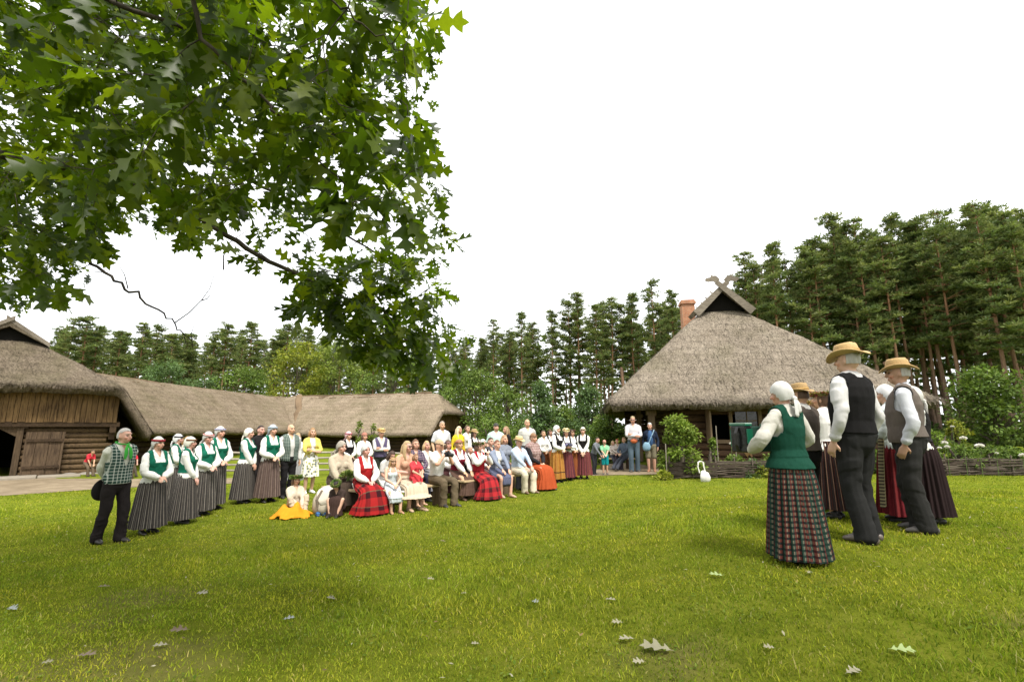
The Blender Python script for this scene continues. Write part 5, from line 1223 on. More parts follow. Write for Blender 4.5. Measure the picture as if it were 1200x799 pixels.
def place_leaves(P, D, Nn, S):
    """P base, D direction, Nn up side, S length"""
    Vs = []; Fs = []; off = 0
    Y_ = np.cross(Nn, D); Y_ /= np.linalg.norm(Y_, axis=1)[:, None]+1e-9; Zz = np.cross(D, Y_)
    for k, (V, Fq) in enumerate(LT):
        idx = np.arange(len(P))[k::len(LT)]
        if not len(idx): continue
        W = P[idx][:, None]+S[idx][:, None, None]*(V[None, :, :1]*D[idx][:, None]+V[None, :, 1:2]*Y_[idx][:, None]+V[None, :, 2:3]*Zz[idx][:, None])
        Vs.append(W.reshape(-1, 3)); Fs.append((Fq[None]+(np.arange(len(idx))*len(V))[:, None, None]).reshape(-1, 4)+off); off += len(idx)*len(V)
    order = np.concatenate([np.repeat(np.arange(len(P))[k::len(LT)], len(LT[k][0])) for k in range(len(LT))])
    return np.concatenate(Vs), np.concatenate(Fs), order
POLY = np.array([(-120,-120),(535,-120),(512,25),(520,50),(500,95),(520,112),(534,140),(528,160),(545,200),(534,228),(546,268),(530,300),(512,330),(536,352),(532,372),(556,392),(540,410),(548,432),(522,455),(500,447),(470,440),(432,425),(385,385),(362,372),(338,362),(352,345),(342,328),(305,322),(268,316),(252,300),(206,290),(186,262),(148,262),(118,296),(114,330),(72,362),(22,366),(-5,345),(-120,330)], float)
def pix3(px, py, d):  # d: distance along the view axis
    r = ray(px, py); return np.array([0, 0, CZ])+r*d
TRUNK = np.array([-6.2, 1.2])
BOUGHS = [[(-120,120,3.6),(0,178,3.5),(110,205,3.6),(210,238,3.8),(300,300,3.9),(400,345,3.8),(480,400,3.7),(530,432,3.7)],
 [(-100,-60,2.7),(180,20,2.9),(280,62,3.0),(360,66,3.0),(440,65,2.8)],
 [(-150,40,4.6),(100,120,5.0),(330,230,5.4),(430,290,5.5),(520,330,5.6)],
 [(-120,215,5.0),(60,270,5.0),(110,310,4.8),(160,345,4.7),(205,380,4.6),(226,407,4.6)],
 [(60,-100,2.2),(250,60,2.4),(340,150,2.6),(400,215,2.7),(440,262,2.8)],
 [(-120,300,5.6),(20,300,5.6),(90,325,5.6)],
 [(60,-60,4.2),(300,60,4.6),(440,130,5.0),(520,210,5.2)],
 [(200,-120,2.0),(360,-20,2.1),(440,40,2.2),(475,70,2.3)]]
RAD = [.028, .014, .024, .017, .010, .018, .015, .007]
oak = empty('oak_tree', (TRUNK[0], TRUNK[1], float(gz(*TRUNK))), 0, 'red oak whose leafy boughs hang over the upper left of the yard', 'tree'); OO = np.array(oak.location)
oak_bark = barkm('oak_bark', (.030,.025,.020), (.085,.072,.058))
mb = MB(); mb.tube([np.array([TRUNK[0]+.05*i, TRUNK[1]-.03*i, z])-OO for i, z in enumerate((-.4, .1, 1., 2.5, 4.5, 6.5, 8.5))], [.62, .46, .38, .34, .28, .18, .07], 14); mb.build('trunk', oak_bark, oak, True)
bpts = []; BM = []
for bi, (bo, r0) in enumerate(zip(BOUGHS, RAD)):
    P = [pix3(*q) for q in bo]; st = np.array([TRUNK[0]+.1, TRUNK[1], max(2.2, min(7, P[0][2]*.85+.2))]); C = [st]+P
    # Catmull-Rom
    C = np.array(C); Q = []
    Cx = np.vstack([C[0]*2-C[1], C, C[-1]*2-C[-2]])
    for i in range(1, len(Cx)-2):
        for t in np.linspace(0, 1, 8, endpoint=False):
            a, b, c, d = Cx[i-1:i+3]; Q.append(.5*((2*b)+(-a+c)*t+(2*a-5*b+4*c-d)*t*t+(-a+3*b-3*c+d)*t**3))
    Q.append(C[-1]); Q = np.array(Q); Q[3:] += rng.normal(0, .012, Q[3:].shape)
    rr = np.linspace(r0*1.6, r0*.16, len(Q)); m = MB(); m.tube(Q-OO, rr, 8); BM.append(m)
    for q, r in zip(Q[5:], rr[5:]): bpts.append((*q, r, bi))
bpts = np.array(bpts)
def grow():
    global bpts
    todo = []
    LP, LD, LN, LS, LC = [], [], [], [], []
    def cluster(*a): todo.append(a)
    def attach(c, nl, size, bias):
        global bpts
        dist = np.linalg.norm(bpts[:, :3]-c, axis=1)+rng.uniform(0, .08, len(bpts)); j = int(dist.argmin()); b = bpts[j]; p0 = b[:3]; bi = int(b[4])
        d = c-p0; ln = np.linalg.norm(d); 
        mid = p0+d*.5+np.array([0, 0, .10*ln])+rng.normal(0, .04*ln, 3); r = min(max(b[3]*.75, .0028), .0032+.004*ln); tp = c+d/(ln+1e-6)*.02
        BM[bi].tube(np.array([p0, p0*.45+mid*.55, mid, mid*.45+c*.55+np.array([0, 0, .03*ln]), tp])-OO, [r, r*.85, r*.7, r*.5, .0016], 5)
        bpts = np.vstack([bpts, [(*(p0*.45+mid*.55), r*.8, bi), (*mid, r*.65, bi), (*(mid*.45+c*.55), r*.45, bi)]])
        td = (c-mid); td /= np.linalg.norm(td)+1e-6
        for q in range(nl):
            f = rng.uniform(.0, .30); base = c-td*f*min(.8, ln+.1); o = rand_dirs(1)[0]; dd = td*rng.uniform(.2, 1)+o*.75+np.array([0, 0, -.42]); dd /= np.linalg.norm(dd)
            nn = np.array([0, 0, 1.])*.75+rand_dirs(1)[0]*.65; st = base+dd*.03
            LP.append(st); LD.append(dd); LN.append(nn/np.linalg.norm(nn)); LS.append(size*rng.uniform(.72, 1.2)); LC.append(bias)
    n_in = 0; tries = 0
    spec = [(150, (2.3, 3.1), 5, .205, lambda x, y: y < 250 and x > 40 and (x < 420 or rng.random() < .8)), (200, (3.0, 4.0), 6, .19, lambda x, y: True), (270, (4.3, 5.9), 6, .175, lambda x, y: True), (330, (3.2, 6.2), 6, .175, lambda x, y: x < 330 and y < 300), (130, (4.2, 5.8), 6, .16, lambda x, y: x < 130 and y > 180), (110, (3.4, 4.0), 5, .17, lambda x, y: x > 330 and y > 300), (90, (4.9, 5.8), 5, .15, lambda x, y: x > 420), (230, (3.4, 6.6), 6, .18, lambda x, y: x < 260 and y < 290), (26, (2.1, 2.6), 4, .20, lambda x, y: 330 < x < 500 and y < 240)]
    for nc, (d0, d1), nl, sz, ok in spec:
        k = 0
        while k < nc:
            px, py = rng.uniform(-90, 560), rng.uniform(-90, 470)
            if not ok(px, py) or not inside(POLY, np.array([px]), np.array([py]))[0]: continue
            if px > 400 and rng.random() < (px-400)/165*.75: continue
            if px > 250 and py > 250 and py < 330 and px < 350 and rng.random() < .5: continue
            if 235 < px < 345 and 262 < py < 335 and rng.random() < .45: continue
            # keep clear of the outline by about the reach of the leaves
            d = rng.uniform(d0, d1); m = 9*5.0/d*rng.choice([.1, .5, 1., 1.3])
            if not inside(POLY, np.array([px+m+rng.normal(0, 9)]), np.array([py+m*1.4+rng.normal(0, 5)]))[0]: continue
            cluster(pix3(px, py, d), nl, sz, 0); k += 1
    # unseen crown above and behind the camera, extended to shade the near lawn
    k = 0
    while k < 600:
        v = rand_dirs(1)[0]*rng.uniform(.5, 1)**.5; c = np.array([TRUNK[0]+3.6, TRUNK[1]-.8, 6.2])+v*np.array([7.6, 5.6, 2.9])
        if c[2] < 2.6: continue
        if c[1]*CT+(c[2]-CZ)*ST > .4:
            q = proj(c)
            if -180 < q[0] < 1330 and q[1] > -190: continue
        cluster(c, 7, .23, 1); k += 1
    C0 = np.array([t[0] for t in todo]); dd = np.min(np.linalg.norm(C0[:, None]-bpts[None, ::3, :3], axis=2), axis=1)
    for j in np.argsort(dd): attach(*todo[j])
    P, D, Nn, S = map(np.array, (LP, LD, LN, LS)); V, Fq, order = place_leaves(P-OO, D, Nn, S)
    pal = np.array([(.054,.088,.007), (.086,.122,.009), (.036,.062,.007), (.130,.165,.014)]); c = (pal[rng.choice(4, len(P), p=[.38, .27, .22, .13])]*rng.uniform(.8, 1.2, (len(P), 1)))[order]
    me = fast_mesh('foliage', V, Fq, False); set_col(me, c); mesh_obj('foliage', me, attr_mat('oak_leaf', .38, trans=.58, spec=.35, tmul=(1.6,1.7,.4)), oak)
grow()
# bare dead twigs on the low bough
for pl in ([(205,378,4.6),(222,366,4.55),(236,352,4.5),(246,338,4.5),(251,322,4.5)], [(236,352,4.5),(243,350,4.5),(248,343,4.5)], [(150,338,4.7),(146,322,4.7),(140,312,4.7)], [(226,407,4.6),(224,392,4.6),(227,382,4.6)], [(262,316,3.9),(262,300,3.9),(268,285,3.9),(290,270,3.9)], [(100,275,4.9),(120,292,4.9),(125,306,4.9),(122,318,4.9)]):
    BM[3].tube(np.array([pix3(*q) for q in pl])-OO, np.linspace(.006, .002, len(pl)), 5)
for m in BM: m.build('branch', oak_bark, oak, True)
# fallen leaves on the lawn
pale = [(.17,.16,.095), (.21,.195,.125), (.30,.31,.20), (.22,.26,.10), (.36,.33,.25)]
FL = [(770,765,38,'largest pale fallen oak leaf, lying in the front centre of the lawn'), (735,753,20,'curled pale oak leaf just left of the largest fallen one'), (724,733,14,'small pale fallen leaf above the curled one'), (715,706,13,'greyish fallen leaf farther up the lawn, over the pale pair'), (749,780,16,'pale fallen leaf below the largest one'), (840,677,16,'grey-green fallen leaf left of the plaid skirt hem'), (1058,767,26,'green fallen oak leaf in the lower right of the lawn'), (902,763,13,'creamy fallen leaf below the plaid skirt'), (1000,792,22,'pale green leaf cut by the bottom edge of the picture'), (950,674,9,'small pale fallen leaf under the plaid skirt'), (210,742,20,'brown-edged fallen leaf in the left foreground'), (188,760,16,'whitish fallen leaf nearest the bottom on the left'), (54,780,12,'pale fallen leaf in the lower left corner'), (100,772,22,'dark curled dead leaf in the lower left corner'), (122,690,13,'dark fallen leaf on the shady left lawn'), (236,698,15,'pale slim fallen leaf at the left centre'), (338,728,13,'grey fallen leaf left of the lawn centre'), (505,681,9,'small white fallen leaf in the middle of the lawn'), (519,636,8,'tiny dark-edged fallen leaf in the upper lawn'), (543,698,7,'tiny white fallen leaf right of the middle one'), (627,708,10,'bluish fallen leaf in the lawn centre'), (557,758,10,'whitish tattered fallen leaf near the bottom centre'), (15,716,16,'bluish fallen leaf at the left edge'), (388,704,13,'pale slim fallen leaf left of the lawn middle')]
for px, py, w, lab in FL:
    g_ = gpt(px, py); S = np.array([w/F*proj(g_)[2]*1.05]); a = rng.uniform(-.45, .45)+(math.pi if rng.random() < .5 else 0); D = np.array([[math.cos(a), math.sin(a), .12]]); D /= np.linalg.norm(D)
    V, Fq, _ = place_leaves(np.array([-D[0]*S[0]*.5]), D, np.array([[rng.normal(0, .2), rng.normal(-.22, .15), 1.]]), S); V[:, 2] -= V[:, 2].min()
    o = mesh_obj('fallen_leaf', fast_mesh('fallen_leaf', V, Fq), plain('dry_leaf', pale[rng.integers(0, 2)] if 'pale' in lab or 'whit' in lab or 'cream' in lab or 'large' in lab else (.12,.085,.05) if 'dark' in lab or 'brown' in lab else (.22,.28,.10) if 'green' in lab else (.20,.22,.20), .6, .25, 25)); o.location = (g_[0], g_[1], float(gz(g_[0], g_[1]))+.022)
    o.rotation_euler = (0, 0, 0); tag(o, lab, 'leaf', 'fallen oak leaves')
# ================================================================== costumes
WH = (.50,.49,.46); LIN = (.50,.43,.33); GR = (.010,.115,.070); BLK = (.018,.016,.016); CHAR = (.030,.028,.026)
grey_skirt = stripes('grey_striped_skirt', 17, [(0,(.036,.032,.030)), (.32,(.155,.135,.115)), (.42,(.036,.033,.030)), (.62,(.095,.083,.073)), (.70,(.028,.026,.025)), (.86,(.24,.215,.185)), (.94,(.036,.033,.030))])
brown_skirt = stripes('brown_striped_skirt', 17, [(0,(.085,.058,.048)), (.4,(.19,.14,.12)), (.5,(.075,.05,.044)), (.85,(.16,.12,.10)), (.95,(.06,.045,.04))])
plum_skirt = stripes('plum_striped_skirt', 18, [(0,(.115,.03,.035)), (.4,(.20,.06,.05)), (.5,(.075,.02,.03)), (.8,(.05,.018,.025)), (.9,(.24,.09,.05))])
rust_skirt = stripes('rust_striped_skirt', 18, [(0,(.24,.075,.025)), (.5,(.14,.04,.02)), (.7,(.28,.11,.03)), (.85,(.08,.03,.02))])
ochre_skirt = stripes('ochre_skirt', 10, [(0,(.33,.16,.035)), (.45,(.28,.12,.025)), (.85,(.20,.07,.02)), (.95,(.33,.17,.05))], hem=(.70,.73,(.03,.02,.015)))
dark_stripe = stripes('dark_striped_skirt', 22, [(0,(.022,.014,.013)), (.42,(.16,.07,.04)), (.46,(.30,.24,.16)), (.50,(.09,.02,.02)), (.56,(.02,.013,.012)), (.86,(.12,.03,.025)), (.90,(.025,.016,.015))])
wine_skirt = stripes('wine_skirt', 16, [(0,(.11,.012,.016)), (.5,(.075,.01,.012)), (.8,(.14,.02,.02))])
red_tartan = tartan('red_tartan', 8, .19, (.27,.014,.014), (.028,.006,.008), (.10,.10,.06))
red_tartan2 = tartan('crimson_tartan', 9, .17, (.32,.02,.024), (.05,.008,.011), (.03,.05,.03))
plaid = banded('banded_plaid_skirt')
floral_m, nt, out = newmat('floral_print'); v1 = tex(nt, 'VORONOI', 13); v2 = tex(nt, scale=16); fl = ramp(nt, v1, [(0,(.10,.12,.20)), (.22,(.12,.16,.22)), (.30,(.42,.40,.08)), (.42,(.70,.69,.64))], 'CONSTANT'); bsdf(nt, out, fl, .9)
plaidshirt = checks('navy_plaid', (.035,.03,.06), (.22,.16,.18), .05, .3)
chk = checks('green_check', (.018,.045,.035), (.42,.44,.40), .046, .22); chk2 = checks('green_check_small', (.022,.05,.04), (.30,.33,.29), .034, .25)
shawl = checks('shawl_check', (.20,.12,.11), (.34,.26,.24), .06, .35)
HB = (.045,.028,.018); HBL = (.42,.30,.15); HGY = (.38,.36,.33); HAU = (.16,.06,.03); HBR = (.09,.05,.028)
gsing = 'folk singers in green bodices and checked waistcoats'; gaud = 'seated audience on the benches'; gst = 'onlookers standing behind the benches'; gfar = 'folk group in black bodices'; gright = 'singers performing at the right'; gvis = 'visitors beside the farmhouse'
# ---- the row at the left
a = person('grey-haired man in checked waistcoat with bright green neckerchief, hands behind his back', 134, 636, 501, 34, 'm', 'behind', 'hair', ('short', HGY), topk='shirt', top_c=(.50,.50,.43), vest=('waistcoat', chk), bottom=('trousers', (.017,.014,.014)), lean=.02, extra='stride', yaw=18, group=gsing)
L1 = a
person('woman in green bodice with red-banded white cap, second figure from the left, hands clasped', 177, 625, 511, 30, fat=1.05, head='scarf', hw=dict(c=WH, band=(.28,.03,.04)), vest=('bodice', GR), bottom=('skirt', grey_skirt, .12, .9), yaw=15, group=gsing)
person('woman in green bodice seen side-on with brown and white cap, one hand hanging low', 216, 613, 511, 72, fat=1.04, pose='low', head='scarf', hw=dict(c=(.62,.60,.52), band=(.16,.08,.05)), vest=('bodice', GR), bottom=('skirt', grey_skirt, .10, 1.05), yaw=15, group=gsing)
person('woman in green bodice with red and white headband beside the one in blue', 237, 604, 505, 38, fat=1.06, head='scarf', hw=dict(c=WH, band=(.42,.03,.035), band2=(.7,.68,.64)), vest=('bodice', GR), bottom=('skirt', grey_skirt, .12, .8), group=gsing, nod=10)
person('tall woman in green bodice with blue and white headband', 252, 597, 499, 32, pose='clasp', head='scarf', hw=dict(c=WH, band=(.045,.04,.22), band2=(.7,.68,.66)), vest=('bodice', GR), bottom=('skirt', grey_skirt, .12, .55), yaw=12, group=gsing)
person('woman in green bodice and black-and-white kerchief, standing behind the front row', 203, 592, 508, 75, pose='clasp', head='scarf', hw=dict(c=(.6,.6,.6), band=(.05,.05,.06)), vest=('bodice', GR), bottom=('skirt', grey_skirt, .12, .7), group=gsing)
person('fair-haired singer with flower circlet mostly hidden behind the black and white kerchief', 214, 588, 510, 60, pose='down', head='wreath', hair=('bob', (.30,.17,.07)), hw=dict(pal=[(.3,.15,.05), (.45,.3,.1), (.15,.16,.05)], s=.7), vest=('bodice', GR), bottom=('skirt', brown_skirt, .12, .6), group=gsing)
person('woman in green bodice and plain cream head cloth, turned sideways before the dark-haired man', 287, 589, 501, 62, fat=1.05, pose='low', head='scarf', hw=dict(c=(.66,.63,.54)), vest=('bodice', GR), bottom=('skirt', grey_skirt, .10, .85), yaw=8, group=gsing)
person('dark-haired man in a black jumper, half hidden between two green bodices', 301, 582, 498, 45, 'm', 'down', 'hair', ('short', (.02,.013,.01)), topk='jumper', top_c=BLK, bottom=('trousers', BLK), group=gst)
person('woman in green bodice with grey-blue kerchief and brownish skirt, beside the bald man', 315, 588, 497, 28, pose='clasp', head='scarf', hw=dict(c=(.36,.40,.43), band=(.30,.34,.38)), vest=('bodice', GR), bottom=('skirt', brown_skirt, .12, .8), yaw=12, group=gsing)
person('bald man in open checked waistcoat over a white shirt, right end of the singers', 337, 583, 497, 25, 'm', 'down', 'bald', ('short', (.25,.22,.2)), topk='shirt', top_c=WH, vest=('open', chk2), bottom=('trousers', (.015,.014,.015)), fat=1.1, yaw=10, group=gsing)
person('person in a white blouse half hidden behind the bald man', 346, 574, 507, 30, pose='down', head='hair', hair=('bob', HBL), bottom=('skirt', (.3,.3,.3), .3), group=gst)
person('woman in yellow cardigan and white flowered skirt with folded arms', 363, 578, 501, 18, pose='cross', head='hair', hair=('bob', (.30,.17,.07)), topk='cardigan', top_c=(.60,.50,.12), bottom=('skirt', floral_m, .44, .35), shoe=(.75,.74,.7), group=gst)
p12 = person('child sitting on an orange cloth wearing a big leafy wreath', 345, 603, 555, 20, pose='hug', head='wreath', hair=('bob', (.16,.09,.05)), hw=dict(s=1.35, pal=[(.11,.18,.03), (.07,.13,.02), (.20,.24,.06)]), topk='blouse', top_c=(.52,.45,.35), seat=.04, extra='ground', bottom=('trousers', (.45,.37,.27), .8), shoe=(.12,.06,.04), group='children', vox=.011)
# ---- seated front row, left to right
p13 = person('woman in beige linen blouse and grey kerchief, seated over a green bouquet', 398, 600, 516, 25, pose='tend', fat=1.12, head='scarf', hw=dict(c=(.33,.30,.25)), topk='blouse', top_c=(.42,.36,.27), bottom=('skirt', (.055,.04,.03), .14, .8), seat=.45, lean=.15, yaw=15, group=gaud)
p14 = person('dark-haired child crouching beside the pale rucksack with a leafy wreath', 398, 603, 561, -20, pose='hug', head='wreath', hair=('bob', (.02,.014,.012)), hw=dict(s=1.1), topk='blouse', top_c=(.05,.035,.03), seat=.10, extra='ground', lean=.5, nod=25, bottom=('skirt', (.05,.03,.025), .05, .6), group='children', vox=.011)
p15 = person('woman in red bodice and white cap with long red tartan skirt', 427, 604, 520, 30, pose='lap', fat=1.12, head='scarf', hw=dict(c=WH), vest=('bodice', (.30,.016,.018)), bottom=('skirt', red_tartan, .05, 1.15), seat=.45, lean=.10, yaw=5, group=gaud)
person('woman in black bodice and pink flowered head cloth, standing behind the beige blouse', 406, 574, 505, 30, pose='clasp', head='scarf', hw=dict(c=(.66,.42,.42), band=(.5,.15,.2)), vest=('bodice', BLK), bottom=('skirt', wine_skirt, .12), yaw=12, group=gst)
person('woman in a white blouse and small reddish hat standing behind the red tartan skirt', 425, 573, 506, 30, pose='clasp', head='cap', hw=dict(c=(.36,.16,.12), visor=False), hair=('bob', HBR), bottom=('skirt', (.20,.19,.17), .12), group=gst)
person('man with flowered straw hat and violet waistcoat standing with folded arms', 445, 570, 501, 15, 'm', 'cross', 'straw', ('short', HB), hw=dict(c=(.55,.38,.16), r=.135, flowers=[(.5,.3,.1), (.6,.45,.2), (.3,.2,.08)]), topk='shirt', top_c=WH, vest=('waistcoat', (.09,.075,.13)), bottom=('trousers', (.03,.035,.028)), fat=1.08, yaw=10, group=gst)
person('dark-haired woman in a white blouse leaning forward beside the fair girl', 451, 592, 527, 35, pose='lap', head='hair', hair=('long', (.055,.03,.02)), topk='tee', top_c=WH, bottom=('skirt', (.62,.60,.56), .30), seat=.44, lean=.45, nod=25, group=gaud)
p20 = person('fair-haired girl in pale blue dress with crossed bare legs', 459, 603, 535, 24, pose='lap', head='band', hair=('long', (.36,.22,.10)), hw=dict(c=(.5,.35,.2)), topk='strap', top_c=(.52,.58,.60), bottom=('dress', (.52,.57,.60), .42, .6), shoe=(.35,.2,.12), seat=.42, lean=.12, nod=8, group=gaud)
p21 = person('woman with sunglasses and long blond hair, beige skirt, holding a toddler', 475, 599, 516, 35, pose='hold', head='hair', hair=('long', (.38,.27,.14)), topk='tee', top_c=(.50,.30,.20), bottom=('skirt', (.52,.43,.32), .26, .85), shoe=(.40,.28,.18), seat=.45, lean=.10, glasses=True, yaw=20, group=gaud)
p22 = person('toddler in a red frock sitting on the lap of the woman with sunglasses', 477, 599, 533, 45, pose='lap', head='hair', hair=('bob', (.22,.12,.06)), topk='tee', top_c=(.52,.05,.06), bottom=('dress', (.55,.05,.06), .80, .30), shoe=None, seat=.58, lean=.0, nod=15, group='children', kk=.60, vox=.016, fwd=.30)
person('brown-haired woman in a navy plaid shirt seated behind the toddler', 487, 588, 514, 25, pose='lap', head='hair', hair=('bob', (.14,.07,.035)), topk='shirt', top_c=plaidshirt, bottom=('trousers', (.03,.03,.05)), seat=.46, group=gaud)
person('blond woman seated between the plaid shirt and the photographer', 500, 584, 516, 30, pose='lap', head='hair', hair=('bob', (.45,.30,.15)), topk='shirt', top_c=(.66,.62,.56), bottom=('skirt', (.2,.2,.22), .2), seat=.46, group=gaud)
p25 = person('man in beige cap photographing with a black camera, khaki trousers', 512, 594, 514, 42, 'm', 'camera', 'cap', ('short', (.12,.08,.05)), hw=dict(c=(.44,.33,.21)), topk='tee', top_c=(.62,.60,.56), bottom=('trousers', (.115,.088,.055), 1.05), shoe=(.03,.028,.03), seat=.47, lean=.12, yaw=12, group=gaud)
person('man in a printed white T-shirt standing behind the photographer', 517, 566, 493, 25, 'm', 'down', 'hair', ('short', (.30,.25,.2)), topk='tee', top_c=(.6,.6,.62), bottom=('trousers', (.04,.04,.06)), group=gst)
person('woman with long pale hair in a bright yellow jacket', 537, 564, 499, 40, pose='down', head='hair', hair=('long', (.60,.50,.32)), topk='jacket', top_c=(.62,.47,.03), bottom=('trousers', (.04,.04,.06)), yaw=15, group=gst)
person('woman in straw hat, white blouse and dark waistcoat standing right of the yellow jacket', 555, 564, 502, 35, pose='clasp', head='straw', hair=('bob', HB), hw=dict(c=(.33,.24,.12), r=.15), vest=('bodice', BLK), bottom=('skirt', (.1,.05,.05), .12), yaw=12, group=gst)
person('brown-haired onlooker mostly hidden behind the straw hat and dark waistcoat', 547, 561, 498, 45, pose='down', head='hair', hair=('bun', HBR), topk='shirt', top_c=(.6,.57,.5), bottom=('skirt', (.15,.1,.08), .2), group=gst)
person('woman with purple headband and white blouse in the second row', 525, 582, 515, 35, pose='lap', head='band', hair=('bob', HBR), hw=dict(c=(.13,.07,.16)), bottom=('skirt', (.07,.03,.03), .12), seat=.46, group=gaud)
person('blond onlooker seated right behind the camera', 519, 579, 521, 30, pose='lap', head='hair', hair=('short', HBL), topk='shirt', top_c=WH, bottom=('trousers', (.1,.1,.1)), seat=.45, group=gaud)
person('woman in dark red bodice, white blouse and red headband with brown skirt', 536, 586, 514, 38, pose='knees', head='band', hair=('bun', (.30,.16,.08)), hw=dict(c=(.40,.06,.07)), vest=('bodice', (.17,.016,.03)), bottom=('skirt', (.10,.06,.045), .12, .6), shoe=(.10,.06,.04), seat=.46, lean=.10, yaw=8, group=gaud)
person('grey-haired man with black waistcoat seated behind the phone taker', 551, 580, 522, 40, 'm', 'lap', 'hair', ('short', HGY), topk='shirt', top_c=WH, vest=('waistcoat', BLK), bottom=('trousers', BLK), seat=.45, group=gaud)
p33 = person('woman with a wreath and red tartan skirt taking a picture with her phone', 560, 586, 516, 42, pose='phone', head='wreath', hair=('bob', HBR), hw=dict(s=.9, pal=[(.10,.14,.03), (.16,.12,.04), (.07,.11,.02)]), vest=('bodice', (.30,.02,.03)), bottom=('skirt', red_tartan2, .05, 1.05), seat=.45, lean=.05, fat=1.05, yaw=10, group=gaud)
person('woman in a white head cloth seated behind the raised phone', 566, 577, 514, 30, pose='lap', head='scarf', hw=dict(c=WH), bottom=('skirt', (.1,.05,.05), .12), vest=('bodice', BLK), seat=.45, group=gaud)
person('dark-haired boy seated behind the auburn-haired woman', 575, 575, 512, 35, 'm', 'lap', 'hair', ('short', HB), topk='tee', top_c=(.05,.05,.06), bottom=('trousers', (.05,.05,.06)), seat=.45, group=gaud)
person('woman with short auburn hair, grey-blue cardigan and bare legs', 581, 583, 515, 38, pose='knees', head='hair', hair=('short', HAU), topk='cardigan', top_c=(.20,.23,.30), bottom=('dress', (.10,.11,.17), .48, .4), shoe=(.40,.27,.19), seat=.46, lean=.08, yaw=8, group=gaud)
person('light-haired onlooker seated behind the cardigan and the pale straw hat', 591, 574, 509, 35, pose='lap', head='hair', hair=('bob', (.34,.2,.1)), topk='jumper', top_c=(.20,.22,.26), bottom=('trousers', (.1,.1,.12)), seat=.47, group=gaud)
person('man in pale straw hat, light blue shirt and cream trousers', 606, 578, 510, 45, 'm', 'knees', 'straw', ('short', HGY), hw=dict(c=(.62,.46,.24), r=.15, band=(.35,.22,.10)), topk='shirt', top_c=(.42,.50,.60), bottom=('trousers', (.56,.50,.38), 1.1), shoe=(.13,.08,.05), seat=.47, lean=.10, fat=1.05, yaw=10, group=gaud)
person('boy in a dark cap and white and teal T-shirt standing behind the cardigan', 581, 563, 495, 10, 'm', 'down', 'cap', ('short', HB), hw=dict(c=(.06,.06,.055), visor=False), topk='tee', top_c=(.50,.66,.58), bottom=('trousers', (.05,.05,.07)), yaw=10, group=gst)
person('girl with long light brown hair and a black top, turned away', 593, 562, 499, -60, pose='down', head='hair', hair=('long', (.26,.17,.09)), topk='jumper', top_c=BLK, bottom=('trousers', BLK), group=gst)
person('balding man in a white shirt with a dark shoulder strap standing tallest', 618, 562, 491, 15, 'm', 'down', 'bald', ('short', (.22,.15,.1)), topk='shirt', top_c=WH, bottom=('trousers', (.05,.05,.05)), group=gst, vest=None)
p43 = person('woman in checked shawl and orange skirt, last in the front row', 623, 574, 507, 50, pose='lap', head='band', hair=('short', (.22,.12,.06)), hw=dict(c=(.24,.12,.06)), topk='jumper', top_c=(.022,.02,.022), bottom=('skirt', (.34,.065,.022), .05, .9), seat=.46, lean=.08, yaw=0, fat=1.08, group=gaud)
# ---- the black-bodice group farther back
person('brown-haired woman in a plain white blouse left of the big white head cloth', 637, 563, 504, 30, pose='clasp', head='hair', hair=('bun', HBR), bottom=('skirt', rust_skirt, .12), group=gfar)
person('dark-haired woman with a small wreath behind the big white head cloth', 645, 560, 501, 30, pose='down', head='wreath', hair=('bob', HB), hw=dict(s=.6), vest=('bodice', BLK), bottom=('skirt', rust_skirt, .12), group=gfar)
person('woman in a large white head cloth with black bodice and ochre skirt', 653, 565, 498, 55, pose='clasp', head='scarf', hw=dict(c=(.66,.65,.62), chin=True), vest=('bodice', BLK), bottom=('skirt', ochre_skirt, .12, .75), yaw=15, group=gfar)
p47 = person('woman in flower-trimmed straw hat holding a blue posy', 664, 563, 501, 15, pose='hold', head='straw', hair=('bob', HB), hw=dict(c=(.62,.50,.28), r=.135, flowers=[(.6,.5,.25), (.7,.65,.45), (.25,.28,.08)]), vest=('bodice', BLK), bottom=('skirt', plum_skirt, .12), group=gfar)
person('woman with dark wreath and rust striped skirt beside the white cap', 671, 561, 502, 30, pose='clasp', head='wreath', hair=('bob', HB), hw=dict(s=.6, pal=[(.06,.08,.03), (.2,.05,.05)]), vest=('bodice', BLK), bottom=('skirt', rust_skirt, .12), group=gfar)
person('woman in patterned white cap and black bodice with hands clasped over a plum skirt', 684, 561, 500, -5, pose='low', head='scarf', hw=dict(c=(.66,.62,.52), band=(.30,.25,.16)), vest=('bodice', BLK), bottom=('skirt', plum_skirt, .14, .75), fat=1.05, group=gfar)
person('onlooker in grey jumper and dark trousers bending beside the plum skirt', 696, 556, 512, 60, 'm', 'knees', 'hair', ('short', HB), topk='jumper', top_c=(.16,.17,.19), bottom=('trousers', (.03,.03,.035)), lean=.35, group=gvis)
person('small child in pink cap, green T-shirt and teal shorts', 709, 556, 515, 5, 'm', 'hug', 'cap', ('short', HBL), hw=dict(c=(.55,.28,.22)), topk='tee', top_c=(.20,.45,.25), bottom=('shorts', (.01,.22,.24)), shoe=(.05,.05,.05), vox=.013, group='children')
person('red-haired visitor in a pale top sitting at the farmhouse corner', 723, 551, 514, 10, pose='lap', head='hair', hair=('short', (.30,.03,.015)), topk='shirt', top_c=(.55,.48,.42), bottom=('trousers', (.05,.04,.05)), seat=.45, group=gvis)
person('fair visitor seated farthest left at the farmhouse corner', 718, 551, 516, 25, pose='lap', head='hair', hair=('bob', HBL), topk='shirt', top_c=(.58,.50,.44), bottom=('trousers', (.05,.05,.06)), seat=.43, group=gvis)
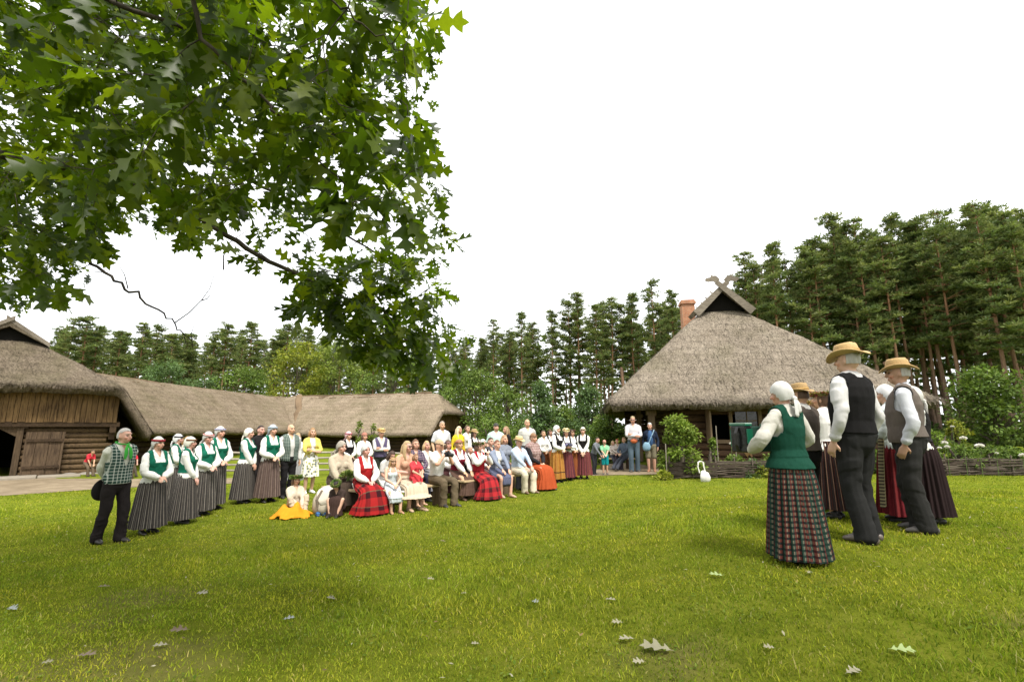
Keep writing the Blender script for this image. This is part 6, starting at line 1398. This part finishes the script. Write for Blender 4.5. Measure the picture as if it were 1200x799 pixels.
person('visitor in slate jacket sitting with legs stretched out beside the tall man', 731, 552, 512, -35, 'm', 'lap', 'hair', ('short', (.32,.2,.1)), topk='jacket', top_c=(.08,.10,.13), bottom=('trousers', (.055,.06,.075)), seat=.42, extra='out', group=gvis)
p55 = person('tall man in white shirt and jeans, arms folded above an orange belt bag', 743, 553, 487, 5, 'm', 'cross', 'hair', ('short', (.45,.36,.22)), topk='shirt', top_c=(.54,.52,.53), bottom=('trousers', (.085,.12,.15)), shoe=(.06,.05,.04), nod=8, glasses=True, group=gvis)
p56 = person('white-haired woman in blue top, dark cardigan and khaki shorts', 763, 553, 495, -3, pose='down', head='hair', hair=('short', (.68,.67,.66)), topk='jacket', top_c=(.020,.028,.05), bottom=('shorts', (.17,.15,.10)), shoe=(.25,.12,.07), fat=1.05, group=gvis)
person('person in a red shirt bending forward on a seat against the barn wall', 104, 559, 527, 35, pose='knees', head='hair', hair=('short', (.10,.06,.04)), topk='tee', top_c=(.52,.035,.05), bottom=('trousers', (.12,.09,.06)), seat=.45, lean=.55, nod=15, group='red shirts sitting by the barn')
person('person in a red shirt half hidden behind the second singer', 156, 560, 528, 30, pose='knees', head='hair', hair=('short', HB), topk='tee', top_c=(.45,.03,.045), bottom=('trousers', (.1,.08,.06)), seat=.45, lean=.3, group='red shirts sitting by the barn')
# ---- performers at the right
r1 = person('woman seen from behind in plaid pleated skirt and green bodice, playing accordion', 929, 657, 446, -127, pose='accordion', fat=1.02, head='scarf', hw=dict(c=(.56,.55,.53)), topk='blouse', top_c=(.50,.48,.43), vest=('bodice', (.010,.050,.032), 1), bottom=('skirt', plaid, .05, .95), yaw=12, nod=8, group=gright)
person('man in brown waistcoat and straw hat hidden behind the accordion player', 948, 622, 448, -125, 'm', 'clasp', 'straw', ('short', HBR), hw=dict(c=(.36,.235,.10), r=.15, tilt=.1), topk='shirt', top_c=WH, vest=('waistcoat', (.105,.085,.07)), bottom=('trousers', (.015,.014,.015)), group=gright)
person('woman with flower wreath and white blouse seen from behind, dark striped skirt', 972, 607, 456, -122, pose='low', head='wreath', hair=('bun', (.13,.07,.04)), hw=dict(s=.9, pal=[(.22,.20,.04), (.35,.24,.06), (.14,.16,.04), (.30,.06,.06)]), bottom=('skirt', dark_stripe, .14, .95), shoe=(.02,.018,.018), yaw=15, group=gright)
person('woman in a golden wreath between the brown waistcoat and the flower wreath', 962, 597, 466, -115, pose='low', head='wreath', hair=('bob', (.2,.11,.05)), hw=dict(s=.8, pal=[(.35,.22,.06), (.22,.20,.06), (.4,.3,.15)]), bottom=('skirt', dark_stripe, .14), group=gright)
r4 = person('tall man seen from behind in black waistcoat and straw hat, charcoal trousers', 1006, 634, 402, -120, 'm', 'down', 'straw', ('short', HGY), hw=dict(c=(.46,.31,.135), r=.165, tilt=.16, band=(.36,.23,.09)), topk='shirt', top_c=(.50,.49,.48), vest=('waistcoat', (.011,.0105,.0105)), bottom=('trousers', (.019,.019,.0185), 1.08), shoe=(.10,.08,.065), fat=1.08, lean=-.04, yaw=5, group=gright)
r5 = person('woman in white blouse and wine-red skirt with woven sash between the two straw hats', 1050, 611, 450, -95, pose='clasp', head='scarf', hw=dict(c=(.60,.60,.60)), topk='blouse', top_c=(.56,.61,.59), bottom=('skirt', wine_skirt, .10, .9), group=gright)
r6 = person('man in profile in brown waistcoat and straw hat, grey trousers, at the right end', 1069, 623, 419, -90, 'm', 'down', 'straw', ('short', HGY), hw=dict(c=(.41,.27,.115), r=.16, tilt=.06, band=(.33,.2,.08)), topk='shirt', top_c=(.49,.50,.53), vest=('waistcoat', (.115,.095,.082)), bottom=('trousers', (.024,.0235,.022), 1.08), shoe=(.05,.045,.04), fat=1.06, skin=.72, group=gright)
person('woman in a dark red-edged skirt hidden behind the man in profile', 1082, 612, 452, -80, pose='clasp', head='scarf', hw=dict(c=WH), bottom=('skirt', (.022,.014,.014), .10, .75), vest=('bodice', BLK), group=gright)
run_jobs()
# ================================================================== things people hold, wear and sit on
def held(p, name, label, cat, group=None):
    """an Empty carried in a person's own frame, still a thing of its own"""
    o = empty(name, p['root'].location, p['root'].rotation_euler.z, label, cat, group); o.scale = p['root'].scale; return o
# accordion
o = held(r1, 'accordion', 'black and green button accordion held by the woman in the plaid skirt', 'accordion')
mb = MB(); mb.box((-.20,-.33,1.14), (.09,.19,.27)); b_ = mb.build('treble_case', plain('black_lacquer', (.012,.012,.012), .25), o)
mb = MB(); mb.box((.25,-.33,1.14), (.09,.19,.27)); b2 = mb.build('bass_case', plain('black_lacquer', (.012,.012,.012), .25), o)
for q in (b_, b2):
    bv = q.modifiers.new('b', 'BEVEL'); bv.width = .012; bv.segments = 2
gm = plain('green_pearl', (.010,.11,.060), .3)
for x in (-.20, .25):
    mb = MB(); mb.box((x,-.33,1.285), (.094,.20,.02)); mb.box((x,-.435,1.15), (.07,.012,.18)); mb.box((x,-.225,1.17), (.076,.012,.15)); mb.build('pearl_trim', gm, o)
mb = MB(); prof = []
for i in range(27):
    x = -.153+i*.0137; s = 1. if i % 2 else .88; prof.append(np.array([(x, -.33+a*.09*s, 1.14+b*.13*s) for a, b in ((-1,-1), (1,-1), (1,1), (-1,1))]))
mb.ring(prof); mb.build('bellows', plain('bellows_cloth', (.010,.055,.035), .7), o)
mb = MB()
for i in range(3):
    for j in range(8): mb.ell((-.247, -.38+i*.035, 1.03+j*.029), (.008,.011,.011), 8, 5)
mb.build('button_board', plain('ivory', (.65,.62,.52), .3), o)
mb = MB(); mb.tube([(.30,-.33,1.02), (.33,-.33,1.08), (.33,-.33,1.2), (.30,-.33,1.26)], [.004]*4, 6, ry=[.02]*4); mb.build('hand_strap', plain('black_leather', (.02,.018,.017), .5), o)
mb = MB(); mb.box((.25,-.33,1.300), (.096,.202,.008)); mb.build('edge_band', plain('pale_edge', (.45,.62,.52), .35), o)
# hat behind the back of the grey-haired man
o = held(L1, 'felt_hat', 'black felt hat held behind the back of the grey-haired man', 'hat'); mb = MB(); aa = np.arange(24)*2*math.pi/24; rings = []
for r, z in ((.02,.02), (.15,.0), (.155,.008), (.09,.02), (.088,.09), (.06,.11), (.01,.105)): rings.append(np.stack([np.cos(aa)*r, np.sin(aa)*r*1.1, np.full(24, z)], 1)@rx3(-1.45).T+np.array([-.05, .215, .78]))
mb.ring(rings); mb.build('hat_body', plain('felt', (.012,.011,.011), .9), o, True)
# neckerchief
n_ = MB()
for s in (-1, 1): n_.tube([(0,-.115,1.46), (s*.03,-.15,1.40), (s*.035,-.165,1.33), (s*.042,-.165,1.25)], [.014,.024,.030,.018], 8, ry=[.012,.010,.008,.005], ref=(1,0,0))
n_.ell((0,-.125,1.45), (.022,.022,.020), 10, 8); n_.tube([(math.cos(t)*.085, .0+math.sin(t)*.085, 1.485-.02*math.cos(t+1.57)) for t in np.linspace(0, 6.28, 17)], [.011]*17, 6, cap=False)
n_.v = [v for v in n_.v]; ob = n_.build('neckerchief', cloth((.05,.32,.05)), L1['root'], True); ob.matrix_local = Matrix.LocRotScale(Vector((0,.0,0)), None, None)
# woven sash of the wine-red skirt
mb = MB(); P = [(.12,-.235,1.02), (.12,-.30,.8), (.12,-.37,.5), (.12,-.42,.2)]
for dx in (0, .07): mb.tube([(x+dx+.12, y*.35, z) for x, y, z in P], [.028]*4, 6, ry=[.006]*4, ref=(0,1,0))
sm = stripes('woven_sash', 1, [(0,(.2,.02,.02)), (.5,(.4,.35,.2))]); mb.build('sash', checks('sash_weave', (.05,.04,.03), (.33,.28,.15), .04, .45), r5['root'])
# camera
o = held(p25, 'camera', 'black camera with a big lens raised by the man in the beige cap', 'camera'); c = p25['TP']((0, -.285, .535))
mb = MB(); mb.box(c, (.14,.07,.10)); mb.box(c+(0,0,.06), (.06,.06,.04)); cb_ = mb.build('camera_body', plain('camera_black', (.012,.012,.013), .4), o)
mb = MB(); mb.tube([c+(0,-.03,0), c+(0,-.10,-.005), c+(0,-.15,-.01)], [.04,.042,.046], 14); mb.build('lens', plain('camera_black', (.012,.012,.013), .4), o, True)
# phone
o = held(p33, 'phone', 'dark mobile phone held up by the woman with the wreath', 'phone'); c = p33['TP']((0, -.315, .535)); mb = MB(); mb.box(c, (.15,.010,.078)); pb_ = mb.build('phone_body', plain('phone_black', (.012,.012,.014), .2), o)
mb = MB(); mb.ell(c+(-.055,-.008,.022), (.010,.004,.010), 10, 5); mb.build('phone_lens', plain('phone_glass', (.03,.03,.04), .1), o)
# posy, bouquet
def bunch(p, local, name, label, pal, n=90, r=.10, cat='flowers'):
    o = held(p, name, label, cat); dd = rand_dirs(n); dd[:, 2] = np.abs(dd[:, 2])*.8; P = np.array(local)+dd*r*.6*rng.uniform(.3, 1, (n, 1)); me = foliage_mesh('blossom', P, dd, rand_dirs(n), r*.7, r*.5, np.array(pal)[rng.integers(0, len(pal), n)]); mesh_obj('blossom', me, attr_mat('petal'), o)
    mb = MB(); 
    for i in range(6): mb.tube([np.array(local)+(random.uniform(-.03,.03), 0, 0), np.array(local)+(random.uniform(-.04,.04), .02, -.18)], [.006,.005], 5)
    mb.build('stalk', plain('plant_stem', (.10,.15,.04), .6), o); return o
bunch(p47, (0,-.33,1.16), 'posy', 'blue and lilac posy held under the flower-trimmed hat', [(.16,.16,.38), (.25,.22,.42), (.10,.16,.05), (.45,.42,.5)], r=.13)
bunch(p13, (0.02,-.42,.66), 'bouquet', 'bunch of leafy meadow flowers on the lap of the beige blouse', [(.15,.22,.04), (.20,.26,.06), (.09,.14,.03), (.33,.32,.10)], 160, .15)
# orange cloth under the wreath child, spread over the knees
c = p12['G']; N_ = 26; uu, vv = np.meshgrid(np.linspace(-1, 1, N_), np.linspace(-1, 1, N_)); X_ = uu*.38; Y_ = vv*.36-.22; rr_ = np.hypot(X_/.27, (Y_+.24)/.22)
Z_ = .20*np.exp(-rr_**4*.8)*(1+.25*np.sin(uu*9))*(np.abs(uu) < 2)+.02+.012*np.sin(uu*14+vv*5)+.01*np.sin(vv*17); ed_ = np.hypot(uu, vv) < 1.05+.12*np.sin(6*np.arctan2(vv, uu))
q_ = (np.arange(N_-1)[:, None]*N_+np.arange(N_-1)).ravel(); Fq = np.stack([q_, q_+1, q_+N_+1, q_+N_], 1); Fq = Fq[ed_.ravel()[Fq].all(1)]
o = mesh_obj('cloth', fast_mesh('cloth', np.stack([X_.ravel(), Y_.ravel(), Z_.ravel()], 1), Fq, True), cloth((.58,.25,.018)), None); o.location = (c[0], c[1], c[2]); o.rotation_euler = (0, 0, R(20)); md = o.modifiers.new('t', 'SOLIDIFY'); md.thickness = .008; tag(o, 'bright orange cloth spread over and under the wreathed child', 'cloth')
# rucksack
g_ = gpt(384, 602); o = empty('rucksack', g_, R(15), 'pale canvas rucksack leaning on the grass beside the wreathed child', 'rucksack'); m_ = cloth((.46,.41,.32))
mb = MB(); mb.tube([(0,0,.02), (0,0,.10), (0,.02,.28), (0,.05,.42), (0,.07,.47)], [.24,.30,.29,.22,.12], 18, ry=[.14,.19,.17,.12,.06], ref=(1,0,0)); mb.build('bag_body', m_, o, True)
mb = MB(); mb.tube([(0,-.04,.47), (0,-.13,.42), (0,-.19,.30)], [.19,.22,.20], 14, ry=[.03,.03,.015], ref=(1,0,0)); mb.build('flap', cloth((.55,.50,.41)), o, True)
mb = MB(); mb.tube([(0,-.17,.06), (0,-.215,.13), (0,-.19,.24)], [.15,.17,.15], 14, ry=[.05,.06,.03], ref=(1,0,0)); mb.build('pocket', m_, o, True)
for s in (-1, 1):
    mb = MB(); mb.tube([(s*.12,-.14,.46), (s*.20,-.22,.30), (s*.16,-.22,.12)], [.022]*3, 6, ry=[.008]*3, ref=(1,0,0)); mb.build('strap', cloth((.16,.13,.10)), o)
# blue sandals
for i, (px, py, lab) in enumerate(((372, 604, 'left blue shoe on the grass before the rucksack'), (379, 604, 'right blue shoe on the grass before the rucksack'))):
    g_ = gpt(px, py); o = empty('blue_shoe', g_, R(30+40*i), lab, 'shoe', 'blue shoes by the rucksack'); mb = MB(); mb.tube([(0,.11,.02), (0,.04,.022), (0,-.06,.022), (0,-.14,.02)], [.035,.04,.048,.03], 12, ry=[.02,.02,.018,.016], ref=(1,0,0)); mb.build('sole', plain('blue_rubber', (.03,.09,.26), .6), o, True)
    mb = MB(); mb.tube([(0,-.03,.05), (0,-.08,.055), (0,-.12,.045)], [.042,.045,.03], 10, ry=[.03,.03,.02], ref=(1,0,0)); mb.build('upper', cloth((.05,.14,.33)), o, True)
# shawl
mb = torso_mb('f', 1.1, .045, z0=.12, z1=.53).xf(p43['TM']); o = held(p43, 'shawl', 'rose grey checked shawl round the shoulders of the woman in the orange skirt', 'shawl'); mb.build('shawl_cloth', shawl, o, True)
# bags at the farmhouse
o = held(p55, 'belt_bag', 'orange belt bag worn by the tall fair-haired man', 'bag'); mb = MB(); mb.ell((0,-.17,.95), (.11,.05,.075), 14, 10); mb.build('pouch', plain('orange_leather', (.42,.10,.03), .5), o, True)
mb = MB(); mb.tube([(math.cos(t)*.19, math.sin(t)*.15, .97) for t in np.linspace(0, 6.28, 21)], [.004]*21, 6, ry=[.016]*21, cap=False); mb.build('belt', plain('black_leather', (.02,.018,.017), .5), o)
o = held(p56, 'shoulder_bag', 'light blue shoulder bag of the white-haired woman', 'bag'); mb = MB(); mb.tube([(.13,-.20,.80), (.13,-.20,.90), (.12,-.20,.98)], [.13,.14,.11], 14, ry=[.05,.06,.03], ref=(1,0,0)); mb.v = [v*np.array([-1,1,1]) for v in mb.v]; mb.build('bag_body', cloth((.20,.33,.42)), o, True)
mb = MB(); mb.tube([(-.06,-.19,.98), (.03,-.185,1.2), (.13,-.10,1.42), (.14,.02,1.47)], [.014]*4, 6, ry=[.005]*4, ref=(1,0,0)); mb.build('strap', cloth((.25,.38,.46)), o)
o = held(p56, 'blue_top', 'blue knitted top under the dark cardigan of the white-haired woman', 'top'); bpy.data.objects.remove(o)
mb = MB(); mb.tube([(0,-.02,.93), (0,-.035,1.1), (0,-.04,1.25), (0,-.01,1.40)], [.12,.115,.115,.07], 16, ry=[.145,.135,.155,.10], ref=(1,0,0)); mb.build('blouse', cloth((.045,.095,.20)), p56['root'], True)
# white cloth bag hanging on the wattle
c = at_y(821, 556, 14.05); z0 = float(gz(c[0], 13.95)); o = empty('cloth_bag', (c[0], 13.84, z0), 0, 'white cloth bag hanging by its long handles on the wattle fence', 'bag')
mb = MB(); mb.tube([(.05,0,.03), (.045,-.02,.10), (.02,-.01,.20), (-.02,0,.27)], [.135,.145,.13,.06], 14, ry=[.035,.06,.045,.02], ref=(1,0,0)); mb.build('bag_body', cloth((.66,.65,.62)), o, True)
for s in (-.4, 1):
    mb = MB(); mb.tube([(-.10,.02*s,.24), (-.14,.02*s,.40), (-.12,.03*s,.53), (-.05,.05*s,.56), (.02,.03*s,.53), (.03,.02*s,.40), (.07,.02*s,.22)], [.012]*7, 6, ry=[.004]*7); mb.build('handle', cloth((.74,.72,.68)), o)
# benches: pale planks on log rounds
def bench(label, a, b, dy=.42, h=.45):
    A, B = np.array(a, float), np.array(b, float); d = B-A; ln = np.linalg.norm(d); ang = math.atan2(d[1], d[0]); z = float(gz(*((A+B)/2))); o = empty('bench', (*((A+B)/2), z), ang, label, 'bench', 'plank benches of the audience')
    mb = MB(); mb.box((0, 0, h-.03), (ln, .26, .05)); pl_ = mb.build('plank', wood('bench_plank', (.30,.21,.11), (.55,.43,.27), 0), o); bv = pl_.modifiers.new('b', 'BEVEL'); bv.width = .01
    for t in (-.36, 0, .36):
        mb = MB(); mb.tube([(t*ln, 0, -.1), (t*ln, 0, h-.085), (t*ln,0,h-.058)], [.15,.145,.145], 12); mb.build('log_leg', wood('log_round', (.075,.05,.03), (.20,.14,.09), 2), o, True)
def rowpt(p): return p['root'].location[:2]
byname = lambda s: next(o for o in bpy.data.objects if o.get('label', '').startswith(s)).location
def bench_between(label, s0, s1, e0=.5, e1=.5):
    a, b = np.array(byname(s0)[:2]), np.array(byname(s1)[:2]); d = (b-a)/np.linalg.norm(b-a); bench(label, a-d*e0, b+d*e1)
bench_between('plank bench under the beige blouse and red tartan skirt', 'woman in beige linen', 'woman in red bodice and white cap', .35, .35)
bench_between('plank bench under the fair girl and the photographer', 'fair-haired girl', 'man in beige cap', .3, .35)
bench_between('plank bench under the phone taker, the cardigan and the pale straw hat', 'woman with a wreath and red', 'woman in checked shawl', .55, .3)
bench_between('second-row plank bench behind the photographer', 'brown-haired woman in a navy', 'woman in dark red bodice', .3, .35)
bench_between('second-row plank bench behind the cardigan', 'woman in a white head cloth seated', 'light-haired onlooker', .3, .4)
g_ = gpt(727, 550); bench('low bench at the farmhouse corner with three visitors', (g_[0]-.75, g_[1]+.05), (g_[0]+.55, g_[1]+.05), h=.42)
# ================================================================== light and camera
w = bpy.data.worlds.new('World'); sc.world = w; w.use_nodes = True; nt = w.node_tree; nt.nodes.clear()
SUN_EL, SUN_RZ = R(58), R(150)
sky = nt.nodes.new('ShaderNodeTexSky'); sky.sky_type = 'NISHITA'; sky.sun_disc = False; sky.sun_elevation = SUN_EL; sky.sun_rotation = SUN_RZ; sky.dust_density = 3.; sky.air_density = 1.
tc = nt.nodes.new('ShaderNodeTexCoord'); nz = nt.nodes.new('ShaderNodeTexNoise'); nz.inputs['Scale'].default_value = 1.6; nz.inputs['Detail'].default_value = 5; L(nt, tc.outputs['Generated'], nz.inputs['Vector'])
cloud = ramp(nt, nz.outputs['Fac'], [(.3, (7.6,7.7,7.8)), (.7, (8.6,8.6,8.5))]); cm = mixc(nt, .88, sky.outputs[0], cloud)
bg = nt.nodes.new('ShaderNodeBackground'); bg.inputs[1].default_value = .090; L(nt, cm, bg.inputs[0]); ow = nt.nodes.new('ShaderNodeOutputWorld'); L(nt, bg.outputs[0], ow.inputs[0])
sl_ = bpy.data.lights.new('sun', 'SUN'); sl_.energy = 2.2; sl_.angle = R(12); sl_.color = (1, .95, .87); so = bpy.data.objects.new('sun', sl_); COL.objects.link(so)
dirv = Vector((math.sin(SUN_RZ)*math.cos(SUN_EL), math.cos(SUN_RZ)*math.cos(SUN_EL), math.sin(SUN_EL))); so.rotation_euler = (-dirv).to_track_quat('-Z', 'Y').to_euler()
cam = bpy.data.cameras.new('camera'); cam.sensor_width = 36; cam.lens = 36*F/1200; cam.clip_end = 2000; cam.clip_start = .05; co = bpy.data.objects.new('camera', cam); COL.objects.link(co)
co.location = (0, 0, CZ); co.rotation_euler = (math.pi/2+TH, 0, 0); sc.camera = co
vs = sc.view_settings; vs.view_transform = 'Standard'; vs.look = 'None'; vs.gamma = 1; vs.use_curve_mapping = False; vs.exposure = 1.4
sc.render.engine = 'CYCLES'; sc.cycles.max_bounces = 6; sc.cycles.diffuse_bounces = 3; sc.cycles.glossy_bounces = 2; sc.cycles.transmission_bounces = 4; sc.cycles.use_denoising = True
